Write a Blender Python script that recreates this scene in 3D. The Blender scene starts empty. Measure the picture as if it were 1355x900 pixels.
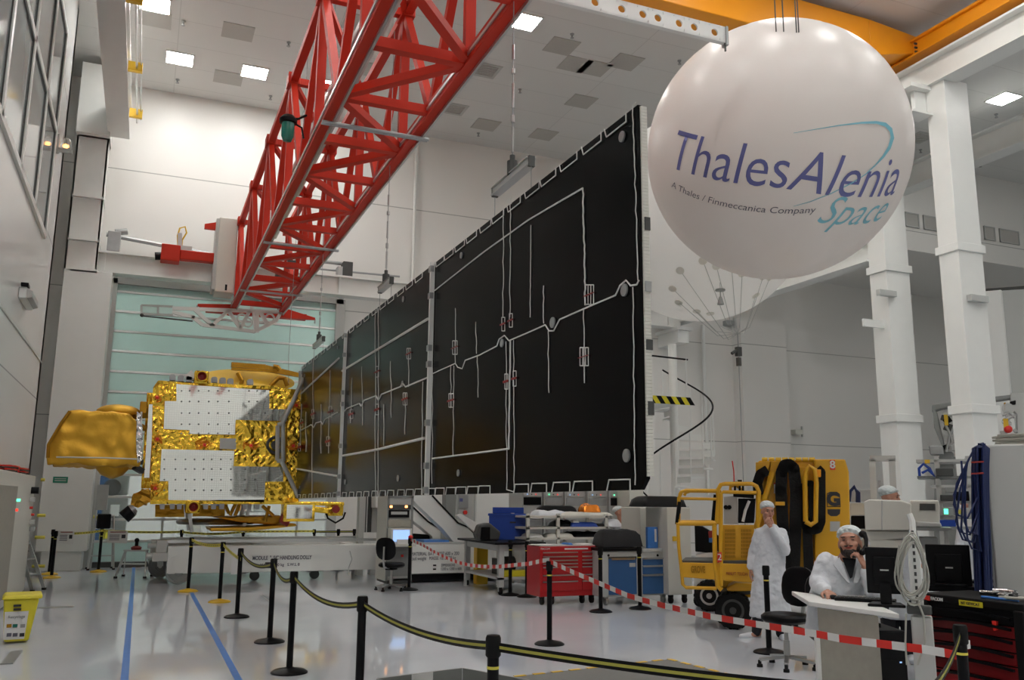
import bpy, bmesh, math, random
from mathutils import Vector, Matrix, Euler
random.seed(7)
PI = math.pi
D = bpy.data
COL = bpy.context.scene.collection
# ---------------------------------------------------------------- camera geometry
HC = 1.7; FP = 1160.0; RO = math.radians(.5)
TH = math.atan(212.3/FP); YA = math.atan(490.7/math.hypot(FP, 212.3))
Fv = Vector((math.sin(YA)*math.cos(TH), math.cos(YA)*math.cos(TH), math.sin(TH)))
R0 = Vector((math.cos(YA), -math.sin(YA), 0)); U0 = R0.cross(Fv)
Rv = math.cos(RO)*R0 + math.sin(RO)*U0
Uv = -math.sin(RO)*R0 + math.cos(RO)*U0
CAM = Vector((0, 0, HC)); HD = Vector((math.sin(YA), math.cos(YA), 0))
def ray(u, v): return Fv + (u-677.5)/FP*Rv + (450-v)/FP*Uv
def at(u, v, ax, val):
    d = ray(u, v); return CAM + d*((val-CAM[ax])/d[ax])
def fl(u, v): return at(u, v, 2, 0)
class Fr:                                   # a vertical working plane facing the viewer at distance D
    def __init__(s, u0, d, rz=None):
        q = ray(u0, 660); p = CAM + q*(d/q.dot(HD)); s.loc = Vector((p.x, p.y, 0))
        s.rz = -math.atan2(q.x, q.y) if rz is None else rz
        s.h = Vector((-math.sin(s.rz), math.cos(s.rz), 0)); s.r = Vector((math.cos(s.rz), math.sin(s.rz), 0)); s.d = s.loc.dot(s.h)
    def __call__(s, u, v, dy=0.0):
        q = ray(u, v); p = CAM + q*((s.d+dy)/q.dot(s.h)) - s.loc
        return Vector((p.dot(s.r), dy, p.z))
def base(u1, v1, u2, v2):                   # floor points -> origin, rotation, width
    a, b = fl(u1, v1), fl(u2, v2); w = b-a
    return a, math.atan2(w.y, w.x), w.length
# ---------------------------------------------------------------- materials
def mat(name, col, rough=.5, metal=0., emit=0., bump=0., bscale=20., var=0., spec=.5, trans=0., alpha=1., coat=0., stretch=None, detail=3.):
    m = D.materials.new(name); m.use_nodes = True; nt = m.node_tree; b = nt.nodes['Principled BSDF']
    c = (col[0], col[1], col[2], 1)
    b.inputs['Base Color'].default_value = c; b.inputs['Roughness'].default_value = rough
    b.inputs['Metallic'].default_value = metal; b.inputs['Specular IOR Level'].default_value = spec
    if coat: b.inputs['Coat Weight'].default_value = coat; b.inputs['Coat Roughness'].default_value = .08
    if emit: b.inputs['Emission Color'].default_value = c; b.inputs['Emission Strength'].default_value = emit
    if trans: b.inputs['Transmission Weight'].default_value = trans
    if alpha < 1: b.inputs['Alpha'].default_value = alpha
    if bump or var:
        tc = nt.nodes.new('ShaderNodeTexCoord'); mp = nt.nodes.new('ShaderNodeMapping'); n = nt.nodes.new('ShaderNodeTexNoise')
        if stretch: mp.inputs['Scale'].default_value = stretch
        n.inputs['Scale'].default_value = bscale; n.inputs['Detail'].default_value = detail
        nt.links.new(tc.outputs['Object'], mp.inputs[0]); nt.links.new(mp.outputs[0], n.inputs['Vector'])
        if bump:
            bp = nt.nodes.new('ShaderNodeBump'); bp.inputs['Strength'].default_value = min(1, bump); bp.inputs['Distance'].default_value = .02*max(1, bump)
            nt.links.new(n.outputs['Fac'], bp.inputs['Height']); nt.links.new(bp.outputs[0], b.inputs['Normal'])
        if var:
            mx = nt.nodes.new('ShaderNodeMix'); mx.data_type = 'RGBA'
            mx.inputs[6].default_value = tuple(x*(1-var) for x in col)+(1,); mx.inputs[7].default_value = tuple(min(1, x*(1+var)) for x in col)+(1,)
            nt.links.new(n.outputs['Fac'], mx.inputs[0]); nt.links.new(mx.outputs[2], b.inputs['Base Color'])
    return m
def brick_mat(name, col, mort, w, h, ms, rough, metal=0., swap=True, off=.0, shift=(0, 0, 0), bump=0.):
    m = mat(name, col, rough, metal); nt = m.node_tree; b = nt.nodes['Principled BSDF']
    tc = nt.nodes.new('ShaderNodeTexCoord'); mp = nt.nodes.new('ShaderNodeMapping'); br = nt.nodes.new('ShaderNodeTexBrick')
    mp.inputs['Location'].default_value = shift
    if swap == 'yz':
        cx = nt.nodes.new('ShaderNodeSeparateXYZ'); cc = nt.nodes.new('ShaderNodeCombineXYZ')
        nt.links.new(tc.outputs['Object'], cx.inputs[0]); nt.links.new(cx.outputs[1], cc.inputs[0]); nt.links.new(cx.outputs[2], cc.inputs[1]); nt.links.new(cc.outputs[0], mp.inputs[0])
    elif swap:
        cx = nt.nodes.new('ShaderNodeSeparateXYZ'); cc = nt.nodes.new('ShaderNodeCombineXYZ')
        nt.links.new(tc.outputs['Object'], cx.inputs[0]); nt.links.new(cx.outputs[0], cc.inputs[0]); nt.links.new(cx.outputs[2], cc.inputs[1]); nt.links.new(cc.outputs[0], mp.inputs[0])
    else: nt.links.new(tc.outputs['Object'], mp.inputs[0])
    nt.links.new(mp.outputs[0], br.inputs['Vector'])
    c2 = tuple(x*.97 for x in col)
    br.inputs['Color1'].default_value = col+(1,); br.inputs['Color2'].default_value = c2+(1,); br.inputs['Mortar'].default_value = mort+(1,)
    br.inputs['Scale'].default_value = 1; br.inputs['Brick Width'].default_value = w; br.inputs['Row Height'].default_value = h; br.inputs['Mortar Size'].default_value = ms
    br.offset = off; br.inputs['Bias'].default_value = 0
    nt.links.new(br.outputs['Color'], b.inputs['Base Color'])
    if bump:
        n = nt.nodes.new('ShaderNodeTexNoise'); n.inputs['Scale'].default_value = 2.2; bp = nt.nodes.new('ShaderNodeBump'); bp.inputs['Strength'].default_value = bump; bp.inputs['Distance'].default_value = .03
        mv = nt.nodes.new('ShaderNodeMath'); mv.operation = 'MULTIPLY_ADD'; mv.inputs[1].default_value = -.12
        nt.links.new(mp.outputs[0], n.inputs['Vector']); nt.links.new(br.outputs['Fac'], mv.inputs[0]); nt.links.new(n.outputs['Fac'], mv.inputs[2])
        nt.links.new(mv.outputs[0], bp.inputs['Height']); nt.links.new(bp.outputs[0], b.inputs['Normal'])
    return m
M = {}
M['wall'] = brick_mat('wall_panel_paint', (.81, .80, .765), (.42, .42, .4), 60.0, 3.3, .014, .38, shift=(17, -.4, 0))
M['wall_side'] = brick_mat('side_wall_paint', (.77, .78, .765), (.4, .4, .4), 60.0, 3.3, .014, .18, swap='yz', shift=(33, -.4, 0))
M['ceiling'] = brick_mat('ceiling_panel_paint', (.72, .72, .70), (.60, .60, .58), 3.5, 1.2, .012, .55, swap=False)
M['white'] = mat('white_paint', (.82, .83, .80), .35, var=.03, bscale=3)
M['cream'] = mat('cream_paint', (.70, .69, .62), .4, var=.03, bscale=3)
M['beige'] = mat('beige_laminate', (.36, .345, .29), .5, var=.12, bscale=14)
M['lgrey'] = mat('light_grey_paint', (.50, .51, .49), .4, var=.03, bscale=4)
M['grey'] = mat('grey_paint', (.25, .26, .25), .42, var=.05, bscale=5)
M['dgrey'] = mat('dark_grey_plastic', (.06, .063, .06), .5, var=.1, bscale=8)
M['black'] = mat('black_plastic', (.006, .006, .007), .38, var=.2, bscale=15, spec=.14)
M['matte'] = mat('matte_black', (.005, .005, .005), .6, spec=.2)
M['fabric'] = mat('black_fabric', (.015, .015, .017), .8, bump=.4, bscale=60)
M['red'] = mat('red_crane_paint', (.55, .03, .012), .5, var=.12, bscale=2, spec=.25)
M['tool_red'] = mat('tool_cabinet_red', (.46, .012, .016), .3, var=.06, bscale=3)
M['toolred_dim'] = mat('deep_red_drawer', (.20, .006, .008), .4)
M['brightred'] = mat('bright_red_plastic', (.75, .03, .02), .4)
M['orange'] = mat('orange_crane_paint', (.90, .34, .01), .35, var=.06, bscale=1.5)
M['yellow'] = mat('yellow_machine_paint', (.72, .38, .015), .38, var=.1, bscale=2.5)
M['vyellow'] = mat('bright_yellow_plastic', (.76, .66, .03), .4, var=.05)
M['tapeyellow'] = mat('yellow_tape', (.72, .64, .08), .5)
M['stripe'] = mat('olive_yellow_webbing', (.40, .38, .06), .7)
M['ochre'] = mat('ochre_base_plastic', (.72, .45, .02), .5)
M['gold'] = mat('gold_foil', (.93, .60, .07), .3, .95, bump=.7, bscale=5, detail=3, stretch=(1, 1, .55))
def crease(name, col, rough, metal, sc, dist, spec=.5):
    m = mat(name, col, rough, metal, spec=spec); nt = m.node_tree; b = nt.nodes['Principled BSDF']
    tc = nt.nodes.new('ShaderNodeTexCoord'); n = nt.nodes.new('ShaderNodeTexNoise'); n.inputs['Scale'].default_value = sc*.5; n.inputs['Detail'].default_value = 2
    mx = nt.nodes.new('ShaderNodeVectorMath'); mx.operation = 'MULTIPLY_ADD'; mx.inputs[1].default_value = (.5, .5, .5)
    v = nt.nodes.new('ShaderNodeTexVoronoi'); v.feature = 'F1'; v.inputs['Scale'].default_value = sc
    v2 = nt.nodes.new('ShaderNodeTexVoronoi'); v2.feature = 'F1'; v2.inputs['Scale'].default_value = sc*2.7
    ad = nt.nodes.new('ShaderNodeMath'); ad.operation = 'MULTIPLY_ADD'; ad.inputs[1].default_value = .4
    bp = nt.nodes.new('ShaderNodeBump'); bp.inputs['Strength'].default_value = 1; bp.inputs['Distance'].default_value = dist
    L = nt.links.new; L(tc.outputs['Object'], n.inputs['Vector']); L(n.outputs['Color'], mx.inputs[0]); L(tc.outputs['Object'], mx.inputs[2]); L(mx.outputs[0], v.inputs['Vector']); L(mx.outputs[0], v2.inputs['Vector'])
    L(v2.outputs['Distance'], ad.inputs[0]); L(v.outputs['Distance'], ad.inputs[2]); L(ad.outputs[0], bp.inputs['Height']); L(bp.outputs[0], b.inputs['Normal']); return m
def translucent(m, k):
    nt = m.node_tree; b = nt.nodes['Principled BSDF']; o = nt.nodes['Material Output']; t = nt.nodes.new('ShaderNodeBsdfTranslucent'); t.inputs[0].default_value = b.inputs['Base Color'].default_value
    x = nt.nodes.new('ShaderNodeMixShader'); x.inputs[0].default_value = k; nt.links.new(b.outputs[0], x.inputs[1]); nt.links.new(t.outputs[0], x.inputs[2]); nt.links.new(x.outputs[0], o.inputs['Surface'])
M['gold'] = crease('gold_foil_creased', (1., .66, .07), .24, .92, 3.4, .036)
M['goldwrap'] = mat('gold_wrap', (.70, .40, .04), .45, .7, bump=.5, bscale=4, detail=3)
M['golddark'] = mat('dark_gold_foil', (.46, .24, .025), .36, .9, bump=.8, bscale=9)
M['mirror'] = brick_mat('mirror_radiator_tiles', (.93, .97, .94), (.74, .77, .74), .045, .045, .0016, .04, 1., bump=.04)
M['silver'] = mat('crinkled_silver_foil', (.75, .76, .76), .25, 1., bump=.8, bscale=14)
M['steel'] = mat('brushed_steel', (.50, .50, .49), .28, 1., var=.05, bscale=9)
M['alu'] = mat('aluminium', (.62, .63, .62), .35, .9)
M['galv'] = mat('galvanised_steel', (.40, .41, .41), .45, .7, var=.12, bscale=6)
M['panel'] = mat('black_solar_substrate', (.0018, .0019, .0021), .19, bump=.03, bscale=.8, spec=.05)
M['wire'] = mat('white_harness', (.76, .75, .71), .5)
M['strap'] = mat('dark_red_clamp', (.28, .02, .015), .5)
M['teal'] = mat('translucent_teal_slat', (.80, .97, .93), .3, var=.04, bscale=1.5)
M['glass'] = mat('pane_glass', (.86, .93, .92), .03, trans=1.0, alpha=.35)
M['winglass'] = mat('left_window_glass', (.30, .34, .34), .06, spec=.9)
M['blue'] = mat('cabinet_blue', (.035, .12, .30), .4, var=.05)
M['boxblue'] = mat('corrugated_box_blue', (.014, .06, .36), .45, var=.08)
M['navy'] = mat('navy_cable', (.008, .02, .09), .5)
M['tapeblue'] = mat('blue_floor_tape', (.06, .22, .62), .4, var=.15, bscale=9)
M['skin'] = mat('skin', (.50, .25, .17), .5, var=.06, bscale=12)
M['hair'] = mat('dark_hair', (.02, .013, .01), .7, bump=.6, bscale=90)
M['coat'] = mat('white_coat_cloth', (.70, .73, .77), .75, bump=.9, bscale=9, detail=4)
M['cap'] = mat('pale_cap_cloth', (.62, .68, .68), .8, bump=.9, bscale=30)
M['trouser'] = mat('dark_trousers', (.012, .014, .02), .8)
M['screen'] = mat('lit_screen', (.35, .55, .95), .3, emit=.95)
M['screenoff'] = mat('dark_screen', (.01, .012, .016), .15)
M['rubber'] = mat('black_rubber', (.009, .009, .009), .7, bump=.4, bscale=30, spec=.25)
M['paper'] = mat('white_paper', (.78, .78, .76), .7)
M['ink'] = mat('dark_ink', (.03, .03, .035), .6)
M['green'] = mat('green_lens', (.0, .16, .11), .15, spec=.8)
M['exit'] = mat('green_sign', (.0, .20, .12), .4)
M['orangelamp'] = mat('orange_lit_lens', (1., .42, .12), .3, emit=5.)
M['greenled'] = mat('green_lit_led', (.1, 1., .45), .3, emit=2.5)
M['redled'] = mat('red_lit_led', (1., .05, .03), .3, emit=1.2)
M['lamp'] = mat('lit_diffuser', (1., .98, .95), .4, emit=66.)
M['vent'] = mat('vent_mesh', (.47, .46, .43), .6, var=.06, bscale=30)
M['balloon'] = mat('balloon_fabric', (.84, .80, .765), .34, bump=.35, bscale=1.6, detail=2)
M['balloon2'] = mat('pale_balloon_fabric', (.92, .92, .90), .5, bump=.3, bscale=2)
translucent(M['teal'], .5); translucent(M['balloon2'], .55); translucent(M['balloon'], .3)
M['logo'] = mat('indigo_print', (.12, .13, .33), .5)
M['logoteal'] = mat('teal_print', (.20, .50, .60), .5)
M['logogrey'] = mat('grey_print', (.12, .12, .15), .5)
M['floormat'] = mat('grey_floor_mat', (.20, .20, .19), .6, var=.1)
M['orangefoil'] = mat('orange_foil_bag', (.85, .25, .02), .25, .6, bump=.8, bscale=12)
M['cablegrey'] = mat('grey_cable', (.42, .42, .37), .5)
def floor_mat():
    m = mat('glossy_epoxy_floor', (.52, .545, .57), .13, spec=.5); nt = m.node_tree; b = nt.nodes['Principled BSDF']
    tc = nt.nodes.new('ShaderNodeTexCoord'); n = nt.nodes.new('ShaderNodeTexNoise'); n.inputs['Scale'].default_value = .9; n.inputs['Detail'].default_value = 6
    r = nt.nodes.new('ShaderNodeMapRange'); r.inputs[3].default_value = .02; r.inputs[4].default_value = .10
    mx = nt.nodes.new('ShaderNodeMix'); mx.data_type = 'RGBA'; mx.inputs[6].default_value = (.57, .61, .66, 1); mx.inputs[7].default_value = (.68, .71, .75, 1)
    nt.links.new(tc.outputs['Object'], n.inputs['Vector']); nt.links.new(n.outputs['Fac'], r.inputs[0]); nt.links.new(r.outputs[0], b.inputs['Roughness'])
    nt.links.new(n.outputs['Fac'], mx.inputs[0]); nt.links.new(mx.outputs[2], b.inputs['Base Color'])
    n2 = nt.nodes.new('ShaderNodeTexNoise'); n2.inputs['Scale'].default_value = 3.; bp = nt.nodes.new('ShaderNodeBump'); bp.inputs['Strength'].default_value = .04; bp.inputs['Distance'].default_value = .01
    nt.links.new(tc.outputs['Object'], n2.inputs['Vector']); nt.links.new(n2.outputs['Fac'], bp.inputs['Height']); nt.links.new(bp.outputs[0], b.inputs['Normal'])
    return m
M['floor'] = floor_mat()
# ---------------------------------------------------------------- mesh builder
def V3(p): return Vector((p[0], p[1], p[2]))
class MB:
    def __init__(s): s.v = []; s.f = []; s.mi = []; s.cur = 0
    def add(s, vs, fs):
        o = len(s.v); s.v += [V3(p) for p in vs]; s.f += [tuple(i+o for i in f) for f in fs]; s.mi += [s.cur]*len(fs); return s
    def hexa(s, p): return s.add(p, [(0,3,2,1),(4,5,6,7),(0,1,5,4),(1,2,6,5),(2,3,7,6),(3,0,4,7)])
    def box(s, a, b):                       # two opposite corners
        x0, x1 = sorted((a[0], b[0])); y0, y1 = sorted((a[1], b[1])); z0, z1 = sorted((a[2], b[2]))
        return s.hexa([(x0,y0,z0),(x1,y0,z0),(x1,y1,z0),(x0,y1,z0),(x0,y0,z1),(x1,y0,z1),(x1,y1,z1),(x0,y1,z1)])
    def cbox(s, c, d, e=(0, 0, 0)):         # centre, size, euler
        m = Euler(e).to_matrix(); c = V3(c); h = [x/2 for x in d]
        return s.hexa([c+m@Vector(q) for q in ((-h[0],-h[1],-h[2]),(h[0],-h[1],-h[2]),(h[0],h[1],-h[2]),(-h[0],h[1],-h[2]),(-h[0],-h[1],h[2]),(h[0],-h[1],h[2]),(h[0],h[1],h[2]),(-h[0],h[1],h[2]))])
    def bar(s, p, q, w, h=None, up=(0, 0, 1)):
        p, q = V3(p), V3(q); h = h or w; d = (q-p).normalized(); u = Vector(up)
        if abs(d.dot(u)) > .98: u = Vector((0, 1, 0)) if abs(d.y) < .9 else Vector((1, 0, 0))
        a = d.cross(u).normalized()*w/2; b = a.cross(d).normalized()*h/2
        return s.hexa([p-a-b, p+a-b, q+a-b, q-a-b, p-a+b, p+a+b, q+a+b, q-a+b])
    def tube(s, pts, r, n=8, cap=True, closed=False):
        pts = [V3(p) for p in pts]; k = len(pts); rs = r if isinstance(r, (list, tuple)) else [r]*k; rings = []
        prev = None
        for i, p in enumerate(pts):
            if closed: d = (pts[(i+1) % k]-pts[i-1])
            else: d = pts[min(i+1, k-1)]-pts[max(i-1, 0)]
            if d.length < 1e-9: d = Vector((0, 0, 1))
            d.normalize()
            if prev is None:
                a = d.cross(Vector((0, 0, 1)))
                if a.length < .05: a = d.cross(Vector((1, 0, 0)))
            else: a = prev - d*prev.dot(d)
            a.normalize(); prev = a; b = d.cross(a)
            rings.append([p+(a*math.cos(t)+b*math.sin(t))*rs[i] for t in [2*PI*j/n for j in range(n)]])
        vs = [q for g in rings for q in g]; fs = []
        for i in range(k if closed else k-1):
            i2 = (i+1) % k
            for j in range(n): fs.append((i*n+j, i*n+(j+1) % n, i2*n+(j+1) % n, i2*n+j))
        if cap and not closed: fs += [tuple(range(n))[::-1], tuple((k-1)*n+j for j in range(n))]
        return s.add(vs, fs)
    def cyl(s, p, q, r, r2=None, n=16): return s.tube([p, q], [r, r if r2 is None else r2], n)
    def lathe(s, prof, c=(0, 0, 0), n=20, axis='z'):
        vs = []; fs = []; c = V3(c)
        for (r, z) in prof:
            for j in range(n):
                t = 2*PI*j/n; a, b = r*math.cos(t), r*math.sin(t)
                vs.append(c+Vector({'z': (a, b, z), 'y': (a, z, b), 'x': (z, a, b)}[axis]))
        for i in range(len(prof)-1):
            for j in range(n): fs.append((i*n+j, i*n+(j+1) % n, (i+1)*n+(j+1) % n, (i+1)*n+j))
        fs += [tuple(range(n))[::-1], tuple((len(prof)-1)*n+j for j in range(n))]
        return s.add(vs, fs)
    def ball(s, c, r, n=16, m=10):
        r = r if isinstance(r, (tuple, list)) else (r, r, r); c = V3(c); vs = [c+Vector((0, 0, -r[2]))]; fs = []
        for i in range(1, m):
            t = -PI/2+PI*i/m
            for j in range(n): a = 2*PI*j/n; vs.append(c+Vector((r[0]*math.cos(t)*math.cos(a), r[1]*math.cos(t)*math.sin(a), r[2]*math.sin(t))))
        vs.append(c+Vector((0, 0, r[2]))); L = len(vs)-1
        for j in range(n):
            fs.append((0, 1+(j+1) % n, 1+j)); fs.append((L, L-n+j, L-n+(j+1) % n))
            for i in range(m-2): fs.append((1+i*n+j, 1+i*n+(j+1) % n, 1+(i+1)*n+(j+1) % n, 1+(i+1)*n+j))
        return s.add(vs, fs)
    def prism(s, poly, off):                # closed 3D polygon extruded by a vector
        k = len(poly); o = Vector(off); p = [V3(q) for q in poly]
        return s.add(p+[q+o for q in p], [tuple(range(k))[::-1], tuple(range(k, 2*k))]+[(i, (i+1) % k, k+(i+1) % k, k+i) for i in range(k)])
    def chain(s, pr, n=12):                 # tapered limb: [(point, radius)...] with round joints
        for (p, r) in pr: s.ball(p, r, n, 8)
        for (a, b) in zip(pr, pr[1:]): s.tube([a[0], b[0]], [a[1], b[1]], n)
        return s
    def ribbon(s, pts, w, t=.003, up=(0, 0, 1), mis=None):
        pts = [V3(p) for p in pts]; u = Vector(up)
        for i in range(len(pts)-1):
            if mis is not None: s.cur = mis[i]
            p, q = pts[i], pts[i+1]; uu = u if not callable(up) else up(i)
            d = (q-p).normalized(); sd = d.cross(u).normalized()*t/2; h = u*w/2
            s.hexa([p-sd-h, p+sd-h, q+sd-h, q-sd-h, p-sd+h, p+sd+h, q+sd+h, q-sd+h])
        s.cur = 0; return s
def rootloc(o):
    while o.parent: o = o.parent
    return o.location
def obj(name, mb, m, parent=None, w=False, smooth=None, bev=0., mats=None):
    me = D.meshes.new(name); off = rootloc(parent) if (parent and w) else Vector((0, 0, 0))
    me.from_pydata([p-off for p in mb.v], [], mb.f); me.update()
    for x in (mats or [m]): me.materials.append(M[x] if isinstance(x, str) else x)
    if mats: me.polygons.foreach_set('material_index', mb.mi)
    bm = bmesh.new(); bm.from_mesh(me); bmesh.ops.recalc_face_normals(bm, faces=bm.faces); bm.to_mesh(me); bm.free()
    if smooth is not None:
        me.polygons.foreach_set('use_smooth', [True]*len(me.polygons)); me.set_sharp_from_angle(angle=math.radians(smooth))
    o = D.objects.new(name, me); COL.objects.link(o); o.parent = parent
    if bev:
        b = o.modifiers.new('bevel', 'BEVEL'); b.width = bev; b.segments = 2; b.limit_method = 'ANGLE'; b.angle_limit = math.radians(40)
    return o
def tag(o, label, cat, group=None):
    o['label'] = label; o['category'] = cat
    if group: o['group'] = group
    return o
def thing(name, label, cat, loc=(0, 0, 0), rz=0, group=None):
    o = D.objects.new(name, None); COL.objects.link(o); o.location = loc; o.rotation_euler = (0, 0, rz); o.empty_display_size = .2
    return tag(o, label, cat, group)
def single(name, mb, m, label, cat, group=None, smooth=None, bev=0., mats=None):      # mesh in world coordinates, origin moved to its base
    xs = [p.x for p in mb.v]; ys = [p.y for p in mb.v]; zs = [p.z for p in mb.v]
    c = Vector(((min(xs)+max(xs))/2, (min(ys)+max(ys))/2, min(zs))); mb.v = [p-c for p in mb.v]
    o = obj(name, mb, m, None, smooth=smooth, bev=bev, mats=mats); o.location = c
    return tag(o, label, cat, group)
def struct(name, mb, m, label=None, smooth=None, bev=0., parent=None):
    o = obj(name, mb, m, parent, smooth=smooth, bev=bev)
    if not parent: o['kind'] = 'structure'
    if label: o['label'] = label
    return o
def dup(root, loc, rz=None, label=None, group=None):
    def cp(o, par):
        c = o.copy(); COL.objects.link(c); c.parent = par
        for ch in [x for x in D.objects if x.parent == o]: cp(ch, c)
        return c
    r = cp(root, None); r.location = loc
    if rz is not None: r.rotation_euler = (0, 0, rz)
    if label: r['label'] = label
    if group: r['group'] = group
    return r
def text(s, loc, size, rot, m, parent, name='lettering', shear=0., w=None, ext=.002, align='CENTER', weight=0.):
    cu = D.curves.new(name, 'FONT'); cu.body = s; cu.size = size; cu.extrude = ext; cu.align_x = align; cu.align_y = 'CENTER'; cu.shear = shear; cu.offset = weight
    t = D.objects.new('tmp', cu); me = D.meshes.new_from_object(t); D.objects.remove(t); D.curves.remove(cu)
    if w:
        xs = [v.co.x for v in me.vertices]; k = w/max(1e-6, max(xs)-min(xs))
        for v in me.vertices: v.co.x *= k
    me.materials.clear(); me.materials.append(M[m]); me.name = name
    o = D.objects.new(name, me); COL.objects.link(o); o.parent = parent; o.location = loc; o.rotation_euler = rot
    return o
FRONT = (PI/2, 0, 0)                        # lettering that stands up and faces -y
def sag(p, q, d, n=16):
    p, q = V3(p), V3(q); return [p.lerp(q, i/n)-Vector((0, 0, d*4*(i/n)*(1-i/n))) for i in range(n+1)]
def arc(c, r, a0, a1, n, ax='z'):
    o = []
    for i in range(n+1):
        a = a0+(a1-a0)*i/n; x, y = r*math.cos(a), r*math.sin(a)
        o.append(V3(c)+Vector({'z': (x, y, 0), 'y': (x, 0, y), 'x': (0, x, y)}[ax]))
    return o
# ================================================================ room shell
CZ = 12.7; WY = 24.5; XL = -2.15; YB = -9.0; XR = 32.0
struct('floor', MB().box((-4, YB, -.2), (XR+.3, 34, 0)), 'floor')
struct('ceiling', MB().box((-4, YB, CZ), (XR+.3, WY+.3, CZ+.2)), 'ceiling')
b = MB().box((-4, WY, 7.15), (XR, WY+.25, CZ)).box((-4, WY, 0), (-1.0, WY+.25, 7.15)).box((4.75, WY, 0), (XR, WY+.25, 7.15)).box((18.4, WY-.5, 0), (20.3, WY, 7.9))
struct('wall_back', b, 'wall')
b = MB().box((XL-.25, YB, 0), (XL, 20.9, CZ)).box((-4, 20.9-.25, 0), (XL, 20.9, CZ)).box((-3.1, 20.9, 0), (-2.9, WY, CZ))
struct('wall_left', b, 'wall_side')
struct('wall_right', MB().box((XR, YB, 0), (XR+.25, WY, CZ)), 'wall_side')
struct('wall_front', MB().box((-4, YB-.25, 0), (XR, YB, CZ)), 'wall')
# bulkhead over the far end of the side aisle with its vents
struct('trim_1', MB().box((21.4, 20.0, 9.65), (XR, 20.2, CZ)).box((21.4, 20.2, 9.65), (XR, WY, 9.8)), 'wall')
for i, (ua, ub) in enumerate(((1197, 1215), (1221, 1240), (1300, 1314), (1320, 1345))):
    a = at(ua, 292, 1, 20); c = at(ub, 292, 1, 20); z0 = 10.42; z1 = 10.9
    t = thing('wall_vent', ['grey wall grille on the high bulkhead, leftmost of four', 'grey wall grille on the high bulkhead, second from the left beside the big pillar', 'grey wall grille on the high bulkhead, immediately right of the big pillar', 'widest grey wall grille on the high bulkhead, rightmost of four'][i], 'vent', (a.x, 19.98, z0))
    W = c.x-a.x
    obj('grille', MB().box((0, -.01, 0), (W, .02, z1-z0)), 'vent', t)
    f = MB()
    for q in ((0, 0, W, .04), (0, z1-z0-.04, W, z1-z0), (0, 0, .04, z1-z0), (W-.04, 0, W, z1-z0)): f.box((q[0], -.03, q[1]), (q[2], 0, q[3]))
    obj('frame', f, 'lgrey', t)
# room beyond the shutter
b = MB().box((-3.2, 31, 0), (9.2, 31.2, 8)).box((-3.4, WY+.25, 0), (-3.2, 31.2, 8)).box((9.2, WY+.25, 0), (9.4, 31.2, 8)).box((-3.4, WY+.25, 7.6), (9.4, 31.2, 7.8))
struct('wall_beyond', b, 'lgrey')
# pillars
def pillar(x0, y0, x1, y1, top, cols, name):
    b = MB().box((x0, y0, 0), (x1, y1, top))
    p = struct(name, b, 'white', bev=.01)
    for z in cols: obj('collar', MB().box((x0-.05, y0-.05, z-.09), (x1+.05, y1+.05, z+.09)), 'white', p, bev=.01)
    return p
c1 = [at(1269, 325, 0, 15.7).z, at(1288, 540, 0, 15.7).z]
c2 = [at(1172, 353, 0, 15.7).z, at(1183, 553, 0, 15.7).z]
p1 = pillar(15.7, 13.0, 16.42, 13.5, 11.0, c1, 'column'); p2 = pillar(15.7, 14.98, 16.42, 15.5, 11.0, c2, 'column')
p1['label'] = 'nearer broad white square pillar carrying the crane beam'; p2['label'] = 'farther white square pillar behind the balloon'
obj('bracket', MB().box((15.1, 13.35, 10.25), (15.7, 13.75, 10.3)).box((15.1, 13.35, 10.85), (15.75, 13.75, 10.95)).box((15.35, 13.5, 10.3), (15.7, 13.6, 10.85)), 'white', p1)
for p, (u, v) in ((p1, (1280, 394)), (p2, (1160, 387))):
    q = at(u, v, 1, p.data.vertices[0].co.y-.02)
    obj('junction_box', MB().box((q.x-.02, q.y-.12, q.z-.08), (q.x+.5, q.y, q.z+.06)), 'lgrey', p, bev=.01)
q = at(1141, 427, 1, 15.2)
obj('sign_bracket', MB().box((q.x, 15.15, q.z-.09), (15.7, 15.2, q.z+.09)), 'white', p2)
# left end pillars (flanged) on the back wall
b = MB().box((-2.12, 23.2, 0.45), (-1.05, 24.5, 7.15)).box((-2.0, 23.3, 0), (-1.15, 24.5, .45))
p3 = struct('column', b, 'white', bev=.01); p3['label'] = 'wide white pillar behind the gold wrapped antenna with a green sign'
b = MB().box((-2.12, 23.9, 7.7), (-1.5, 24.5, 12.5)).box((-2.14, 23.3, 7.15), (-1.42, 23.34, 12.5)).box((-2.14, 23.3, 7.15), (-2.1, 24.0, 12.5)).box((-1.46, 23.3, 7.15), (-1.42, 24.0, 12.5))
for z in (7.9, 9.0, 10.6): b.box((-2.12, 23.2, z), (-1.4, 24.0, z+.05))
b.box((-2.16, 23.0, 10.6), (-1.4, 24.0, 12.45))
p4 = struct('column', b, 'white'); p4['label'] = 'upper left flanged steel pillar with welded stiffeners'
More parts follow.
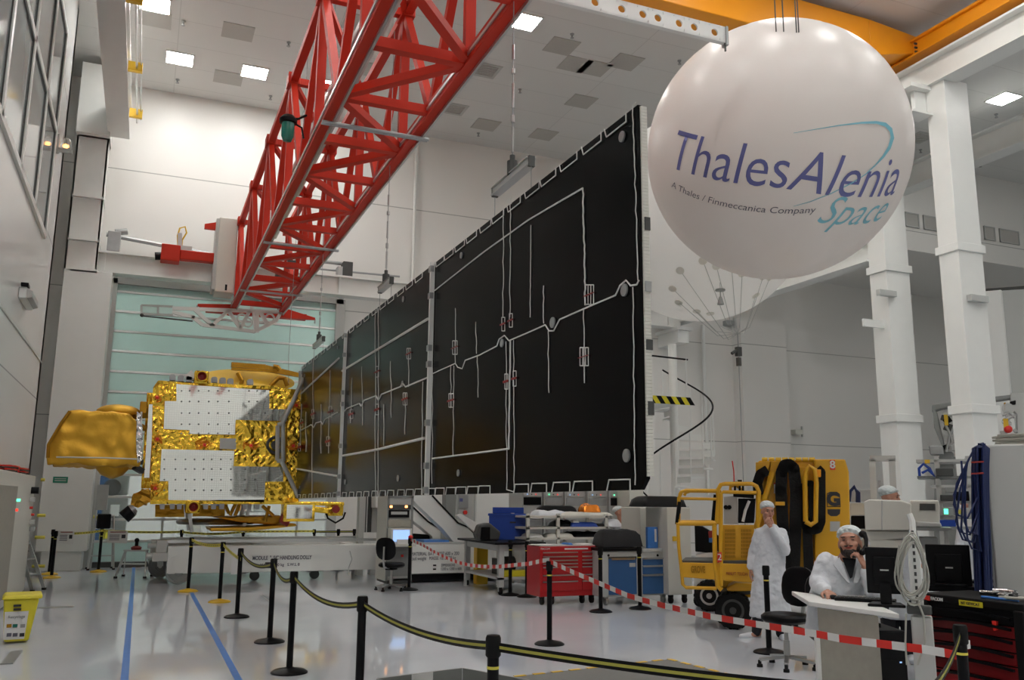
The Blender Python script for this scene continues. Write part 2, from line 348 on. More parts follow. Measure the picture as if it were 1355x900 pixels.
# runway beams (I sections along Y)
def ibeamY(x, y0, y1, z0, z1, fw=.32, tw=.12):
    return MB().box((x-fw/2, y0, z0), (x+fw/2, y1, z0+.05)).box((x-fw/2, y0, z1-.05), (x+fw/2, y1, z1)).box((x-tw/2, y0+.002, z0+.04), (x+tw/2, y1-.002, z1-.04))
def ibeamX(y, x0, x1, z0, z1, fw=.3, tw=.1):
    return MB().box((x0, y-fw/2, z0), (x1, y+fw/2, z0+.05)).box((x0, y-fw/2, z1-.05), (x1, y+fw/2, z1)).box((x0+.002, y-tw/2, z0+.04), (x1-.002, y+tw/2, z1-.04))
single('runway_beam', ibeamY(15.85, YB, WY, 10.95, 11.62, .5).box((15.8, YB, 11.62), (15.9, WY, 11.68)), 'white', 'upper right white crane runway beam resting on the pillars under the orange crane', 'beam')
single('runway_beam', ibeamY(15.85, 15.5, WY, 7.42, 7.95, .42), 'white', 'lower white runway beam running from the far pillar to the back wall', 'beam')
single('runway_beam', ibeamY(20.6, YB, WY, 10.95, 11.7, .5), 'white', 'white beam over the side aisle, farthest to the right under the ceiling', 'beam')
single('runway_beam', ibeamY(-1.2, YB, 23.3, 10.7, 11.45, .5, .34).box((-1.03, YB, 11.45), (-.96, 23.3, 11.5)), 'white', 'upper left white crane runway beam ending near the flanged pillar', 'beam')
r = single('conductor_rail', MB().tube([(-.80, YB, 11.1), (-.80, 23.1, 11.1)], .025).tube([(-.72, YB, 11.2), (-.72, 23.1, 11.2)], .018), 'alu', 'thin twin power rail alongside the upper left runway beam', 'rail')
for y in (14, 17, 20, 22.6): obj('rail_clip', MB().box((-.98, y-.05, 11.02), (-.68, y+.05, 11.24)), 'ochre', r, w=True)
b = ibeamX(23.6, -2.0, 15.7, 7.2, 7.75, .4)
for x in (-1.3, 4.6, 6.6, 15.2): b.box((x, 23.45, 7.23), (x+.05, 23.75, 7.72))
single('crane_beam', b, 'white', 'long white I-beam along the back wall above the teal shutter', 'beam')
for u, v in ((110, 378), (900, 450)):
    q = at(u, v, 1, 23.5)
    single('beam_bracket', MB().box((q.x-.2, 23.3, 6.7), (q.x+.2, 24.5, 7.2)).box((q.x-.3, 23.2, 7.1), (q.x+.3, 24.5, 7.2)), 'white', 'white bracket carrying the %s end of the back wall beam' % ('left' if u < 500 else 'right'), 'bracket')
b = MB().tube([(-1.3, 23.9, 8.3), (1.4, 23.9, 8.05)], .06).tube([(2.5, 24.2, 8.05), (6.5, 24.2, 8.1)], .03)
single('conduit', b, 'galv', 'grey pipe running along the back wall above the long beam', 'pipe')
single('conduit', MB().tube([(6.95, 24.4, 7.75), (6.95, 24.4, 12.7)], .05), 'white', 'white vertical pipe on the back wall behind the hanging rods', 'pipe')
single('downpipe', MB().tube([at(930, 430, 1, 24.35), at(938, 655, 1, 24.35)], .06), 'white', 'white downpipe on the back wall beside the spiral stair', 'pipe')
single('valve_box', MB().box((-1.25, 23.5, 7.78), (-.95, 23.8, 8.3)).cyl((-1.1, 23.6, 8.3), (-.8, 23.6, 8.35), .08), 'galv', 'small grey pulley box at the left end of the wall beam', 'box', bev=.02)
q = at(838, 400, 1, 24)
# shutter door
DX0, DX1 = -.95, 4.7
fr_ = struct('door_1', MB().box((DX0-.22, 24.2, 0), (DX0, 24.5, 7.25)).box((DX1, 24.2, 0), (DX1+.25, 24.5, 7.25)).box((DX0-.2, 24.2, 7.12), (DX1+.2, 24.5, 7.3)), 'lgrey', 'tall teal translucent sectional door in a grey frame')
zs = [.13, .62, 1.15, 1.70, 2.25]; z = 2.25
while z < 6.9: z += .52; zs.append(min(z, 7.12))
zs.append(7.16)
for i in range(len(zs)-1):
    z0, z1 = zs[i], zs[i+1]; glass = i in (1, 2, 3)
    if glass: obj('glazed_section', MB().box((DX0, 24.33, z0), (DX1, 24.345, z1)), 'glass', fr_)
    else:
        b = MB(); n = 9
        for k in range(n):
            a, c = z0+(z1-z0)*k/n, z0+(z1-z0)*(k+1)/n; b.hexa([(DX0, 24.32, a), (DX1, 24.32, a), (DX1, 24.36, a), (DX0, 24.36, a), (DX0, 24.31, c), (DX1, 24.31, c), (DX1, 24.36, c), (DX0, 24.36, c)])
        obj('slat', b, 'teal', fr_)
for z in zs[1:-1]: obj('rail', MB().box((DX0, 24.28, z-.03), (DX1, 24.36, z+.03)), 'alu', fr_, bev=.008)
for x in (.55, 2.5, 3.9): obj('mullion', MB().box((x, 24.29, .62), (x+.06, 24.36, 2.25)), 'alu', fr_)
obj('sill', MB().box((DX0, 24.2, 0), (DX1, 24.4, .12)), 'dgrey', fr_)
# things seen through the glazed rows of the shutter
def simple(name, a, b_, m, label, cat, bev=.015, extra=None):
    mb = MB().box(a, b_)
    return single(name, mb, m, label, cat, bev=bev)
t = thing('machine', 'grey upright machine standing behind the shutter glazing', 'machine', (at(150, 690, 1, 25.9).x, 25.9, 0))
obj('housing', MB().box((-.3, 0, 0), (.32, .8, 1.75)).box((-.25, .1, 1.75), (.3, .7, 2.3)), 'grey', t, bev=.03)
obj('motor', MB().cyl((-.1, -.05, 1.95), (-.1, .12, 1.95), .22), 'dgrey', t); obj('notice', MB().box((-.1, -.01, 1.2), (.12, .0, 1.5)), 'paper', t); obj('warning_plate', MB().box((-.3, -.01, .62), (.2, 0, .78)), 'vyellow', t)
t = thing('storage_cabinet', 'tall blue cabinet behind the shutter glazing', 'cabinet', (at(129, 690, 1, 26).x, 26.0, 0))
obj('body', MB().box((-.3, 0, 0), (.2, .7, 2.4)), 'blue', t, bev=.02); obj('door', MB().box((-.28, -.02, .1), (-.06, 0, 2.3)), 'blue', t); obj('door', MB().box((-.04, -.02, .1), (.18, 0, 2.3)), 'blue', t)
t = thing('storage_rack', 'white shelf rack with boxes behind the shutter glazing', 'rack', (2.2, 26.2, 0))
b = MB()
for x in (-1.2, 0, 1.2):
    for y in (0, .6): b.bar((x, y, 0), (x, y, 2.4), .05)
obj('frame', b, 'white', t)
for z in (.6, 1.3, 2.0): obj('shelf', MB().box((-1.22, -.02, z), (1.22, .62, z+.04)), 'lgrey', t)
for i, (x, z, m, s) in enumerate(((-.95, .64, 'cream', .4), (-.4, .64, 'white', .35), (.3, .64, 'lgrey', .45), (-.8, 1.34, 'white', .5), (-.2, 1.34, 'boxblue', .25), (.35, 1.34, 'orange', .2), (.8, 1.34, 'white', .35))):
    simple('storage_box', (2.2+x, 26.25, z+.0), (2.2+x+s, 26.65, z+s*.8), m, ['cream box on the low shelf behind the shutter', 'white box on the low shelf behind the shutter', 'grey box on the low shelf behind the shutter', 'large white box on the middle shelf behind the shutter', 'blue box on the middle shelf behind the shutter', 'orange box on the middle shelf behind the shutter', 'small white box at the right of the middle shelf behind the shutter'][i], 'box')
# ---------------------------------------------------------------- left wall windows
fw = struct('window_1', MB().box((XL, 5.0, 0), (XL+.001, 5.001, .001)), 'white', 'high interior window band on the left wall')
zr = [6.75, 8.75, 11.2]; ys = [8.6, 10.6, 12.6, 14.7, 16.6, 18.5]
zlow = 6.75
b = MB(); t_ = .05
for z in (6.75, 8.95, 11.1): b.box((XL, 6.2, z-.06), (XL+.05, 18.9, z+.06))
for y in (6.2, 8.7, 10.8, 12.9, 15.0, 17.0, 18.9): b.box((XL, y-.07, 6.75), (XL+.05, y+.07, 11.1))
obj('frame', b, 'white', fw)
for (z0, z1) in ((6.81, 8.89), (9.01, 11.04)):
    for y0, y1 in zip((6.2, 8.7, 10.8, 12.9, 15.0, 17.0), (8.7, 10.8, 12.9, 15.0, 17.0, 18.9)):
        g = MB().box((XL-.0, y0+.07, z0), (XL+.012, y1-.07, z1)); pn = obj('pane', g, 'winglass', fw)
        k = MB()
        for q in ((y0+.07, z0, y0+.1, z1), (y1-.1, z0, y1-.07, z1), (y0+.07, z1-.03, y1-.07, z1), (y0+.07, z0, y1-.07, z0+.03)): k.box((XL, q[0], q[1]), (XL+.03, q[2], q[3]))
        obj('gasket', k, 'dgrey', pn)
a = at(0, 405, 0, XL); c = at(58, 483, 0, XL)
struct('trim_2', MB().box((XL, YB, (a.z+c.z)/2-.03), (XL+.015, 20.9, (a.z+c.z)/2+.01)), 'lgrey')
# ---------------------------------------------------------------- ceiling fittings
def ceil_lamp(x, y, label, first=[None]):
    if first[0] is None:
        t = thing('ceiling_light', label, 'ceiling light', (x, y, CZ), 0, 'square ceiling lights')
        obj('diffuser', MB().box((-.31, -.31, -.02), (.31, .31, -.005)), 'lamp', t)
        f = MB()
        for q in ((-.34, -.34, .34, -.31), (-.34, .31, .34, .34), (-.34, -.34, -.31, .34), (.31, -.34, .34, .34)): f.box((q[0], q[1], -.03), (q[2], q[3], 0))
        obj('frame', f, 'white', t); first[0] = t; return t
    return dup(first[0], (x, y, CZ), 0, label)
seen = [(205, 5, 'lit square ceiling light at the top left edge of the photo'), (238, 77, 'lit square ceiling light in the back row nearest the left wall'), (337, 95, 'lit square ceiling light in the back row, second from the left wall'),
        (430, 112, 'lit square ceiling light seen through the red truss'), (694, 28, 'lit square ceiling light just right of the red truss'), (1328, 130, 'lit square ceiling light above the side aisle at the right')]
for u, v, l in seen: q = at(u, v, 2, CZ); ceil_lamp(q.x, q.y, l)
for i, (x, y) in enumerate([(x, y) for y in (11.5, 7.5, 3.5, -2.5) for x in (-.5, 3.0, 6.5, 10.0, 13.5)] + [(x, -6.8) for x in (0, 4.5, 9)] + [(20.5, 10), (20.5, 4), (26, 13), (26, 7)]):  # rearmost row is unseen, added to brighten the wall the mirrors reflect
    ceil_lamp(x, y, 'unseen square ceiling light outside the frame overhead')
ceil_lamp(12.8, 16.2, 'square ceiling light hidden behind the printed balloon')
for o in D.objects:
    if o.name.startswith('ceiling_light') and o['label'].endswith('overhead'): o['group'] = 'ceiling lights overhead outside the frame'
for xx_, nm_ in ((-1.0, 'leftmost'), (1.4, 'second'), (3.8, 'third'), (6.2, 'rightmost')):  # unseen lamps added to light the shutter slats from behind
  t = thing('ceiling_light', 'added square ceiling light backlighting the shutter from the room beyond, %s of four' % nm_, 'ceiling light', (xx_, 26.0, 7.58))
  obj('diffuser', MB().box((-.4, -.4, -.02), (.4, .4, -.005)), 'lamp', t); obj('frame', MB().box((-.45, -.45, -.006), (.45, .45, .0)), 'white', t)
vs = [(315, 42, 'pale'), (302, 103, 'pale'), (205, 25, 'pale'), (475, 30, 'pale'), (480, 90, 'mid'), (642, 93, 'dark'), (600, 144, 'dark'), (743, 61, 'pale'), (761, 85, 'mid'), (787, 90, 'mid'), (828, 82, 'pale'), (769, 134, 'pale'), (719, 178, 'pale'), (643, 165, 'pale'), (1217, 182, 'dark')]
lab = {0: 'upper left, between two lights', 1: 'near the back left corner beside a light', 2: 'directly beside the light at the top left edge', 3: 'behind the red truss near the top of the photo', 4: 'behind the red truss lower down', 5: 'dark grille close to the right of the red truss', 6: 'dark grille farther back, right of the red truss', 7: 'left of the cluster of four', 8: 'left one of the touching pair', 9: 'right one of the touching pair', 10: 'right of the touching pair', 11: 'above the top edge of the black panels', 12: 'near the back wall joint', 13: 'between the two dark grilles and the back wall', 14: 'right beyond the balloon'}
for i, (u, v, k) in enumerate(vs):
    q = at(u, v, 2, CZ)
    t = thing('ceiling_vent', ('flush grey ceiling vent panel ' if k != 'dark' else 'grey ceiling vent ')+lab[i], 'ceiling vent', (q.x, q.y, CZ))
    obj('panel', MB().box((-.36, -.36, -.015), (.36, .36, 0)), 'lgrey' if k == 'dark' else 'vent', t)
    if k == 'dark':
        g = MB()
        for s in range(7): g.box((-.27, -.27+s*.08, -.03), (.27, -.24+s*.08, -.015))
        obj('louvre', g, 'vent', t)
for i, (u, v) in enumerate(((243, 28), (235, 105), (382, 56), (358, 127), (757, 45), (688, 118), (633, 176), (899, 80), (1218, 198), (1318, 151), (1297, 217), (1347, 282))):
    q = at(u, v, 2, CZ if i < 10 else CZ)
    t = thing('sprinkler', 'tiny ceiling sprinkler head '+['at the top left beside a light', 'below the first back row light', 'left of the truss near its top', 'left of the truss lower down', 'above the vent cluster', 'right of the dark grilles', 'near the back wall joint', 'left of the balloon', 'beside the vent beyond the balloon', 'below the aisle light', 'just right of the big pillar', 'at the far right edge'][i], 'sprinkler', (q.x, q.y, CZ))
    obj('head', MB().lathe([(.05, 0), (.05, -.02), (.02, -.03), (.02, -.09), (.045, -.1), (.045, -.11)]), 'galv', t)
# ================================================================ red lattice crane bridge
x0, x1, zb, zt = 1.87, 3.06, 6.58, 8.70
t = thing('overhead_crane', 'red lattice truss crane bridge running overhead from the back wall', 'crane', (2.46, 23.4, 6.4))
for x in (x0, x1):
    c = obj('bottom_chord', MB().box((x-.07, -6, zb-.08), (x+.07, 23.45, zb+.09)), 'red', t, w=True, bev=.006)
    obj('runway_rail', MB().box((x+.045, -6, zb-.12), (x+.075, 23.45, zb-.08)).box((x-.085, -6, zb-.02), (x-.07, 23.45, zb+.02)), 'alu', c, w=True)
    obj('top_chord', MB().box((x-.065, -6, zt-.065), (x+.065, 23.3, zt+.065)), 'red', t, w=True, bev=.006)
Rn = [-5.3+2.8*k for k in range(11)]            # nodes of the right chord (and top nodes)
Ln = [y+1.4 for y in Rn]
def brace(p, q, w, h, up=(0, 0, 1)): obj('brace', MB().bar(p, q, w, h, up), 'red', t, w=True)
for y in Rn:
    if y < 1.5: continue                         # behind the viewer's head: only the chords go on
    brace((x0, y, zb), (x1, y, zb), .12, .12)
    brace((x0, y, zt), (x1, y, zt), .11, .11)
    obj('node_box', MB().cbox((x1, y, zt), (.2, .3, .2)).cbox((x0, y, zt), (.2, .3, .2)), 'red', t, w=True, bev=.01)
    for x in (x0, x1):
        brace((x, y, zb), (x, y, zt), .12, .10, (0, 1, 0))
        if y-1.4 > 0: brace((x, y-1.4, zb), (x, y, zt), .11, .10, (1, 0, 0))
        if y+1.4 < 23.3: brace((x, y+1.4, zb), (x, y, zt), .11, .10, (1, 0, 0))
    for dy in (-1.4, 1.4):
        if 1.5 < y+dy < 23.3: brace((x0, y+dy, zb), (x1, y, zb), .11, .10)
    if y+2.8 < 23.4: brace((x0, y, zt), (x1, y+2.8, zt), .09, .09)
for y in Ln:
    if 1.5 < y < 23.3: brace((x0, y, zb), (x1, y, zb), .11, .11)
obj('cable_tray', MB().box((2.45, -6, 8.50), (2.80, 23.2, 8.54)).box((2.43, -6, 8.5), (2.46, 23.2, 8.6)).box((2.79, -6, 8.5), (2.82, 23.2, 8.6)), 'white', t, w=True)
for y in (10.6, 16.4, 20.6): obj('cross_conduit', MB().tube([(x0-.1, y, zb-.16), (x1+.12, y, zb-.16)], .025).tube([(x0-.1, y+.07, zb-.16), (x1+.12, y+.07, zb-.16)], .012), 'galv', t, w=True)
e = obj('end_beam', MB().box((1.2, 23.35, 6.42), (3.75, 23.6, 6.56)), 'red', t, w=True)
for a, b_ in (((1.87, 23.4, 6.5), (.98, 23.2, 6.52)), ((3.0, 23.4, 6.55), (3.95, 23.2, 6.42))):
    mb = MB(); p, q = V3(a), V3(b_); mb.hexa([p+V3((0,-.1,-.15)), p+V3((0,.1,-.15)), q+V3((0,.03,-.03)), q+V3((0,-.03,-.03)), p+V3((0,-.1,.15)), p+V3((0,.1,.15)), q+V3((0,.03,.03)), q+V3((0,-.03,.03))])
    o = obj('end_bracket', mb, 'red', t, w=True); obj('hook', MB().tube([q, q-V3((0, 0, .12))], .02), 'galv', o, w=True)
for (x, z) in ((2.3, 6.95), (2.15, 6.95)): pass
for i, (u, v) in enumerate(((385, 349), (370, 362), (392, 370), (351, 397))):
    q = at(u, v, 2, 6.75); obj('junction_box', MB().box((q.x-.09, q.y-.12, 6.66), (q.x+.09, q.y+.12, 6.8)), 'dgrey', t, w=True)
b = MB().box((1.34, 22.75, 6.82), (1.80, 23.5, 8.78)); o = obj('control_cabinet', b, 'cream', t, w=True, bev=.02)
obj('side_panel', MB().box((1.27, 22.78, 6.88), (1.34, 23.45, 8.74)), 'lgrey', o, w=True); obj('catch', MB().box((1.58, 22.73, 6.87), (1.63, 22.75, 7.02)), 'black', o, w=True)
obj('cabinet_arm', MB().hexa([(1.0, 23.0, 8.5), (1.34, 23.0, 8.5), (1.34, 23.1, 8.5), (1.0, 23.1, 8.5), (1.0, 23.0, 8.62), (1.34, 23.0, 8.72), (1.34, 23.1, 8.72), (1.0, 23.1, 8.62)]), 'red', t, w=True)
for q in ((2.0, 23.2, 6.75), (2.9, 23.2, 6.75)): pass
# green beacon
q = at(400, 160, 0, 1.78)
g = thing('beacon_lamp', 'green glass beacon lamp with a black cage bracketed to the red truss', 'lamp', (q.x-.2, q.y, q.z-.2))
obj('lens', MB().lathe([(.0, -.16), (.06, -.15), (.09, -.08), (.095, .1), (.09, .14)]), 'green', g, smooth=40)
obj('cap', MB().lathe([(.1, .12), (.125, .13), (.13, .18), (.08, .24), (.03, .26)]), 'black', g, smooth=40)
obj('bracket', MB().tube([(0, 0, .2), (.14, 0, .22), (.26, 0, .3)], .018).tube([(.05, 0, .16), (.2, .02, .1), (.24, .05, -.05)], .015), 'black', g)
# red hoist arm on the wall beam
h = thing('hoist_trolley', 'red hoist trolley with a yellow looped cable left of the truss cabinet', 'hoist', (.7, 23.0, 7.75))
P = lambda u, v: at(u, v, 1, 23.0)
obj('arm', MB().bar(P(238, 338), P(289, 343), .25, .24), 'red', h, w=True, bev=.02)
obj('head', MB().bar(P(213, 335), P(238, 338), .4, .42), 'red', h, w=True, bev=.02)
obj('plate', MB().bar(P(214, 327), P(228, 328), .06, .16), 'red', h, w=True)
obj('motor', MB().cyl(P(205, 339), P(214, 339), .1), 'black', h, w=True)
obj('collar', MB().cyl(P(284, 348), P(288, 348), .2), 'dgrey', h, w=True)
obj('bracket', MB().bar(P(238, 309), P(238, 330), .1).bar(P(230, 328), P(254, 330), .12, .12), 'lgrey', h, w=True)
obj('cable', MB().tube([P(236, 330), P(235, 312), P(238, 302), P(245, 300), P(247, 308), P(241, 318), P(240, 332)], .02), 'ochre', h, w=True)
# small motor unit on the right of the truss
h = thing('drive_unit', 'dark motor unit on the back wall beam right of the red truss', 'motor', P(457, 368)-V3((0, 0, .1)))
P2 = lambda u, v: at(u, v, 1, 23.6)
obj('body', MB().box(P2(453, 347)+V3((0,-.15,0)), P2(465, 369)+V3((0, .2, 0))), 'dgrey', h, w=True, bev=.02)
obj('gearbox', MB().box(P2(446, 353)+V3((0,-.1,0)), P2(453, 368)+V3((0, .15, 0))), 'galv', h, w=True, bev=.02)
obj('shaft', MB().tube([P2(424, 346), P2(452, 349)], .05), 'galv', h, w=True)
# light jib under the truss end
P3 = lambda u, v: at(u, v, 1, 23.1)
j = thing('jib_arm', 'slim white lattice jib hanging under the end of the red truss', 'jib', P3(280, 440))
b = MB()
for p, q in (((228, 408), (372, 413)), ((254, 419), (268, 430)), ((268, 430), (337, 439)), ((337, 439), (365, 425)), ((365, 425), (372, 413)), ((258, 410), (281, 431)), ((281, 431), (302, 411)), ((302, 411), (318, 435)), ((318, 435), (330, 412)), ((335, 413), (338, 439)), ((228, 413), (258, 420)), ((345, 414), (355, 432))): b.bar(P3(*p), P3(*q), .06, .09)
obj('lattice', b, 'white', j, w=True)
b = MB()
for u, v in ((320, 421), (328, 427), (345, 421), (357, 421)): q = P3(u, v); b.tube(arc(q, .11, 0, 2*PI, 12, 'y')[:-1], .025, 6, closed=True)
obj('gusset_rings', b, 'white', j, w=True)
obj('screen_panel', MB().box(P3(188, 405)+V3((0,-.02,0)), P3(208, 415)+V3((0, .02, 0))), 'teal', j, w=True); obj('screen_panel', MB().box(P3(210, 406)+V3((0,-.02,0)), P3(228, 416)+V3((0, .02, 0))), 'teal', j, w=True)
obj('screen_frame', MB().bar(P3(187, 404), P3(229, 406), .05).bar(P3(187, 416), P3(229, 417), .05).bar(P3(187, 404), P3(187, 416), .05).bar(P3(209, 404), P3(209, 417), .05), 'lgrey', j, w=True)
obj('lower_rod', MB().tube([P3(188, 418), P3(255, 425)], .018).ball(P3(188, 417), .05), 'dgrey', j, w=True)
obj('hanger', MB().bar(P3(340, 410), P3(340, 440), .1).bar(P3(333, 405), P3(333, 413), .08), 'white', j, w=True)
# perforated light beam crossing below the truss
z = 7.0
e1 = at(961, 47, 2, z); t = thing('perforated_beam', 'white perforated steel beam with a row of round holes reaching from the red truss to the balloon', 'beam', (e1.x, e1.y, z-.1))
L0 = 1.6; yb = e1.y
hh = .10; xs_ = []
holes = [at(u, v, 1, yb).x for u, v in ((787, -1), (822, -1), (850, 12), (870, 19), (898, 27), (918, 33), (945, 41))]
b = MB(); segs = [L0]+[x for hx in sorted(holes) for x in (hx-.07, hx+.07)]+[e1.x]
# web with round holes
def ringplate(mb, cx, cz, r, hw, hz, y0, y1, n=16):
    o = []; i_ = []
    for k in range(n):
        a = 2*PI*k/n+PI/n; c, s_ = math.cos(a), math.sin(a); f = min(hw/abs(c) if abs(c) > 1e-6 else 9, hz/abs(s_) if abs(s_) > 1e-6 else 9)
        o.append((cx+c*f, cz+s_*f)); i_.append((cx+c*r, cz+s_*r))
    vs = [(x, y0, zz) for x, zz in o+i_]+[(x, y1, zz) for x, zz in o+i_]; fs = []
    for k in range(n):
        k2 = (k+1) % n; fs += [(k, k2, n+k2, n+k), (2*n+k, 3*n+k, 3*n+k2, 2*n+k2), (n+k, n+k2, 3*n+k2, 3*n+k)]
    mb.add(vs, fs)
for hx in sorted(holes): ringplate(b, hx, z, .045, .07, .09, yb-.01, yb+.01)
pr = L0
for hx in sorted(holes)+[e1.x+.07]: b.box((pr, yb-.01, z-.09), (hx-.07, yb+.01, z+.09)); pr = hx+.07
b.box((L0, yb-.01, z-.1), (e1.x, yb+.05, z-.085)).box((L0, yb-.01, z+.085), (e1.x, yb+.05, z+.1))
obj('web', b, 'white', t, w=True)
obj('end_plate', MB().box((e1.x-.02, yb-.03, z-.13), (e1.x+.01, yb+.06, z+.1)), 'galv', t, w=True)
obj('hanging_cord', MB().tube([(e1.x-.02, yb, z-.1), (e1.x-.02, yb, z-.2)], .012), 'dgrey', t, w=True)
# ---------------------------------------------------------------- orange crane
t = thing('overhead_crane', 'orange box girder overhead crane behind the balloon', 'crane', (9, 14.2, 11.7))
b = MB(); yo = 14.15
b.box((-1.0, yo-.42, 11.62), (14.4, yo-.40+.8, 12.5))
b.hexa([(14.4, yo-.42, 11.62), (15.9, yo-.42, 11.98), (15.9, yo+.38, 11.98), (14.4, yo+.38, 11.62), (14.4, yo-.42, 12.5), (15.9, yo-.42, 12.38), (15.9, yo+.38, 12.38), (14.4, yo+.38, 12.5)])
obj('bridge_girder', b, 'orange', t, w=True, bev=.02)
obj('end_carriage', MB().box((15.68, 9.0, 11.85), (16.05, yo+.9, 12.2)).box((15.6, 9.0, 12.18), (16.12, yo+.9, 12.24)).box((15.6, 9.0, 11.82), (16.12, yo+.9, 11.87)), 'orange', t, w=True, bev=.01)
for y in (9.3, yo+.75): obj('wheel', MB().cyl((15.76, y, 11.8), (15.98, y, 11.8), .16), 'dgrey', t, w=True)
b = MB()
for k in range(3): b.cyl((15.60, 13.6, 11.9+k*.1), (15.66, 13.6, 11.9+k*.1), .025, n=8)
obj('bolts', b, 'dgrey', t, w=True)
obj('buffer', MB().cyl((15.85, yo+.9, 11.95), (15.85, yo+1.1, 11.95), .09), 'black', t, w=True)
# ---------------------------------------------------------------- balloons
def balloon(u, v, dpt, r, m, label, seams=12):
    c = CAM+ray(u, v)*dpt
    t = thing('balloon', label, 'balloon', c-V3((0, 0, r)))
    b = MB(); n, mm = 96, 48
    vs = []; fs = []
    for i in range(mm+1):
        th = PI*i/mm
        for j in range(n):
            a = 2*PI*j/n; k = abs(math.sin(a*seams/2)); rr = r*(1-.006*(1-k)**6*math.sin(th))
            vs.append(c+V3((rr*math.sin(th)*math.cos(a), rr*math.sin(th)*math.sin(a), rr*math.cos(th))))
    for i in range(mm):
        for j in range(n): fs.append((i*n+j, i*n+(j+1) % n, (i+1)*n+(j+1) % n, (i+1)*n+j))
    b.add(vs, fs); o = obj('envelope', b, m, t, w=True, smooth=60)
    return t, c
RB = 1.735
bt, bc = balloon(1026.5, 201.5, 12.0, RB, 'balloon', 'big white round balloon printed with blue and teal company lettering')
def ball_axes(tilt):
    fr = (CAM-bc).normalized(); rt = Rv*math.cos(tilt)-Uv*math.sin(tilt); rt = (rt-fr*rt.dot(fr)).normalized(); up = fr.cross(rt)
    return fr, rt, up
def ball_print(verts2, ax, name, m):
    pass
def ball_text(s, u0, v0, u1, v1, cap, m, shear=0., weight=0., ext=0.):
    """letters wrapped on the sphere so that they read from (u0,v0) to (u1,v1)"""
    cu = D.curves.new('x', 'FONT'); cu.body = s; cu.size = 1.; cu.shear = shear; cu.offset = weight; cu.resolution_u = 4
    tt = D.objects.new('tmp', cu); me = D.meshes.new_from_object(tt); D.objects.remove(tt); D.curves.remove(cu)
    bm = bmesh.new(); bm.from_mesh(me); bmesh.ops.triangulate(bm, faces=bm.faces)
    for _ in range(4):
        L = [e for e in bm.edges if e.calc_length() > .12]
        if not L: break
        bmesh.ops.subdivide_edges(bm, edges=L, cuts=1); bmesh.ops.triangulate(bm, faces=bm.faces)
    xs = [v.co.x for v in bm.verts]; x0_, x1_ = min(xs), max(xs)
    def hit(u, v):
        d = ray(u, v).normalized(); oc = CAM-bc; b_ = oc.dot(d); q = b_*b_-(oc.length_squared-RB*RB)
        return (CAM+d*(-b_-math.sqrt(max(q, 0)))-bc).normalized()
    A, B = hit(u0, v0), hit(u1, v1); fr = (CAM-bc).normalized()
    nrm = (A.cross(B)).normalized()                       # great circle through both ends
    nrm = nrm if nrm.dot(Uv) > 0 else -nrm
    ang = A.angle(B); tg = nrm.cross(A).normalized()
    if tg.dot(B) < 0: tg = -tg
    k = ang/(x1_-x0_)
    capa = cap/RB/.70
    for v in bm.verts:
        a = (v.co.x-x0_)*k; e = v.co.y*capa
        p = (A*math.cos(a)+tg*math.sin(a))*math.cos(e)+nrm*math.sin(e)
        v.co = bc+p*(RB+.006)-bt.location
    bm.to_mesh(me); bm.free(); me.materials.clear(); me.materials.append(M[m]); me.name = 'lettering'
    o = D.objects.new('lettering', me); COL.objects.link(o); o.parent = bt; return o
ball_text('Thales', 889, 222, 1041, 249, .50, 'logo', .12, -.004)['label'] = 'indigo word on the balloon, first half'
ball_text('Alenia', 1040, 250, 1182, 257, .50, 'logo', .22, -.004)['label'] = 'indigo word on the balloon, second half'
ball_text('Space', 1080, 294, 1166, 290, .38, 'logoteal', .45, -.006)['label'] = 'teal word on the balloon'
ball_text('A Thales / Finmeccanica Company', 889, 247, 1079, 281, .085, 'logogrey', .15, -.002)['label'] = 'small grey line on the balloon'
def hitb(u, v, o=.008):
    d = ray(u, v).normalized(); oc = CAM-bc; b_ = oc.dot(d); q = b_*b_-(oc.length_squared-(RB+o)**2)
    return CAM+d*(-b_-math.sqrt(max(q, 0)))
pts = [(1050, 176), (1080, 171), (1110, 166), (1140, 162.5), (1160, 162), (1172, 165), (1179, 172), (1181, 182), (1177, 195), (1169, 207), (1158, 219), (1145, 231), (1126, 243), (1100, 256), (1072, 267), (1050, 273)]
wd = [.003, .005, .008, .014, .02, .032, .042, .045, .036, .024, .012, .010, .009, .008, .006, .003]
vs = []; P_ = [hitb(*p) for p in pts]
for i, p in enumerate(P_):
    d = (P_[min(i+1, len(P_)-1)]-P_[max(i-1, 0)]).normalized(); s_ = d.cross((p-bc).normalized()).normalized()*wd[i]*.8; vs += [p-s_, p+s_]
obj('swoosh', MB().add(vs, [(2*i, 2*i+1, 2*i+3, 2*i+2) for i in range(len(P_)-1)]), 'logoteal', bt, w=True)['label'] = 'teal orbit swoosh round the lettering'
b = MB()
for u in (1027, 1037, 1054, 1057):
    p = hitb(u, 42 if u < 1050 else 43, 0); 
    b.tube([p, (p.x, p.y, 12.7)], .008, 5)
obj('suspension_wire', b, 'dgrey', bt, w=True)
b2, c2_ = balloon(926, 289, 17.0, 2.0, 'balloon2', 'second paler balloon partly hidden behind the printed one, resting by the lower runway beam')
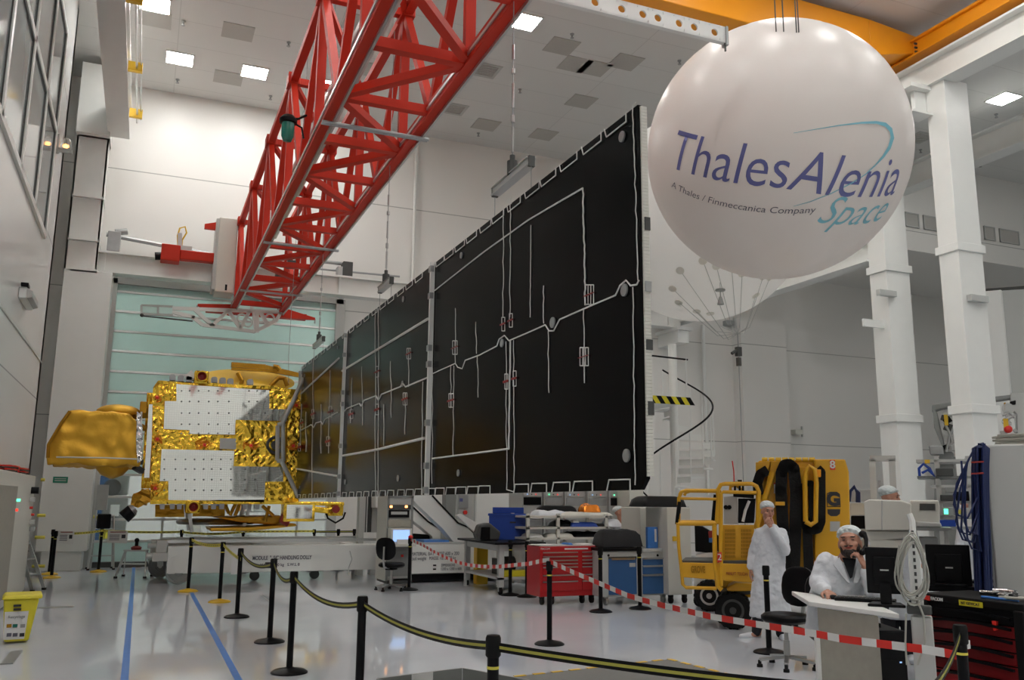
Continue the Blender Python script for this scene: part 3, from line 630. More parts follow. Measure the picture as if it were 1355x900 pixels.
# ropes below the second balloon
g0 = CAM+ray(977, 463)*16.2
r = thing('tether_line', 'thin tether with a hook and fan of cords hanging under the two balloons', 'rope', (g0.x, g0.y, 0))
b = MB(); pd_ = MB()
for u, v in ((948, 352), (982, 362), (1019, 367), (900, 358), (890, 382), (898, 400), (922, 412), (930, 345), (1000, 391), (968, 352), (1010, 366), (940, 415)):
    d = ray(u, v).normalized(); cc = c2_; oc = CAM-cc; bb = oc.dot(d); q = bb*bb-(oc.length_squared-4.0); 
    p = CAM+d*(-bb-math.sqrt(q)) if q > 0 else CAM+ray(u, v)*15.6
    b.tube([p, g0.lerp(p, .35)+V3((0, 0, -.05)), g0+V3((0, 0, .3))], .006, 4)
    if q > 0: nrm = (p-cc).normalized(); obj('patch', MB().cyl(p, p+nrm*.01, .075, n=14), 'cream', r, w=True)
obj('cord', b, 'lgrey', r, w=True)
obj('line', MB().tube([g0+V3((0, 0, .3)), g0], .012, 5).tube([g0, (g0.x, g0.y, .02)], .009, 5), 'galv', r, w=True)
obj('hook', MB().box(g0+V3((-.05, -.04, -.12)), g0+V3((.05, .04, .05))).tube([g0+V3((-.02, 0, 0)), g0+V3((-.15, 0, -.08))], .03).cyl(g0+V3((0, 0, -.3)), g0+V3((0, 0, -.15)), .05), 'dgrey', r, w=True)
pp = CAM+ray(953, 384)*15.5
hng = thing('indicator_disc', 'grey perforated disc with a small bell hanging between the balloon cords', 'ornament', pp-V3((0, 0, .3)))
obj('disc', MB().lathe([(.0, .02), (.085, .015), (.09, 0), (.085, -.015), (0, -.02)], pp, 16), 'grey', hng, w=True)
obj('bell', MB().lathe([(.02, -.12), (.035, -.16), (.055, -.24), (.06, -.26), (0, -.26)], pp, 14).tube([pp, pp-V3((0, 0, .13))], .008, 5), 'grey', hng, w=True)
obj('cord', MB().tube([pp+V3((0, 0, .02)), pp+V3((0, 0, .55))], .005, 4), 'galv', hng, w=True)
# ================================================================ solar array
PX = 3.0
sa = thing('solar_array', 'huge black three-panel deployed solar wing hung across the middle of the hall', 'solar panel', (PX, 12, 1.7))
def pt(Y, s):                                   # s 0..1 bottom to top of the wing
    k = (Y-4.94)/(19.0-4.94); return V3((PX, Y, (1.775-.07*k)*(1-s)+(4.43+.06*k)*s))
cuts = [4.94, 9.60, 14.38, 19.02]
plane = lambda u, v: at(u, v, 0, PX-.004)
pn = []
for i in range(3):
    a, c = cuts[i]+.035*(i > 0), cuts[i+1]-.05
    p = [pt(a, 0), pt(c, 0), pt(c, 1), pt(a, 1)]
    cham = .07
    poly = [pt(a, 0)+V3((0, cham if i == 0 else 0, 0)), pt(c, 0), pt(c, 1), pt(a, 1)+V3((0, .05 if i == 0 else 0, 0))]
    if i == 0: poly = [pt(a, 0)+V3((0, cham, 0)), pt(c, 0), pt(c, 1), pt(a, 1)+V3((0, .02, 0)), pt(a, 1)-V3((0, 0, .03)), pt(a, 0)+V3((0, 0, cham))]
    o = obj('panel', MB().prism(poly, (.03, 0, 0)), 'panel', sa, w=True); pn.append(o)
# white honeycomb edge of the near panel
b = MB(); 
for k in range(110): z0 = 1.86+k*(2.55/110); b.box((PX+.004, 4.925, z0), (PX+.052, 4.945, z0+.021))
obj('core_edge', b, 'cream', pn[0], w=True)
for v in (388, 540): q = at(852, v if v != 388 else 296, 1, 4.93); obj('edge_clip', MB().box((PX+.015, 4.915, q.z-.045), (PX+.056, 4.95, q.z+.045)), 'dgrey', pn[0], w=True)
for v in (378, 455): q = at(852, v, 1, 4.93); obj('edge_clip', MB().box((PX+.01, 4.915, q.z-.04), (PX+.056, 4.95, q.z+.03)), 'galv' if v == 378 else 'dgrey', pn[0], w=True)
# hinge lines
for Y in cuts[1:3]:
    b = MB().bar(pt(Y-.005, .0)-V3((.03, 0, 0)), pt(Y-.005, 1.0)-V3((.03, 0, 0)), .05, .045, (0, 1, 0))
    h = obj('hinge_line', b, 'white', sa, w=True)
    for s in (.02, .12, .3, .55, .62, .85, .97): p = pt(Y, s); obj('hinge_bracket', MB().box(p+V3((-.065, -.04, -.035)), p+V3((-.02, .04, .035))), 'galv', h, w=True)
h = obj('hinge_line', MB().bar(pt(19.03, 0)-V3((.02, 0, 0)), pt(19.03, .97)-V3((.02, 0, 0)), .05, .05, (0, 1, 0)), 'alu', sa, w=True)
def wires(lines, r, par, name='wire', m='wire'):
    for ln in lines:
        b = MB(); b.tube([plane(*q)-V3((.004, 0, 0)) for q in ln], r, 5); obj(name, b, m, par, w=True)
def wob(u0, v0, u1, v1, n=14, a=.7):
    rr = random.Random(int(u0*7+v0)); return [(u0+(u1-u0)*i/n+(rr.uniform(-a, a) if 0 < i < n else 0), v0+(v1-v0)*i/n) for i in range(n+1)]
near, mid, far = pn
wires([[(575, 385), (640, 334), (700, 291), (772, 249)], [(772, 249)]+wob(772, 252, 774, 330)+wob(774, 330, 775, 404)], .0075, near)
wires([wob(572, 607, 674, 594, 8, .0), wob(674, 594, 676, 450, 12, .5)], .009, near)
mid_line = [(572, 495), (603, 481), (606, 486), (612, 488), (616, 477), (635, 470), (658, 458), (661, 449), (668, 444), (674, 451), (700, 440), (722, 430), (727, 438), (733, 438), (741, 423), (775, 408), (815, 391), (821, 378), (829, 371), (835, 378), (843, 377), (846, 371)]
wires([mid_line], .0065, near)
wires([wob(667, 272, 666, 420), wob(676, 262, 675, 420), wob(678, 260, 677, 270, 2), wob(670, 452, 671, 648), wob(680, 450, 681, 648), [(671, 648), (681, 651)], wob(838, 140, 845, 371, 20, .8), [(838, 140), (842, 136)], wob(838, 380, 841, 642, 20, .8), wob(703, 298, 702, 420, 20, .3), wob(720, 378, 720, 428, 6), wob(726, 438, 727, 520, 8), wob(773, 408, 774, 507, 8), wob(630, 426, 631, 468, 6), wob(632, 470, 633, 526, 6), wob(603, 408, 603, 480, 8), wob(597, 484, 597, 540, 6), wob(601, 484, 600, 604, 10), wob(573, 400, 572, 640, 12)], .0045, near)
# hooked staples along both long edges
def staples(us, edge, par, s=1.):
    for u in us:
        # find point on the edge for this u
        lo, hi = 4.94, 19.0
        for _ in range(30):
            mY = (lo+hi)/2; p = pt(mY, edge); d = p-CAM; uu = 677.5+FP*d.dot(Rv)/d.dot(Fv)
            if uu > u: lo = mY
            else: hi = mY
        z = .07*(1 if edge == 0 else -1)*s; b = MB()
        L = .32*s; off = V3((-.012, 0, 0))
        q = [pt(mY, edge)+off, pt(mY, edge)+off+V3((0, 0, z)), pt(mY+L*.9, edge)+off+V3((0, 0, z*1.05)), pt(mY+L, edge)+off+V3((0, 0, 0))]
        b.tube(q, .0055, 5); obj('edge_loop', b, 'wire', par, w=True)
staples([830, 797, 765, 737, 715, 690, 668, 651, 632, 616, 601, 589], 1, near)
staples([836, 786, 756, 725, 701, 650, 634, 618, 604, 589, 577], 0, near)
staples([560, 547, 535, 522, 511, 500, 489, 479, 469, 459], 1, mid); staples([560, 548, 536, 522, 511, 500, 489, 479, 469, 459], 0, mid)
staples([446, 438, 430, 421, 413, 405, 398], 1, far); staples([446, 438, 430, 421, 413, 405, 398], 0, far)
# clamps
def clamp(u, v, w, h, par, n=1):
    b = MB()
    for k in range(n+1):
        uu = u-w/2+w*k/n; b.tube([plane(uu, v-h/2), plane(uu, v+h/2)], .0045, 4)
    b.tube([plane(u-w/2, v-h/2), plane(u+w/2, v-h/2)], .0045, 4).tube([plane(u-w/2, v+h/2), plane(u+w/2, v+h/2)], .0045, 4)
    o = obj('diode_loop', b, 'wire', par, w=True)
    p, q = plane(u-w/2-1, v), plane(u+w/2+1, v); dz = abs(plane(u, v-3).z-plane(u, v).z)
    obj('clamp_strip', MB().box(p+V3((-.014, 0, -dz*.8)), q+V3((-.002, 0, dz*.8))), 'strap', o, w=True)
for c in ((780, 390, 11, 26, near, 3), (773, 472, 11, 24, near, 3), (666, 429, 4, 18, near), (676, 424, 4, 18, near), (670, 505, 4, 20, near), (681, 501, 4, 20, near), (602, 460, 6, 18, near, 2), (597, 530, 6, 18, near, 2),
          (541, 468, 5, 14, mid, 2), (536, 528, 5, 16, mid, 2), (499, 492, 4, 14, mid), (499, 542, 4, 14, mid), (465, 548, 4, 12, mid), (437, 545, 4, 14, far), (434, 584, 4, 12, far), (414, 548, 3, 12, far), (399, 560, 3, 10, far), (396, 592, 3, 10, far)): clamp(*c)
# middle and far panel harness
wires([[(453, 491), (567, 422)], [(450, 604), (500, 595), (562, 580)]], .018, mid)
wires([[(392, 527), (449, 474)], [(390, 620), (447, 630)]], .018, far)
wires([[(454, 546), (459, 541), (476, 534), (478, 538), (482, 530), (498, 524), (501, 530), (505, 522), (530, 512), (533, 507), (537, 512), (568, 499)]], .010, mid)
wires([[(391, 574), (412, 562), (415, 566), (418, 560), (425, 558), (427, 562), (430, 555), (447, 546)]], .010, far)
wires([wob(497, 410, 497, 658), wob(501, 408, 501, 658), wob(517, 478, 518, 520, 4), wob(518, 520, 518, 553, 4), wob(541, 470, 541, 512, 4), wob(537, 520, 536, 575, 5), wob(479, 485, 480, 563, 6), wob(466, 500, 464, 560, 5), wob(508, 535, 508, 590, 4), wob(560, 505, 558, 655, 8)], .006, mid)
wires([wob(415, 475, 413, 658, 8), wob(437, 490, 435, 600, 6), wob(425, 535, 425, 600, 5), wob(405, 545, 405, 598, 4), wob(399, 535, 397, 590, 4)], .006, far)
def washer(u, v, r, par):
    p = plane(u, v); b = MB().cyl(p+V3((-.012, 0, 0)), p, r, n=16); o = obj('washer', b, 'galv', par, w=True)
for (u, v, r, par) in ((824, 181, .04, near), (827, 384, .045, near), (830, 603, .045, near), (732, 427, .045, near), (665, 454, .04, near), (611, 338, .035, near), (607, 626, .035, near), (534, 396, .04, mid), (527, 633, .04, mid), (533, 508, .04, mid), (457, 638, .04, mid), (457, 453, .04, mid), (447, 460, .03, far), (403, 497, .035, far), (397, 645, .03, far)): washer(u, v, r, par)
# lifting bars with their wires
def lifter(u0, v0, u1, v1, uh, drop, label):
    a, c = at(u0, v0, 0, PX), at(u1, v1, 0, PX); zc = (a.z+c.z)/2; a.z = c.z = zc; m = (a+c)/2
    t = thing('lifting_bar', label, 'lifting bar', m)
    obj('bar', MB().box((a.x-.03, c.y, zc-.03), (a.x+.03, a.y, zc+.03)).box((a.x-.045, c.y, zc+.03), (a.x+.045, a.y, zc+.04)).box((a.x-.045, c.y, zc-.04), (a.x+.045, a.y, zc-.03)), 'alu', t, w=True)
    for p in (a, c): obj('end_cap', MB().cbox(p, (.06, .03, .10)), 'dgrey', t, w=True); obj('suspension_cord', MB().tube([p, (p.x, p.y, pt(p.y, 1).z)], .004, 4), 'galv', t, w=True)
    obj('swivel', MB().cyl(m+V3((0, 0, .03)), m+V3((0, 0, .16)), .05).cyl(m+V3((0, 0, .16)), m+V3((0, 0, .22)), .025), 'dgrey', t, w=True)
    top = 12.65
    obj('suspension_wire', MB().tube([m+V3((0, 0, .2)), V3((m.x, m.y, top))], .006, 5), 'galv', t, w=True)
    b = MB()
    for k, (z0, z1, r_) in enumerate(((.25, .5, .014), (.55, .62, .02), (.7, .95, .014), (1.05, 1.1, .022), (1.2, 1.35, .015))): b.cyl(m+V3((0, 0, z0)), m+V3((0, 0, z1)), r_, n=8)
    obj('turnbuckle', b, 'steel', t, w=True)
lifter(655, 255, 703, 213, 672, 0, 'grey lifting bar hanging above the near black panel')
lifter(503, 383, 518, 372, 511, 0, 'grey lifting bar hanging above the middle black panel')
lifter(416, 458, 428, 449, 421, 0, 'grey lifting bar hanging above the far black panel')
# ================================================================ satellite
S = lambda u, v, y=18.9: at(u, v, 1, y)
C5 = lambda x, y, Y=18.88: S(180+x/3.743, 470+y/3.913, Y)
st = thing('satellite', 'gold foil wrapped satellite with mirror radiators standing over the white dolly', 'satellite', (1.5, 20.0, 1.0))
bd = obj('body', MB().prism([C5(85, 165, 18.95), C5(110, 130, 18.95), C5(480, 155, 18.95), C5(820, 178, 18.95), C5(805, 765, 18.95), C5(75, 765, 18.95)], (0, 2.3, 0)), 'golddark', st, w=True, bev=.02)
def foil(poly, name='foil_sheet', m='gold', th=.03, y=18.9, sub=5, amp=.010, par=None):
    """foil blanket: a filled outline, subdivided and crumpled"""
    P_ = [C5(x, yy, y) for x, yy in poly]; bm = bmesh.new(); vs = [bm.verts.new(p) for p in P_]; bm.faces.new(vs)
    r = bmesh.ops.extrude_face_region(bm, geom=list(bm.faces)); bmesh.ops.translate(bm, verts=[g for g in r['geom'] if isinstance(g, bmesh.types.BMVert)], vec=(0, th, 0))
    bmesh.ops.triangulate(bm, faces=bm.faces)
    for _ in range(sub):
        L = [e for e in bm.edges if e.calc_length() > .09]
        if L: bmesh.ops.subdivide_edges(bm, edges=L, cuts=1); bmesh.ops.triangulate(bm, faces=bm.faces)
    rr = random.Random(len(bm.verts)); mb = MB()
    for v in bm.verts: v.co += V3((rr.uniform(-amp, amp)*.3, rr.uniform(-amp, amp), rr.uniform(-amp, amp)*.3))
    bm.verts.index_update(); mb.add([v.co for v in bm.verts], [[x.index for x in f.verts] for f in bm.faces]); bm.free()
    return obj(name, mb, m, par or st, w=True)
foil([(85, 175), (140, 135), (200, 140), (200, 238), (140, 238), (137, 385), (265, 388), (265, 408), (490, 415), (490, 496), (127, 488), (120, 655), (160, 655), (160, 765), (70, 765), (80, 400)])
foil([(660, 165), (822, 182), (812, 480), (806, 770), (636, 768), (640, 655), (728, 655), (732, 580), (745, 560), (750, 355), (742, 340), (744, 280), (660, 280)])
foil([(495, 335), (745, 345), (730, 578), (485, 575)], y=18.84, name='foil_patch')
foil([(55, 195), (90, 195), (72, 690), (25, 690)], y=19.1, name='foil_strip')
obj('radiator_strip', MB().prism([C5(64, 255, 19.05), C5(88, 255, 19.05), C5(66, 635, 19.05), C5(40, 635, 19.05)], (0, .02, 0)), 'mirror', st, w=True)
obj('mirror_radiator', MB().prism([C5(*q) for q in ((200, 150), (660, 182), (660, 280), (748, 280), (748, 342), (495, 335), (490, 412), (265, 408), (265, 388), (137, 382), (143, 238), (200, 238))], (0, .03, 0)), 'mirror', st, w=True)
obj('mirror_radiator', MB().prism([C5(*q) for q in ((127, 487), (490, 496), (485, 575), (730, 580), (728, 655), (640, 655), (635, 762), (160, 750), (160, 652), (118, 652))], (0, .03, 0)), 'mirror', st, w=True)
obj('blank_plate', MB().prism([C5(q[0], q[1], 18.84) for q in ((416, 430), (497, 432), (495, 488), (415, 485))], (0, .02, 0)), 'lgrey', st, w=True)
b = MB()
for (X_, Y_) in [(x, y) for y in (185, 240, 300, 358, 405) for x in (225, 265, 310, 360, 405, 460, 560, 600, 640)]+[(x, y) for y in (540, 590, 645, 700) for x in (140, 195, 245, 290, 335, 375, 420, 470, 540, 590)]:
    if Y_ > 330 and Y_ < 420 and X_ > 480: continue
    p = C5(X_, Y_, 18.865); b.cyl(p, p+V3((0, .02, 0)), .017, n=8)
obj('rivet_dots', b, 'grey', st, w=True)
for x, y in ((105, 220), (105, 435), (95, 690), (340, 465), (570, 468), (780, 470), (795, 260)):
    b = MB(); rr = random.Random(x)
    for k in range(9): p = C5(x+rr.uniform(-42, 42)*(.5 if x < 120 or x > 700 else 1), y+rr.uniform(-22, 22), 18.80); q = C5(x+rr.uniform(-42, 42)*(.5 if x < 120 or x > 700 else 1), y+rr.uniform(-22, 22), 18.80); b.bar(p, q, .018)
    o = obj('tie_wrap', b, 'orangefoil', st, w=True); q = C5(x, y, 18.77); obj('red_plug', MB().ball(q, .035, 8, 6), 'brightred', o, w=True)
p = C5(690, 465, 18.8); obj('drive_ring', MB().tube(arc(p, .16, 0, 2*PI, 20, 'y')[:-1], .03, 8, closed=True).cyl(p+V3((0, -.1, 0)), p+V3((0, .05, 0)), .09), 'dgrey', st, w=True)
# yoke
for ln in (((828, 118), (780, 235), (726, 350)), ((728, 350), (728, 550)), ((702, 365), (700, 545)), ((702, 362), (728, 352)), ((698, 546), (728, 550)), ((722, 550), (804, 735))):
    b = MB(); b.tube([C5(x, y, 18.68) for x, y in ln], .045, 8); obj('yoke_strut', b, 'lgrey', st, w=True)
b = MB().bar(C5(826, 100, 18.9), C5(812, 745, 18.9), .07); obj('hinge_strip', b, 'lgrey', st, w=True)
# top edge equipment
for (a, c) in (((112, 125), (310, 155)), ((340, 135), (512, 160)), ((512, 150), (700, 165))): obj('edge_rail', MB().prism([C5(a[0], a[1]+6), C5(c[0], c[1]-6), C5(c[0], c[1]+10), C5(a[0], a[1]+22)], (0, .3, 0)), 'gold', st, w=True)
for i, x in enumerate((181, 223, 263, 388, 430, 468, 566)):
    y = 108+i*4; obj('heat_pipe_cap', MB().prism([C5(x-15, y+22), C5(x-15, y-2), C5(x-8, y-8), C5(x+8, y-8), C5(x+15, y-2), C5(x+15, y+22)], (0, .18, 0)), 'galv', st, w=True)
obj('paper_cone', MB().prism([C5(242, 108), C5(275, 75), C5(292, 108), C5(290, 128), C5(245, 128)], (0, .2, 0)), 'white', st, w=True)
for x, y in ((325, 113), (283, 786)):
    p = C5(x, y, 18.8); o = obj('thruster_box', MB().cbox(p+V3((0, .15, 0)), (.28, .3, .26)), 'gold', st, w=True, bev=.03)
    obj('thruster_nozzle', MB().lathe([(.03, .02), (.05, -.05), (.09, -.14), (.085, -.14), (.04, -.05)], p, 16, 'y'), 'strap', o, w=True); obj('nozzle_ring', MB().tube(arc(p+V3((0, -.13, 0)), .1, 0, 2*PI, 16, 'y')[:-1], .018, 6, closed=True), 'ochre', o, w=True)
# upper reflector: shallow dish seen edge-on, with its backing beam
b = MB(); n = 28; c = C5(560, 120, 19.6); rx = (C5(790, 120, 19.6)-C5(330, 120, 19.6)).x/2
prof = [(1.0, .10), (.97, .13), (.7, .17), (0, .19)]
vs = []; fs = []
rings = [(1.0, .0), (1.0, .04), (.86, .11), (.6, .16), (.3, .185), (.02, .19)]
for (k, z) in rings:
    for j in range(n): a = 2*PI*j/n; vs.append(c+V3((rx*k*math.cos(a), .62*k*math.sin(a), (z-.10)*.45+.30*k*math.sin(a))))
for (k, z) in ((.95, -.03), (.6, -.07), (.02, -.09)):
    for j in range(n): a = 2*PI*j/n; vs.append(c+V3((rx*k*math.cos(a), .62*k*math.sin(a), (z-.10)*.45+.30*k*math.sin(a))))
R_ = 9
for i in range(5):
    for j in range(n): fs.append((i*n+j, i*n+(j+1) % n, (i+1)*n+(j+1) % n, (i+1)*n+j))
for i in (6, 7):
    for j in range(n): fs.append((i*n+j, i*n+(j+1) % n, (i+1)*n+(j+1) % n, (i+1)*n+j))
for j in range(n): fs.append((j, (j+1) % n, 6*n+(j+1) % n, 6*n+j))
obj('upper_reflector', MB().add(vs, fs), 'ochre', st, w=True, smooth=50)
b = MB().bar(C5(472, 50, 19.5), C5(640, 62, 19.5), .12, .10).bar(C5(640, 62, 19.5), C5(825, 108, 19.5), .12, .08).bar(C5(472, 72, 19.4), C5(640, 80, 19.4), .08, .05).bar(C5(640, 80, 19.4), C5(825, 112, 19.4), .08, .05)
obj('reflector_beam', b, 'golddark', st, w=True)
for ln in (((505, 90), (525, 130), (520, 150)), ((665, 160), (705, 118), (735, 120), (750, 160)), ((680, 58), (700, 62), (712, 78))): obj('reflector_bracket', MB().tube([C5(x, y, 19.2) for x, y in ln], .05, 8), 'golddark', st, w=True)
# lower edge
obj('edge_rail', MB().prism([C5(70, 752), C5(775, 748), C5(775, 772), C5(70, 772)], (0, .4, 0)), 'gold', st, w=True)
for x in (130, 180, 215, 345, 385, 425, 540, 600): obj('heat_pipe_cap', MB().prism([C5(x-13, 770), C5(x+13, 770), C5(x+10, 798), C5(x-10, 798)], (0, .18, 0)), 'galv', st, w=True)
foil([(95, 775), (235, 775), (240, 838), (95, 838)], m='golddark', y=19.3, name='lower_blanket')
foil([(290, 775), (440, 780), (440, 835), (280, 835)], m='golddark', y=19.3, name='lower_blanket')
obj('lower_reflector', MB().prism([C5(375, 838, 19.2), C5(740, 832, 19.2), C5(735, 862, 19.2), C5(690, 880, 19.2), C5(520, 868, 19.2)], (0, 1.2, 0)), 'golddark', st, w=True, bev=.03)
obj('lower_reflector', MB().prism([C5(365, 896, 19.0), C5(640, 888, 19.0), C5(790, 872, 19.0), C5(800, 885, 19.0), C5(560, 912, 19.0), C5(370, 912, 19.0)], (0, 1.3, 0)), 'goldwrap', st, w=True, bev=.02)
for ln in (((495, 765), (465, 830)), ((515, 765), (490, 832)), ((625, 780), (680, 832)), ((440, 770), (460, 820)), ((660, 780), (640, 860))): obj('lower_strut', MB().tube([C5(x, y, 19.1) for x, y in ln], .035, 8), 'golddark', st, w=True)
p = C5(740, 848, 18.9); obj('apogee_nozzle', MB().cyl(p+V3((-.1, 0, .03)), p+V3((.08, 0, -.03)), .10, .14), 'strap', st, w=True, smooth=40)
q0, q1 = S(374, 664), S(414, 690)
o = obj('sensor_box', MB().box((q0.x, 18.7, q1.z), (q1.x, 19.1, q0.z)), 'gold', st, w=True, bev=.02); obj('mirror_face', MB().box((q0.x+.06, 18.685, q1.z+.06), (q1.x-.06, 18.7, q0.z-.06)), 'mirror', o, w=True)
b = MB().bar(S(385, 666), S(455, 667), .12, .08).box(S(434, 665)+V3((0, 0, -.28)), S(455, 665)+V3((0, .3, 0))).bar(S(414, 674), S(434, 676), .16, .12)
obj('boom', b, 'gold', st, w=True, bev=.02)
p = S(444, 674, 18.86); obj('boom_sensor', MB().cyl(p, p+V3((0, -.06, 0)), .08), 'strap', st, w=True)
obj('cable', MB().tube([S(430, 676), S(434, 686), S(444, 692), S(454, 686), S(457, 678)], .02), 'black', st, w=True)
# wrapped antenna on the left
C6 = lambda x, y, Y=18.5: S(40+x/5, 520+y/5, Y)
poly = [(262, 118), (300, 113), (450, 124), (650, 132), (690, 165), (720, 205), (712, 330), (715, 478), (560, 482), (300, 476), (120, 470), (114, 400), (120, 330), (165, 255), (215, 180)]
bm = bmesh.new(); f = bm.faces.new([bm.verts.new(C6(x, y)) for x, y in poly])
r = bmesh.ops.extrude_face_region(bm, geom=[f]); bmesh.ops.translate(bm, verts=[g for g in r['geom'] if isinstance(g, bmesh.types.BMVert)], vec=(0, 1.5, 0))
bmesh.ops.triangulate(bm, faces=bm.faces)
for _ in range(5):
    L = [e for e in bm.edges if e.calc_length() > .08]
    if L: bmesh.ops.subdivide_edges(bm, edges=L, cuts=1); bmesh.ops.triangulate(bm, faces=bm.faces)
bmesh.ops.smooth_vert(bm, verts=bm.verts, factor=.5, use_axis_x=True, use_axis_y=True, use_axis_z=True)
from mathutils import noise
bm.normal_update()
for v in bm.verts:
    n1 = noise.noise(v.co*1.7)*.04+noise.noise(v.co*5.)*.05+abs(noise.noise(v.co*2.6+V3((3, 1, 7))))*.05-.01
    v.co += v.normal*n1
bm.verts.index_update(); mb = MB().add([v.co.copy() for v in bm.verts], [[x.index for x in f.verts] for f in bm.faces]); bm.free()
wr = obj('wrapped_antenna', mb, 'goldwrap', st, w=True, smooth=80)
obj('wrap_rod', MB().tube([C6(172, 425, 18.36), C6(500, 430, 18.36), C6(705, 438, 18.36)], .014), 'lgrey', wr, w=True)
obj('wrap_edge', MB().tube([C6(262, 122, 18.42), C6(205, 200, 18.42), C6(120, 345, 18.42), C6(116, 430, 18.42)], .03), 'golddark', wr, w=True)
b = MB().lathe([(.32, .06), (.30, -.05), (.20, -.17), (.04, -.24)], C6(545, 485, 19.0), 20)
obj('lower_cone', b, 'goldwrap', wr, w=True, smooth=60)
obj('upper_bulge', MB().ball(C6(585, 130, 19.2), (.42, .4, .16), 20, 10), 'goldwrap', wr, w=True, smooth=60)
foil([(4, 290), (26, 310), (34, 400), (30, 545), (6, 560), (0, 440)], m='silver', y=18.45, name='silver_wrap', sub=4)
for a, c_ in (((690, 160), (770, 150)), ((690, 200), (760, 240)), ((690, 490), (740, 520)), ((640, 440), (740, 460))): obj('antenna_mount', MB().bar(C6(*a, 18.9), C6(*c_, 19.0), .12, .10), 'dgrey' if a[1] > 400 else 'golddark', st, w=True)
obj('mount_box', MB().box(C6(728, 55, 18.9), C6(770, 145, 19.2)), 'golddark', st, w=True, bev=.02)
obj('mount_handle', MB().tube([C6(735, 125, 18.7), C6(735, 178, 18.7), C6(760, 180, 18.7)], .02), 'lgrey', st, w=True)
# lower left sensor
foil([(-15, 720), (60, 690), (72, 700), (72, 760), (10, 790), (-28, 775)], m='golddark', y=18.7, name='sensor_pipe', sub=4, amp=.03)
obj('sensor_strut', MB().tube([C6(700, 730, 18.8), C6(750, 640, 18.9)], .04).tube([C6(760, 740, 18.8), C6(780, 650, 18.9)], .04), 'golddark', st, w=True)
obj('sensor_barrel', MB().cyl(C6(675, 775, 18.6), C6(618, 825, 18.6), .12, .13), 'black', st, w=True); obj('sensor_collar', MB().cyl(C6(695, 762, 18.6), C6(672, 778, 18.6), .07, .13), 'galv', st, w=True)
# support down to the dolly
b = MB()
for x, y in ((.9, 19.6), (2.2, 19.6), (.9, 20.8), (2.2, 20.8)): b.bar((x, y, 1.7), (x+(.15 if x < 1.5 else -.15), y, 1.0), .07)
b.tube([(1.55+.75*math.cos(a), 20.2+.75*math.sin(a), 1.2) for a in [2*PI*k/24 for k in range(24)]], .06, 6, closed=True)
obj('support_stand', b, 'steel', st, w=True)
obj('sling_cord', MB().tube([S(382, 470, 19.5), V3((2.85, 19.5, 12.65))], .006, 4).tube([S(382, 470, 19.5), S(382, 515, 19.5)], .006, 4), 'galv', st, w=True)
# ================================================================ floor markings
single('floor_tape', MB().box((-.035, 5, 0), (.035, 24.0, .002)), 'tapeblue', 'left one of two blue tape lines on the floor', 'tape')
single('floor_tape', MB().box((.965, 4, 0), (1.035, 18.2, .002)), 'tapeblue', 'right one of two blue tape lines on the floor, ending at a yellow post base', 'tape')
q = fl(65, 804); single('floor_plate', MB().box((q.x-.35, q.y-.12, 0), (q.x+.35, q.y+.12, .002)), 'grey', 'narrow dark floor plate near the yellow bin', 'plate')
for i, (u0, v0, u1, v1) in enumerate(((345, 787, 358, 797), (415, 790, 430, 797))):
    single('floor_mark', MB().bar(fl(u0, v0), fl(u1, v1), .02, .002), 'grey', ['thin dark line on the floor between the front posts', 'thin dark line on the floor right of the front posts'][i], 'mark')
# ================================================================ barrier posts
def post(loc, label, basem='black', ring=True, first={}):
    k = (basem, ring)
    if k not in first:
        t = thing('barrier_post', label, 'barrier post', loc, 0, 'barrier posts')
        obj('base', MB().lathe([(.18, 0), (.18, .012), (.15, .03), (.05, .05), (.03, .06)], n=28), basem, t, smooth=30)
        obj('pole', MB().cyl((0, 0, .04), (0, 0, .9), .032, n=18), 'black', t, smooth=40)
        obj('head', MB().lathe([(.034, .86), (.042, .87), (.042, .96), (.036, .975)], n=18), 'matte', t, smooth=40)
        if ring: obj('yellow_ring', MB().cyl((0, 0, .80), (0, 0, .815), .0335, n=18), 'tapeyellow', t, smooth=40)
        first[k] = t; return t
    return dup(first[k], loc, 0, label)
pos = {}
def P_(name, loc, label, **k): pos[name] = V3((loc[0], loc[1], 0)); return post(pos[name], label, **k)
P_('s7', (1.84, 4.65), 'black barrier post nearest the camera at the bottom centre')
P_('s6', (1.62, 6.8), 'black barrier post second nearest the camera, cut by the bottom edge', ring=False)
P_('s5', (1.5, 9.28), 'black barrier post third nearest the camera with its base out of frame', ring=False)
P_('s4', (1.57, 11.27), 'black barrier post with black base, fourth along the front line', ring=False)
P_('s3', (1.43, 13.73), 'black barrier post with black base, just right of the two yellow-based ones', ring=False)
P_('s2', (1.35, 15.76), 'barrier post on a yellow base, right one of the pair in front of the dolly', basem='ochre')
P_('s1', (.95, 17.68), 'barrier post on a yellow base, left one of the pair in front of the dolly', basem='ochre')
P_('b1', fl(68, 765), 'barrier post on a yellow base at the far left end of the yellow tape', basem='ochre')
P_('b2', fl(130, 757), 'barrier post on a yellow base below the gold antenna', basem='ochre')
q = fl(72, 756); P_('b0', (-1.72, 22.4), 'second barrier post on a yellow base crowded behind the far left one', basem='ochre')
for n, (u, v), l in (('b3', (241, 698), 'black barrier post behind the left end of the dolly'), ('b4', (322, 703), 'black barrier post behind the dolly below the satellite'), ('b5', (416, 701), 'black barrier post behind the dolly where the yellow tape ends'), ('b6', (448, 702), 'black barrier post behind the dolly, second from its right end'), ('b7', (469, 702), 'black barrier post behind the dolly next to the grey console')):
    P_(n, at(u, v, 1, 21.8), l)
P_('r1', fl(541, 781), 'black barrier post in front of the grey console with a red knob of tape')
P_('r2', fl(675, 788), 'black barrier post between the bench and the red cabinet, left of a pair')
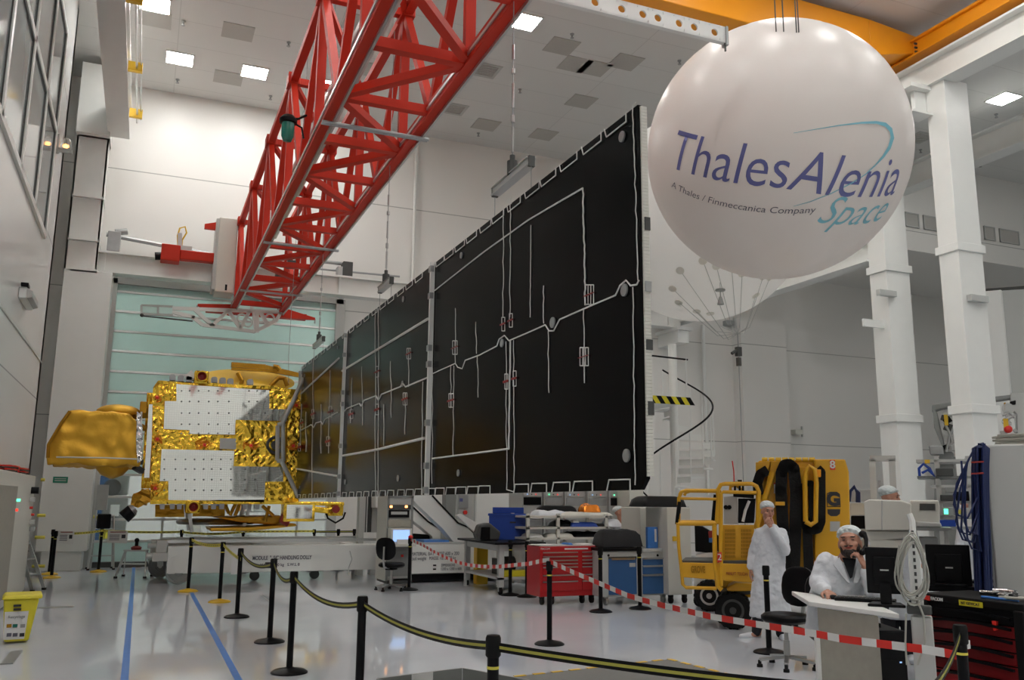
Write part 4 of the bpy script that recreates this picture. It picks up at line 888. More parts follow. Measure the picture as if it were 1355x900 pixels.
P_('r3', fl(697, 790), 'black barrier post touching the left side of the red cabinet, right of a pair')
P_('r4', fl(727, 853), 'black barrier post standing alone in front of the red tool cabinet')
P_('r5', fl(795, 810), 'black barrier post between the red and blue cabinets')
P_('r6', fl(847, 806), 'black barrier post in front of the blue drawers')
P_('r7', fl(1018, 864), 'black barrier post in front of the standing person')
P_('f1', at(1270, 828, 2, .97), 'black barrier post in front of the black and red tool cabinet')
_a = V3((1.84, 4.65, 0)); _b = at(1000, 897, 2, .915); _b.z = 0; _s = next(s for s in [1+.02*k for k in range(200)] if (lambda d: 677.5+FP*d.dot(Rv)/d.dot(Fv))(_a.lerp(_b, s)+V3((0, 0, .915))-CAM) > 1215)
P_('f0', _a.lerp(_b, _s), 'black barrier post beyond the bottom edge holding the front belt')
def belt(a, b_, label, d=.10, z=.915, h=.048):
    p, q = pos[a]+V3((0, 0, z)), pos[b_]+V3((0, 0, z)); dr = (q-p).normalized()*.035; pts = sag(p+dr, q-dr, d, 14)
    o = single('barrier_belt', MB().ribbon(pts, h, .003), 'black', label, 'barrier belt', 'belts of the front barrier')
    k = MB().ribbon([x for x in pts], h*.32, .0042); s_ = obj('yellow_stripe', MB(), 'stripe', None) if False else None
    k.v = [x-o.location for x in k.v]; s_ = obj('yellow_stripe', k, 'stripe', o); return o
belt('s3', 's4', 'front barrier belt farthest from the camera, sagging before the dolly', .1)
belt('s4', 's5', 'front barrier belt in front of the dolly lettering', .1)
belt('s5', 's6', 'front barrier belt running to the post cut by the bottom edge', .1)
belt('s6', 's7', 'front barrier belt with olive stripe in the bottom centre of the photo', .06)
belt('s7', 'f0', 'front barrier belt nearest the camera, leaving the bottom edge', .02)
belt('f0', 'f1', 'barrier belt rising to the post by the black and red tool cabinet', .05)
belt('b5', 'b6', 'dark belt behind the right half of the dolly', .0); belt('b6', 'b7', 'short dark belt behind the dolly beside the console', .0)
def ytape(a, b_, label, d, z0=.93, z1=.93):
    pts = sag(pos[a]+V3((0, -.04, z0)), pos[b_]+V3((0, -.04, z1)), d, 16)
    o = single('barrier_tape', MB().ribbon(pts, .05, .002), 'tapeyellow', label, 'barrier tape', 'yellow tapes behind the dolly')
    k = MB(); rr = random.Random(len(label))
    for i in range(len(pts)-1):
        a_, c = pts[i].lerp(pts[i+1], .2), pts[i].lerp(pts[i+1], .75); k.bar(a_+V3((0, -.002, 0)), c+V3((0, -.002, 0)), .003, .012)
    k.v = [x-o.location for x in k.v]; obj('print', k, 'ink', o)['kind'] = 'stuff'; return o
ytape('b1', 'b2', 'yellow printed tape between the two leftmost yellow-based posts', .03)
ytape('b2', 'b3', 'yellow printed tape below the gold antenna', .02); ytape('b3', 'b4', 'yellow printed tape behind the dolly below the satellite', .05); ytape('b4', 'b5', 'yellow printed tape reaching the right end under the satellite', .0)
ytape('s1', 's2', 'yellow tape between the two yellow-based posts before the dolly', .05); ytape('s2', 's3', 'twisted yellow tape sloping to the first black-based post', .02, .93, .82)
for i, (u0, v0, u1, v1, Y) in enumerate(((77, 702, 97, 719, 21.5), (143, 702, 168, 718, 22.4))):
    a, c = at(u0, v0, 1, Y-.05), at(u1, v1, 1, Y-.05); t = thing('paper_notice', ['paper notice with red heading taped below the leftmost yellow tape', 'paper notice with red heading hanging right of the second yellow-based post'][i], 'notice', (a.x, a.y, c.z))
    W, H = c.x-a.x, a.z-c.z
    obj('sheet', MB().prism([(0, 0, 0), (W, 0, -.02), (W, 0, H-.02), (0, 0, H)], (0, .004, 0)), 'paper', t)
    k = MB()
    for r_ in range(4): k.box((.04, -.002, H*(.2+.13*r_)), (W*.6, 0, H*(.2+.13*r_)+.015))
    obj('print_lines', k, 'logogrey', t); obj('heading', MB().box((.05, -.002, H*.83), (W*.9, 0, H*.9)), 'strap', t); obj('picture', MB().box((W*.7, -.002, H*.35), (W*.9, 0, H*.65)), 'ink', t)
q0, q1 = at(309, 725, 1, 15.6), at(317, 760, 1, 15.6)
single('paper_notice', MB().prism([q0, (q1.x, 15.6, q0.z), q1, (q0.x-.02, 15.6, q1.z)], (0, .004, 0)), 'paper', 'blank sheet hanging from the twisted yellow tape', 'notice')
# red and white tape
def rwtape(pix, label, w=.052, seg=.11, zlist=None):
    pts = []
    for (a, b_) in zip(pix, pix[1:]):
        L = (b_-a).length; n = max(1, int(L/seg)); pts += [a.lerp(b_, i/n) for i in range(n)]
    pts.append(pix[-1]); k = len(pts)-1
    return single('hazard_tape', MB().ribbon(pts, w, .003, mis=[i % 2 for i in range(k)]), 'paper', label, 'hazard tape', 'red and white hazard tapes', mats=['brightred', 'paper'])
def onray(a, b_, u, v, dv=0):
    """point between posts a and b (in plan) seen at photo column u, at the photo height v"""
    A, B = pos[a], pos[b_]; lo, hi = 0., 1.; f = lambda s: (lambda d: 677.5+FP*d.dot(Rv)/d.dot(Fv))(A.lerp(B, s)+V3((0, 0, .8))-CAM)
    inc = f(1) > f(0)
    for _ in range(30):
        m_ = (lo+hi)/2
        if (f(m_) < u) == inc: lo = m_
        else: hi = m_
    p = A.lerp(B, lo); q = ray(u, v); hd = V3((p.x, p.y, 0)).length/V3((q.x, q.y, 0)).length
    return V3((p.x, p.y, HC+q.z*hd))
rwtape([onray('r1', 'r4', *c) for c in ((543, 714), (560, 722), (576, 731), (590, 738), (605, 744), (622, 748), (640, 750), (660, 750), (680, 748), (700, 746), (718, 742), (727, 741))], 'red and white tape sagging from the console post to the lone post')
rwtape([onray('r4', 'f1', *c) for c in ((727, 743), (760, 758), (800, 775), (830, 788), (850, 794), (880, 802), (910, 809), (940, 816), (970, 821), (1000, 826), (1018, 829))], 'long red and white tape crossing in front of the cabinets')
rwtape([onray('r4', 'f1', *c) for c in ((1018, 829), (1050, 834), (1080, 839), (1110, 845), (1140, 849), (1180, 854), (1220, 859), (1250, 864), (1268, 868))], 'red and white tape across the desk and the black tool cabinet')
q = onray('r4', 'f1', 1262, 866); single('hazard_tape', MB().ribbon([q, q+V3((.06, -.02, .05)), q+V3((.12, -.02, .055))], .05, .004), 'paper', 'loose crumpled tape end at the post by the black tool cabinet', 'hazard tape')
p = pos['r1']; single('tape_knot', MB().ball(p+V3((0, -.02, .99)), (.05, .05, .035), 10, 6), 'brightred', 'red knot of tape on top of the console post', 'tape')
# ================================================================ handling dolly under the satellite
def bodyY(u, v, Y=19.2): return at(u, v, 1, Y)
t = thing('handling_dolly', 'long white wheeled handling dolly with black lettering under the satellite', 'dolly', (2.5, 19.9, 0))
a, c = bodyY(222, 729), bodyY(497, 766)
ztop, zbot = .74, .20
obj('side_beam', MB().box((a.x, 19.2, zbot), (c.x+.4, 19.5, ztop)), 'white', t, w=True, bev=.015)
obj('side_beam', MB().box((a.x-.2, 21.0, zbot), (c.x+.4, 21.3, ztop)), 'white', t, w=True, bev=.015)
for x in (a.x+.5, 2.4, 4.4): obj('cross_beam', MB().box((x, 19.5, .35), (x+.25, 21.0, .7)), 'white', t, w=True)
obj('top_rail', MB().box((a.x-.1, 19.25, ztop+.06), (c.x+.4, 19.32, ztop+.12)).box((a.x-.1, 19.24, ztop), (a.x+.0, 19.34, ztop+.1)), 'alu', t, w=True)
obj('top_rail', MB().box((a.x-.1, 21.05, ztop+.02), (c.x+.4, 21.12, ztop+.1)), 'alu', t, w=True)
obj('end_frame', MB().box((a.x-.28, 19.15, .45), (a.x-.0, 21.2, .62)).box((a.x-.22, 19.2, .62), (a.x-.02, 19.6, .86)).box((a.x-.3, 19.7, .5), (a.x-.2, 21.0, .8)).cyl((a.x-.4, 19.3, .55), (a.x-.2, 19.3, .55), .06).cyl((a.x-.38, 19.3, .75), (a.x-.2, 19.3, .75), .05), 'lgrey', t, w=True, bev=.01)
for (u, v, Y, r_) in ((237, 752, 19.25, .26), (212, 747, 20.9, .24)):
    q = at(u, v, 1, Y); z = r_
    w_ = obj('wheel', MB().lathe([(.0, -.045), (r_*.35, -.05), (r_*.4, -.03), (r_*.75, -.03), (r_*.8, -.05), (r_*.97, -.045), (r_, -.02), (r_, .03), (r_*.9, .045), (0, .045)], (q.x, Y, z), 28, 'y'), 'grey', t, w=True, smooth=35)
    obj('fork', MB().bar((q.x, Y-.07, z), (q.x-.02 if u < 230 else q.x-.12, Y-.07, .55), .12, .03, (0, 1, 0)).bar((q.x, Y+.07, z), (q.x-.12, Y+.07, .55), .12, .03, (0, 1, 0)).cyl((q.x, Y-.09, z), (q.x, Y+.09, z), .04), 'white', w_, w=True)
for x in (2.35, 3.6): obj('caster', MB().cyl((x, 19.6, .10), (x, 19.7, .10), .1), 'dgrey', t, w=True)
for i, z in enumerate((.36, .28)): obj('slot', MB().box((2.5, 19.19, z), (2.62, 19.2, z+.035)), 'black', t, w=True)
q = at(393, 738, 1, 19.19)-t.location
text('MODULE  "  S/C HANDLING DOLLY', q+V3((-.3, 0, 0)), .11, FRONT, 'logogrey', t, w=1.05*1.15, weight=.003)
q = at(385, 744, 1, 19.19)-t.location; text('MASS 00.00 kg   S.W.L 8', q+V3((-.22, 0, -.05)), .08, FRONT, 'logogrey', t, w=.8, weight=.002)
obj('hanging_cord', MB().tube([at(463, 729, 1, 19.15), at(466, 740, 1, 19.15), at(461, 752, 1, 19.15), at(461, 760, 1, 19.15)], .008), 'lgrey', t, w=True)
# second trolley with its sloping white arms
t = thing('loading_trolley', 'white trolley with two sloping white arms behind the workbench', 'trolley', (6.4, 18.5, 0))
Yt = 18.0; A2 = lambda u, v, Y=Yt: at(u, v, 1, Y)
a, c = A2(545, 728), A2(640, 763)
obj('side_beam', MB().box((a.x-.3, Yt, .19), (9.0, Yt+.3, .78)), 'white', t, w=True, bev=.015)
obj('base_frame', MB().box((a.x-.2, Yt+.05, .04), (8.9, Yt+.3, .17)).box((a.x-.2, Yt+1.2, .04), (8.9, Yt+1.4, .17)), 'black', t, w=True)
obj('deck', MB().box((a.x-.3, Yt, .78), (9.0, Yt+1.6, .82)), 'lgrey', t, w=True)
obj('blue_pad', MB().box((A2(563, 722).x, Yt+.1, .82), (A2(596, 722).x, Yt+.7, .86)), 'tapeblue', t, w=True)
text('MATERIAL BAY   1007 600 x 200', A2(576, 733, Yt-.01)-t.location, .10, FRONT, 'logogrey', t, w=1.05)
text('Load weight   MASSE 1076 600 kg', A2(573, 739, Yt-.01)-t.location, .10, FRONT, 'logogrey', t, w=1.0)
text('DIMENSIONS', A2(593, 748, Yt-.01)-t.location, .08, FRONT, 'logogrey', t, w=.3, align='CENTER'); text('1200 x 1200 x 600', A2(597, 753, Yt-.01)-t.location, .08, FRONT, 'logogrey', t, w=.45)
for z in (.34, .26): obj('slot', MB().box((A2(573, 750).x, Yt-.01, z), (A2(577, 750).x, Yt, z+.03)), 'black', t, w=True)
def armprism(pix, Y, th, m, name, edge=None):
    o = obj(name, MB().prism([at(u, v, 1, Y) for u, v in pix], (0, th, 0)), m, t, w=True, bev=.01)
    if edge: obj('edge_seal', MB().tube([at(u, v, 1, Y-.01) for u, v in edge], .02, 6), 'black', o, w=True)
armprism([(548, 648), (572, 656), (606, 692), (620, 698), (634, 711), (632, 722), (604, 722), (586, 700), (552, 668), (538, 652)], 18.2, .35, 'white', 'sloping_arm', [(572, 656), (606, 692), (620, 698), (633, 711)])
armprism([(535, 660), (546, 670), (566, 690), (586, 702), (593, 710), (592, 722), (573, 722), (572, 710), (545, 688), (530, 676)], 19.4, .35, 'white', 'sloping_arm', [(535, 660), (566, 690), (586, 702), (593, 709)])
armprism([(497, 652), (545, 660), (546, 676), (497, 672)], 19.8, .4, 'white', 'cross_panel'); armprism([(604, 682), (610, 680), (648, 702), (642, 715), (634, 710)], 17.9, .1, 'white', 'tilted_cover')
armprism([(545, 706), (572, 708), (570, 722), (545, 721)], 19.6, .3, 'black', 'dark_block')
armprism([(590, 650), (604, 655), (602, 690), (590, 678)], 20.2, .3, 'grey', 'rear_upright'); armprism([(598, 695), (612, 708), (612, 722), (598, 722)], 18.6, .8, 'lgrey', 'rear_block')
# tall light frame at the left of the console
t = thing('frame_rack', 'tall grey frame with dark vertical slots left of the console', 'rack', at(487, 729, 1, 20.3)-V3((0, 0, at(487, 729, 1, 20.3).z)))
F2 = lambda u, v, Y=20.3: at(u, v, 1, Y)
for u in (478, 495): obj('upright', MB().box((F2(u, 700).x-.07, 20.25, 0), (F2(u, 700).x+.07, 20.5, 2.3)), 'lgrey', t, w=True)
for u in (483, 488, 492): obj('slot_cover', MB().box((F2(u, 700).x-.025, 20.3, .95), (F2(u, 700).x+.025, 20.4, 2.2)), 'dgrey', t, w=True)
obj('lower_panel', MB().box((F2(480, 710).x, 20.22, .5), (F2(497, 720).x, 20.5, .95)), 'white', t, w=True)
for z in (2.2, .45): obj('cross_bar', MB().box((F2(478, 700).x, 20.25, z), (F2(495, 700).x, 20.5, z+.08)), 'lgrey', t, w=True)
# ================================================================ console with its chair
f = Fr(530, 17.9, 0); t = thing('computer_console', 'grey computer console rack with a lit screen and keyboard shelf', 'console', f.loc, f.rz)
L, R_ = f(512, 700).x, f(546, 700).x; zt_ = 1.78; dp = .8
obj('cabinet', MB().box((L, 0, .12), (R_, dp, zt_)), 'lgrey', t, bev=.01)
obj('side_panel', MB().box((L-.01, .02, .12), (L, dp-.02, zt_-.02)), 'cream', t)
obj('front_frame', MB().box((L, -.02, .12), (L+.04, 0, zt_)).box((R_-.04, -.02, .12), (R_, 0, zt_)).box((L, -.02, zt_-.05), (R_, 0, zt_)), 'grey', t)
def cf(name, u0, v0, u1, v1, m, y0=-.03, y1=0., par=None): a, c = f(u0, v0), f(u1, v1); return obj(name, MB().box((a.x, y0, c.z), (c.x, y1, a.z)), m, par or t)
cf('instrument_panel', 514, 668, 543, 674, 'dgrey'); cf('drive_unit', 514, 675, 541, 685, 'black'); cf('drive_front', 517, 677, 538, 681, 'lgrey', -.05); cf('blank_panel', 514, 688, 543, 697, 'beige')
for u in (517, 537): cf('lamp', u-1.5, 669, u+1.5, 672, 'orangelamp', -.04)
mo = cf('monitor', 513, 699, 540, 719, 'cream', -.25); cf('screen', 516, 701, 537, 716, 'screen', -.255, -.25, mo)
cf('keyboard_shelf', 511, 719, 544, 722, 'cream', -.35); cf('paper_pile', 520, 713, 534, 719, 'paper', -.32, -.28); cf('lower_door', 514, 724, 542, 762, 'grey'); cf('red_button', 530, 734, 533, 737, 'brightred', -.05, -.02)
cf('plinth', 512, 766, 545, 772, 'dgrey', 0, dp)
def office_chair(name, label, loc, rz, seat_z=.5, group=None):
    t = thing(name, label, 'chair', loc, rz, group)
    def pad(w, h, th, n=20, p=2.6):
        mb = MB(); pts = []
        for k in range(n): a = 2*PI*k/n; c, s = math.cos(a), math.sin(a); pts.append((w/2*math.copysign(abs(c)**(2/p), c), h/2*math.copysign(abs(s)**(2/p), s)))
        vs = []; fs = []
        for (k, zz) in ((.86, -th/2), (1, -th*.2), (1, th*.2), (.86, th/2), (.4, th*.42)):
            vs += [(x*k, y*k, zz) for x, y in pts]
        for i in range(4):
            for j in range(n): fs.append((i*n+j, i*n+(j+1) % n, (i+1)*n+(j+1) % n, (i+1)*n+j))
        fs += [tuple(range(n))[::-1], tuple(4*n+j for j in range(n))]
        return vs, fs
    vs, fs = pad(.48, .45, .09); obj('seat', MB().add([(x, y, z+seat_z) for x, y, z in vs], fs), 'black', t, smooth=50)
    vs, fs = pad(.42, .42, .07); m = Matrix.Rotation(PI/2-.12, 3, 'X'); vs = [m@V3((x, y, z)) for x, y, z in vs]
    obj('backrest', MB().add([(v.x, v.y+.25-.02*abs(v.x*8)**2*.2, v.z+seat_z+.31) for v in vs], fs), 'black', t, smooth=50)
    obj('back_bar', MB().tube([(0, .1, seat_z-.05), (0, .28, seat_z-.03), (0, .31, seat_z+.1), (0, .30, seat_z+.35)], .02), 'steel', t)
    obj('gas_column', MB().cyl((0, 0, .1), (0, 0, seat_z-.05), .024).cyl((0, 0, .1), (0, 0, seat_z*.55), .034), 'steel', t, smooth=40)
    b = MB()
    for k in range(5): a = 2*PI*k/5+.3; b.bar((0, 0, .11), (.29*math.cos(a), .29*math.sin(a), .075), .045, .03)
    obj('star_base', b, 'steel', t)
    for k in range(5): a = 2*PI*k/5+.3; x, y = .29*math.cos(a), .29*math.sin(a); obj('foot', MB().lathe([(.032, 0), (.03, .03), (.018, .035), (.018, .07)], (x, y, 0), 12), 'rubber', t, smooth=40)
    obj('mechanism', MB().box((-.08, -.08, seat_z-.09), (.08, .1, seat_z-.04)), 'black', t); obj('lever', MB().tube([(.05, 0, seat_z-.07), (.24, -.02, seat_z-.08)], .008), 'steel', t)
    return t
q = fl(519, 782); office_chair('swivel_chair', 'black swivel chair in front of the grey console', (q.x, q.y+.1, 0), PI*.75, .47)
q = fl(1040, 884); q0 = office_chair('swivel_chair', 'empty black swivel chair on a steel star base left of the desk', (q.x+.04, q.y+.02, 0), -1.35, .50)
# ================================================================ electronics racks under the wing
for i, (u0, u1) in enumerate(((690, 718), (719, 746), (747, 776), (777, 805), (806, 833))):
    f = Fr((u0+u1)/2, 19.0+i*.1, 0); t = thing('electronics_rack', ['grey electronics rack with a dark display, leftmost of the row behind the shelves', 'grey electronics rack with a green lamp, second in the row behind the shelves', 'grey electronics rack with plain front, third in the row behind the shelves', 'grey electronics rack with pale blue lamp, fourth in the row behind the shelves', 'grey electronics rack with green lamp and dark display, fifth in the row behind the shelves'][i], 'rack', f.loc, f.rz, None)
    a, c = f(u0+.7, 700).x, f(u1-.7, 700).x
    obj('cabinet', MB().box((a, 0, 0), (c, .7, 2.1)), 'lgrey', t, bev=.01)
    zz = [1.9, 1.78, 1.6, 1.3, 1.0, .6, .15]
    for k in range(6): obj('module', MB().box((a+.03, -.02, zz[k+1]+.01), (c-.03, 0, zz[k]-.01)), ['lgrey', 'black' if i in (0, 4) else 'galv', 'lgrey', 'galv', 'lgrey', 'lgrey'][k], t, bev=.004)
    for k in range(3): obj('indicator', MB().box((a+.1+k*.1, -.03, 1.82), (a+.12+k*.1, -.02, 1.845)), ['greenled' if i in (1, 4) else 'screen', 'ink', 'redled'][k], t)
    obj('handle', MB().tube([(a+.06, -.02, 1.25), (a+.06, -.05, 1.25), (a+.06, -.05, 1.05), (a+.06, -.02, 1.05)], .008), 'steel', t)
f = Fr(840, 18.9, 0); t = thing('electronics_rack', 'pale grey open cabinet at the right end of the rack row', 'rack', f.loc, f.rz); a, c = f(834, 700).x, f(852, 700).x
obj('cabinet', MB().box((a, 0, 0), (c, .7, 2.05)), 'cream', t); obj('red_plate', MB().box((a+.06, -.01, 1.68), (a+.16, 0, 1.72)), 'brightred', t); obj('door', MB().box((a+.02, -.02, .2), (c-.02, -.0, 1.6)), 'lgrey', t)
f = Fr(650, 22.3, 0); t = thing('cabinet_wall', 'row of pale wide cabinets left of the electronics racks', 'cabinet', f.loc, f.rz)
for u0, u1, m in ((604, 628, 'lgrey'), (628, 674, 'white'), (674, 690, 'lgrey')):
    a, c = f(u0, 700).x, f(u1-.6, 700).x; k = obj('cabinet_unit', MB().box((a, 0, 0), (c, .8, 2.4)), m, t, bev=.012); obj('door', MB().box((a+.03, -.015, .2), (c-.03, 0, 2.3)), m, k)
a = f(609, 662); obj('control_panel', MB().box((a.x-.05, -.04, 1.5), (a.x+.2, 0, 1.82)), 'galv', t); obj('red_knob', MB().cyl((a.x+.12, -.07, 1.40), (a.x+.12, 0, 1.40), .05), 'brightred', t)
obj('display', MB().box((a.x-.03, -.05, 1.66), (a.x+.05, -.04, 1.74)), 'logo', t)
# ================================================================ workbench
t = thing('workbench', 'grey workbench on castors with a black top beside the red cabinet', 'workbench', (6.6, 16.2, 0))
x0_, x1_, y0_, y1_ = 6.15, 6.95, 15.3, 17.2; zb_ = .9
obj('top', MB().box((x0_-.12, y0_-.1, zb_), (x1_+.1, y1_+.1, zb_+.04)), 'black', t, w=True, bev=.008)
for x in (x0_, x1_-.1):
    for y in (y0_, y1_-.1):
        lg = obj('leg', MB().box((x, y, .14 if y == y0_ else 0), (x+.1, y+.1, zb_)), 'lgrey', t, w=True)
        if y == y0_ or True:
            obj('caster', MB().cyl((x+.03, y+.05, .07), (x+.07, y+.05, .07), .07).cyl((x+.02, y+.05, .07), (x+.08, y+.05, .07), .03), 'rubber', lg, w=True, smooth=40)
            obj('caster_fork', MB().bar((x+.05, y+.05, .07), (x+.05, y+.05, .16), .09, .09), 'steel', lg, w=True) if y != y0_ else obj('caster_fork', MB().box((x+.005, y+.03, .06), (x+.015, y+.07, .16)).box((x+.085, y+.03, .06), (x+.095, y+.07, .16)).box((x+.005, y+.03, .15), (x+.095, y+.07, .16)), 'steel', lg, w=True)
obj('apron', MB().box((x0_+.02, y0_+.02, .78), (x0_+.06, y1_-.02, zb_)).box((x0_, y0_+.02, .78), (x1_, y0_+.06, zb_)), 'lgrey', t, w=True)
obj('lower_shelf', MB().box((x0_, y0_, .27), (x1_, y1_, .31)), 'lgrey', t, w=True)
single('cable_reel', MB().box((6.4, 15.8, .31), (6.85, 16.3, .36)).cyl((6.5, 16.05, .5), (6.75, 16.05, .5), .14).box((6.4, 15.8, .36), (6.45, 16.3, .6)), 'dgrey', 'dark cable reel on the lower shelf of the workbench', 'reel')
simple('tool_case', (6.3, 15.42, .31), (6.82, 15.7, .42), 'vyellow', 'flat yellow case on the lower shelf of the workbench', 'case')
simple('yellow_box', (6.5, 17.4, 0), (6.75, 17.6, .75), 'ochre', 'upright yellow box standing behind the workbench', 'box')
f = Fr(672, 18.25); a, c = f(650, 681), f(695, 719)
t = thing('plastic_crate', 'big blue corrugated plastic box on the workbench', 'box', (7.0-.0, 16.2, .94), -YA)
W = 1.05; t.location = at(671, 717, 1, 16.5); t.location.z = .94
obj('box', MB().box((-.36, -.25, 0), (.36, .25, .5)), 'boxblue', t, bev=.01); obj('flap', MB().box((-.30, .26, .3), (.33, .28, .62)), 'boxblue', t); obj('slot', MB().box((.05, -.255, .32), (.17, -.25, .35)), 'ink', t); obj('rim', MB().box((-.38, -.27, .46), (.38, .27, .5)), 'boxblue', t)
q = at(648, 715, 1, 15.9); q.z = .94
t = thing('camera_bag', 'black bag with grey netting in front of the blue box on the workbench', 'bag', q)
obj('body', MB().prism([(-.22, 0, 0), (.2, 0, 0), (.24, 0, .16), (.0, 0, .34), (-.2, 0, .3), (-.26, 0, .12)], (0, .25, 0)), 'dgrey', t, bev=.04); obj('pocket', MB().prism([(-.2, -.03, .02), (.0, -.03, .02), (.0, -.03, .26), (-.18, -.03, .26)], (0, .03, 0)), 'black', t, bev=.01)
# ================================================================ shelf trolley behind the red cabinet
f = Fr(768, 17.5, 0); t = thing('shelf_trolley', 'white open three-tier shelf trolley piled with covers behind the red cabinet', 'shelf', f.loc, f.rz)
a, c = f(699, 700).x, f(800, 700).x
zs_ = [f(720, v).z for v in (684, 699, 713)]
for x in (a, f(739, 700).x, f(803, 700).x):
    for y in ((0, .75) if x != f(739, 700).x else (0,)): obj('post', MB().box((x-.03, y, .1), (x+.03, y+.05, zs_[0]+.06)), 'cream', t)
for z in zs_: obj('shelf', MB().box((a-.03, 0, z-.02), (f(806, 700).x, .78, z+.02)), 'cream', t)
obj('base_shelf', MB().box((a-.03, 0, .2), (f(806, 700).x, .78, .24)), 'cream', t)
def lump(name, fr, u0, v0, u1, v1, y0, y1, m, label, cat, seed=1, amp=.04, z0=None, flat=1.):
    a, c = fr(u0, v0), fr(u1, v1); zb2 = z0 if z0 is not None else c.z; ht = a.z-zb2
    n1, n2 = 16, 8; mb = MB(); rr = random.Random(seed); vs = []
    for j in range(n2+1):
        for i in range(n1+1):
            x = a.x+(c.x-a.x)*i/n1; y = y0+(y1-y0)*j/n2; e = (1-(1-min(1, 4*min(i, n1-i)/n1))**3)*(1-(1-min(1, 3*min(j, n2-j)/n2))**3)
            h = ht*(e**.5)*(1-flat*.35*noise.noise(V3((x*5, y*5, seed)))**1-.25*flat)+0
            vs.append((x, y, max(h, .005)))
    fs = [(j*(n1+1)+i, j*(n1+1)+i+1, (j+1)*(n1+1)+i+1, (j+1)*(n1+1)+i) for j in range(n2) for i in range(n1)]
    k = len(vs); vs += [(x, y, 0) for x, y, z in vs]; fs += [tuple(k+i for i in f)[::-1] for f in fs]
    brd = [i for i in range(n1+1)]+[j*(n1+1)+n1 for j in range(1, n2+1)]+[n2*(n1+1)+i for i in range(n1-1, -1, -1)]+[j*(n1+1) for j in range(n2-1, 0, -1)]
    for i in range(len(brd)): p, q = brd[i], brd[(i+1) % len(brd)]; fs.append((p, k+p, k+q, q))
    w_ = Matrix.Rotation(fr.rz, 4, 'Z'); o = obj(name, mb.add(vs, fs), m, None, smooth=70); o.location = fr.loc+V3((0, 0, zb2)); o.rotation_euler = (0, 0, fr.rz)
    return tag(o, label, cat)
noise_ = noise
S0, S1, S2 = [z+.021 for z in zs_]
lump('folded_sheet', f, 716, 674, 756, 684, .1, .6, 'coat', 'crumpled white sheet on the top of the shelf trolley', 'sheet', 2, z0=S0)
lump('folded_sheet', f, 744, 677, 815, 684, .05, .55, 'cream', 'flat pale cover spread on the top right of the shelf trolley', 'sheet', 3, z0=S0, flat=.4)
lump('black_case', f, 727, 669, 783, 677, .55, .76, 'black', 'flat black case behind the white sheet on the shelf trolley', 'case', 4, z0=S0, flat=.1)
lump('foil_bag', f, 776, 664, 801, 684, .12, .45, 'orangefoil', 'shiny orange foil bag on top of the shelf trolley', 'bag', 5, z0=S0, flat=.8)
lump('equipment_pile', f, 741, 687, 766, 698, .1, .6, 'black', 'black bag on the middle shelf of the trolley, left', 'bag', 6, z0=S1)
lump('plastic_tray', f, 757, 691, 793, 698, .02, .3, 'boxblue', 'long blue tray on the middle shelf of the trolley', 'tray', 7, z0=S1, flat=.1)
lump('folded_sheet', f, 760, 687, 768, 692, .05, .2, 'paper', 'small white paper wad above the blue tray', 'paper', 8, z0=f(760, 692).z)
lump('equipment_pile', f, 795, 693, 806, 698, .1, .6, 'dgrey', 'dark flat case at the right of the middle trolley shelf', 'case', 9, z0=S1, flat=.2)
lump('cloth_pile', f, 804, 686, 826, 699, .0, .3, 'coat', 'white cloth heap hanging off the right side of the trolley', 'cloth', 10, z0=S1)
lump('storage_box', f, 725, 706, 761, 713, .02, .35, 'cream', 'flat pale box on the lowest visible trolley shelf', 'box', 11, z0=S2, flat=.0)
lump('cloth_pile', f, 702, 705, 722, 712, .05, .5, 'paper', 'white crumpled paper at the left of the lowest visible trolley shelf', 'paper', 12, z0=S2)
lump('equipment_pile', f, 762, 702, 800, 713, .05, .7, 'black', 'big black bundle at the right of the lowest visible trolley shelf', 'bag', 13, z0=S2)
# ================================================================ red tool cabinet
f = Fr(752, 15.2, 0); t = thing('tool_cabinet', 'red roller tool cabinet with two columns of drawers', 'tool cabinet', f.loc, f.rz)
a, c = f(714.5, 760).x, f(790, 760).x; z1_ = f(750, 723).z; z0_ = f(750, 789).z; dd = .55
obj('body', MB().box((a, 0, z0_), (c, dd, z1_)), 'tool_red', t, bev=.008)
obj('top_mat', MB().box((a+.02, .02, z1_), (c-.02, dd-.02, z1_+.015)), 'lgrey', t)
for (ua, ub) in ((718, 764), (770, 790)):
    xa, xb = f(ua, 760).x, f(ub, 760).x-(.01 if ub == 790 else 0)
    vv = [730, 735.5, 740.5, 745, 749.5, 760, 768.5, 782]
    for k in range(7):
        if k == 4 and ua == 770 or True:
            zt2, zb2 = f(750, vv[k]).z, f(750, vv[k+1]).z+.008
            dr = obj('drawer', MB().box((xa, -.015, zb2), (xb, 0, zt2)), 'tool_red', t, bev=.003); obj('handle', MB().box((xa, -.03, zt2-.022), (xb, -.015, zt2-.004)), 'steel', dr)
text('FACOM', f(721.5, 726.5)+V3((0, -.005, 0)), .05, FRONT, 'paper', t); obj('label_strip', MB().box((f(747, 726).x, -.004, f(747, 727.5).z), (f(778, 726).x, 0, f(747, 725.5).z)), 'paper', t)
for x in (a+.07, a+.25, c-.25, c-.07): obj('caster', MB().cyl((x-.02, .08, .065), (x+.02, .08, .065), .065).box((x-.035, .05, .1), (x+.035, .12, z0_)), 'rubber', t, smooth=40)
t2 = f.loc
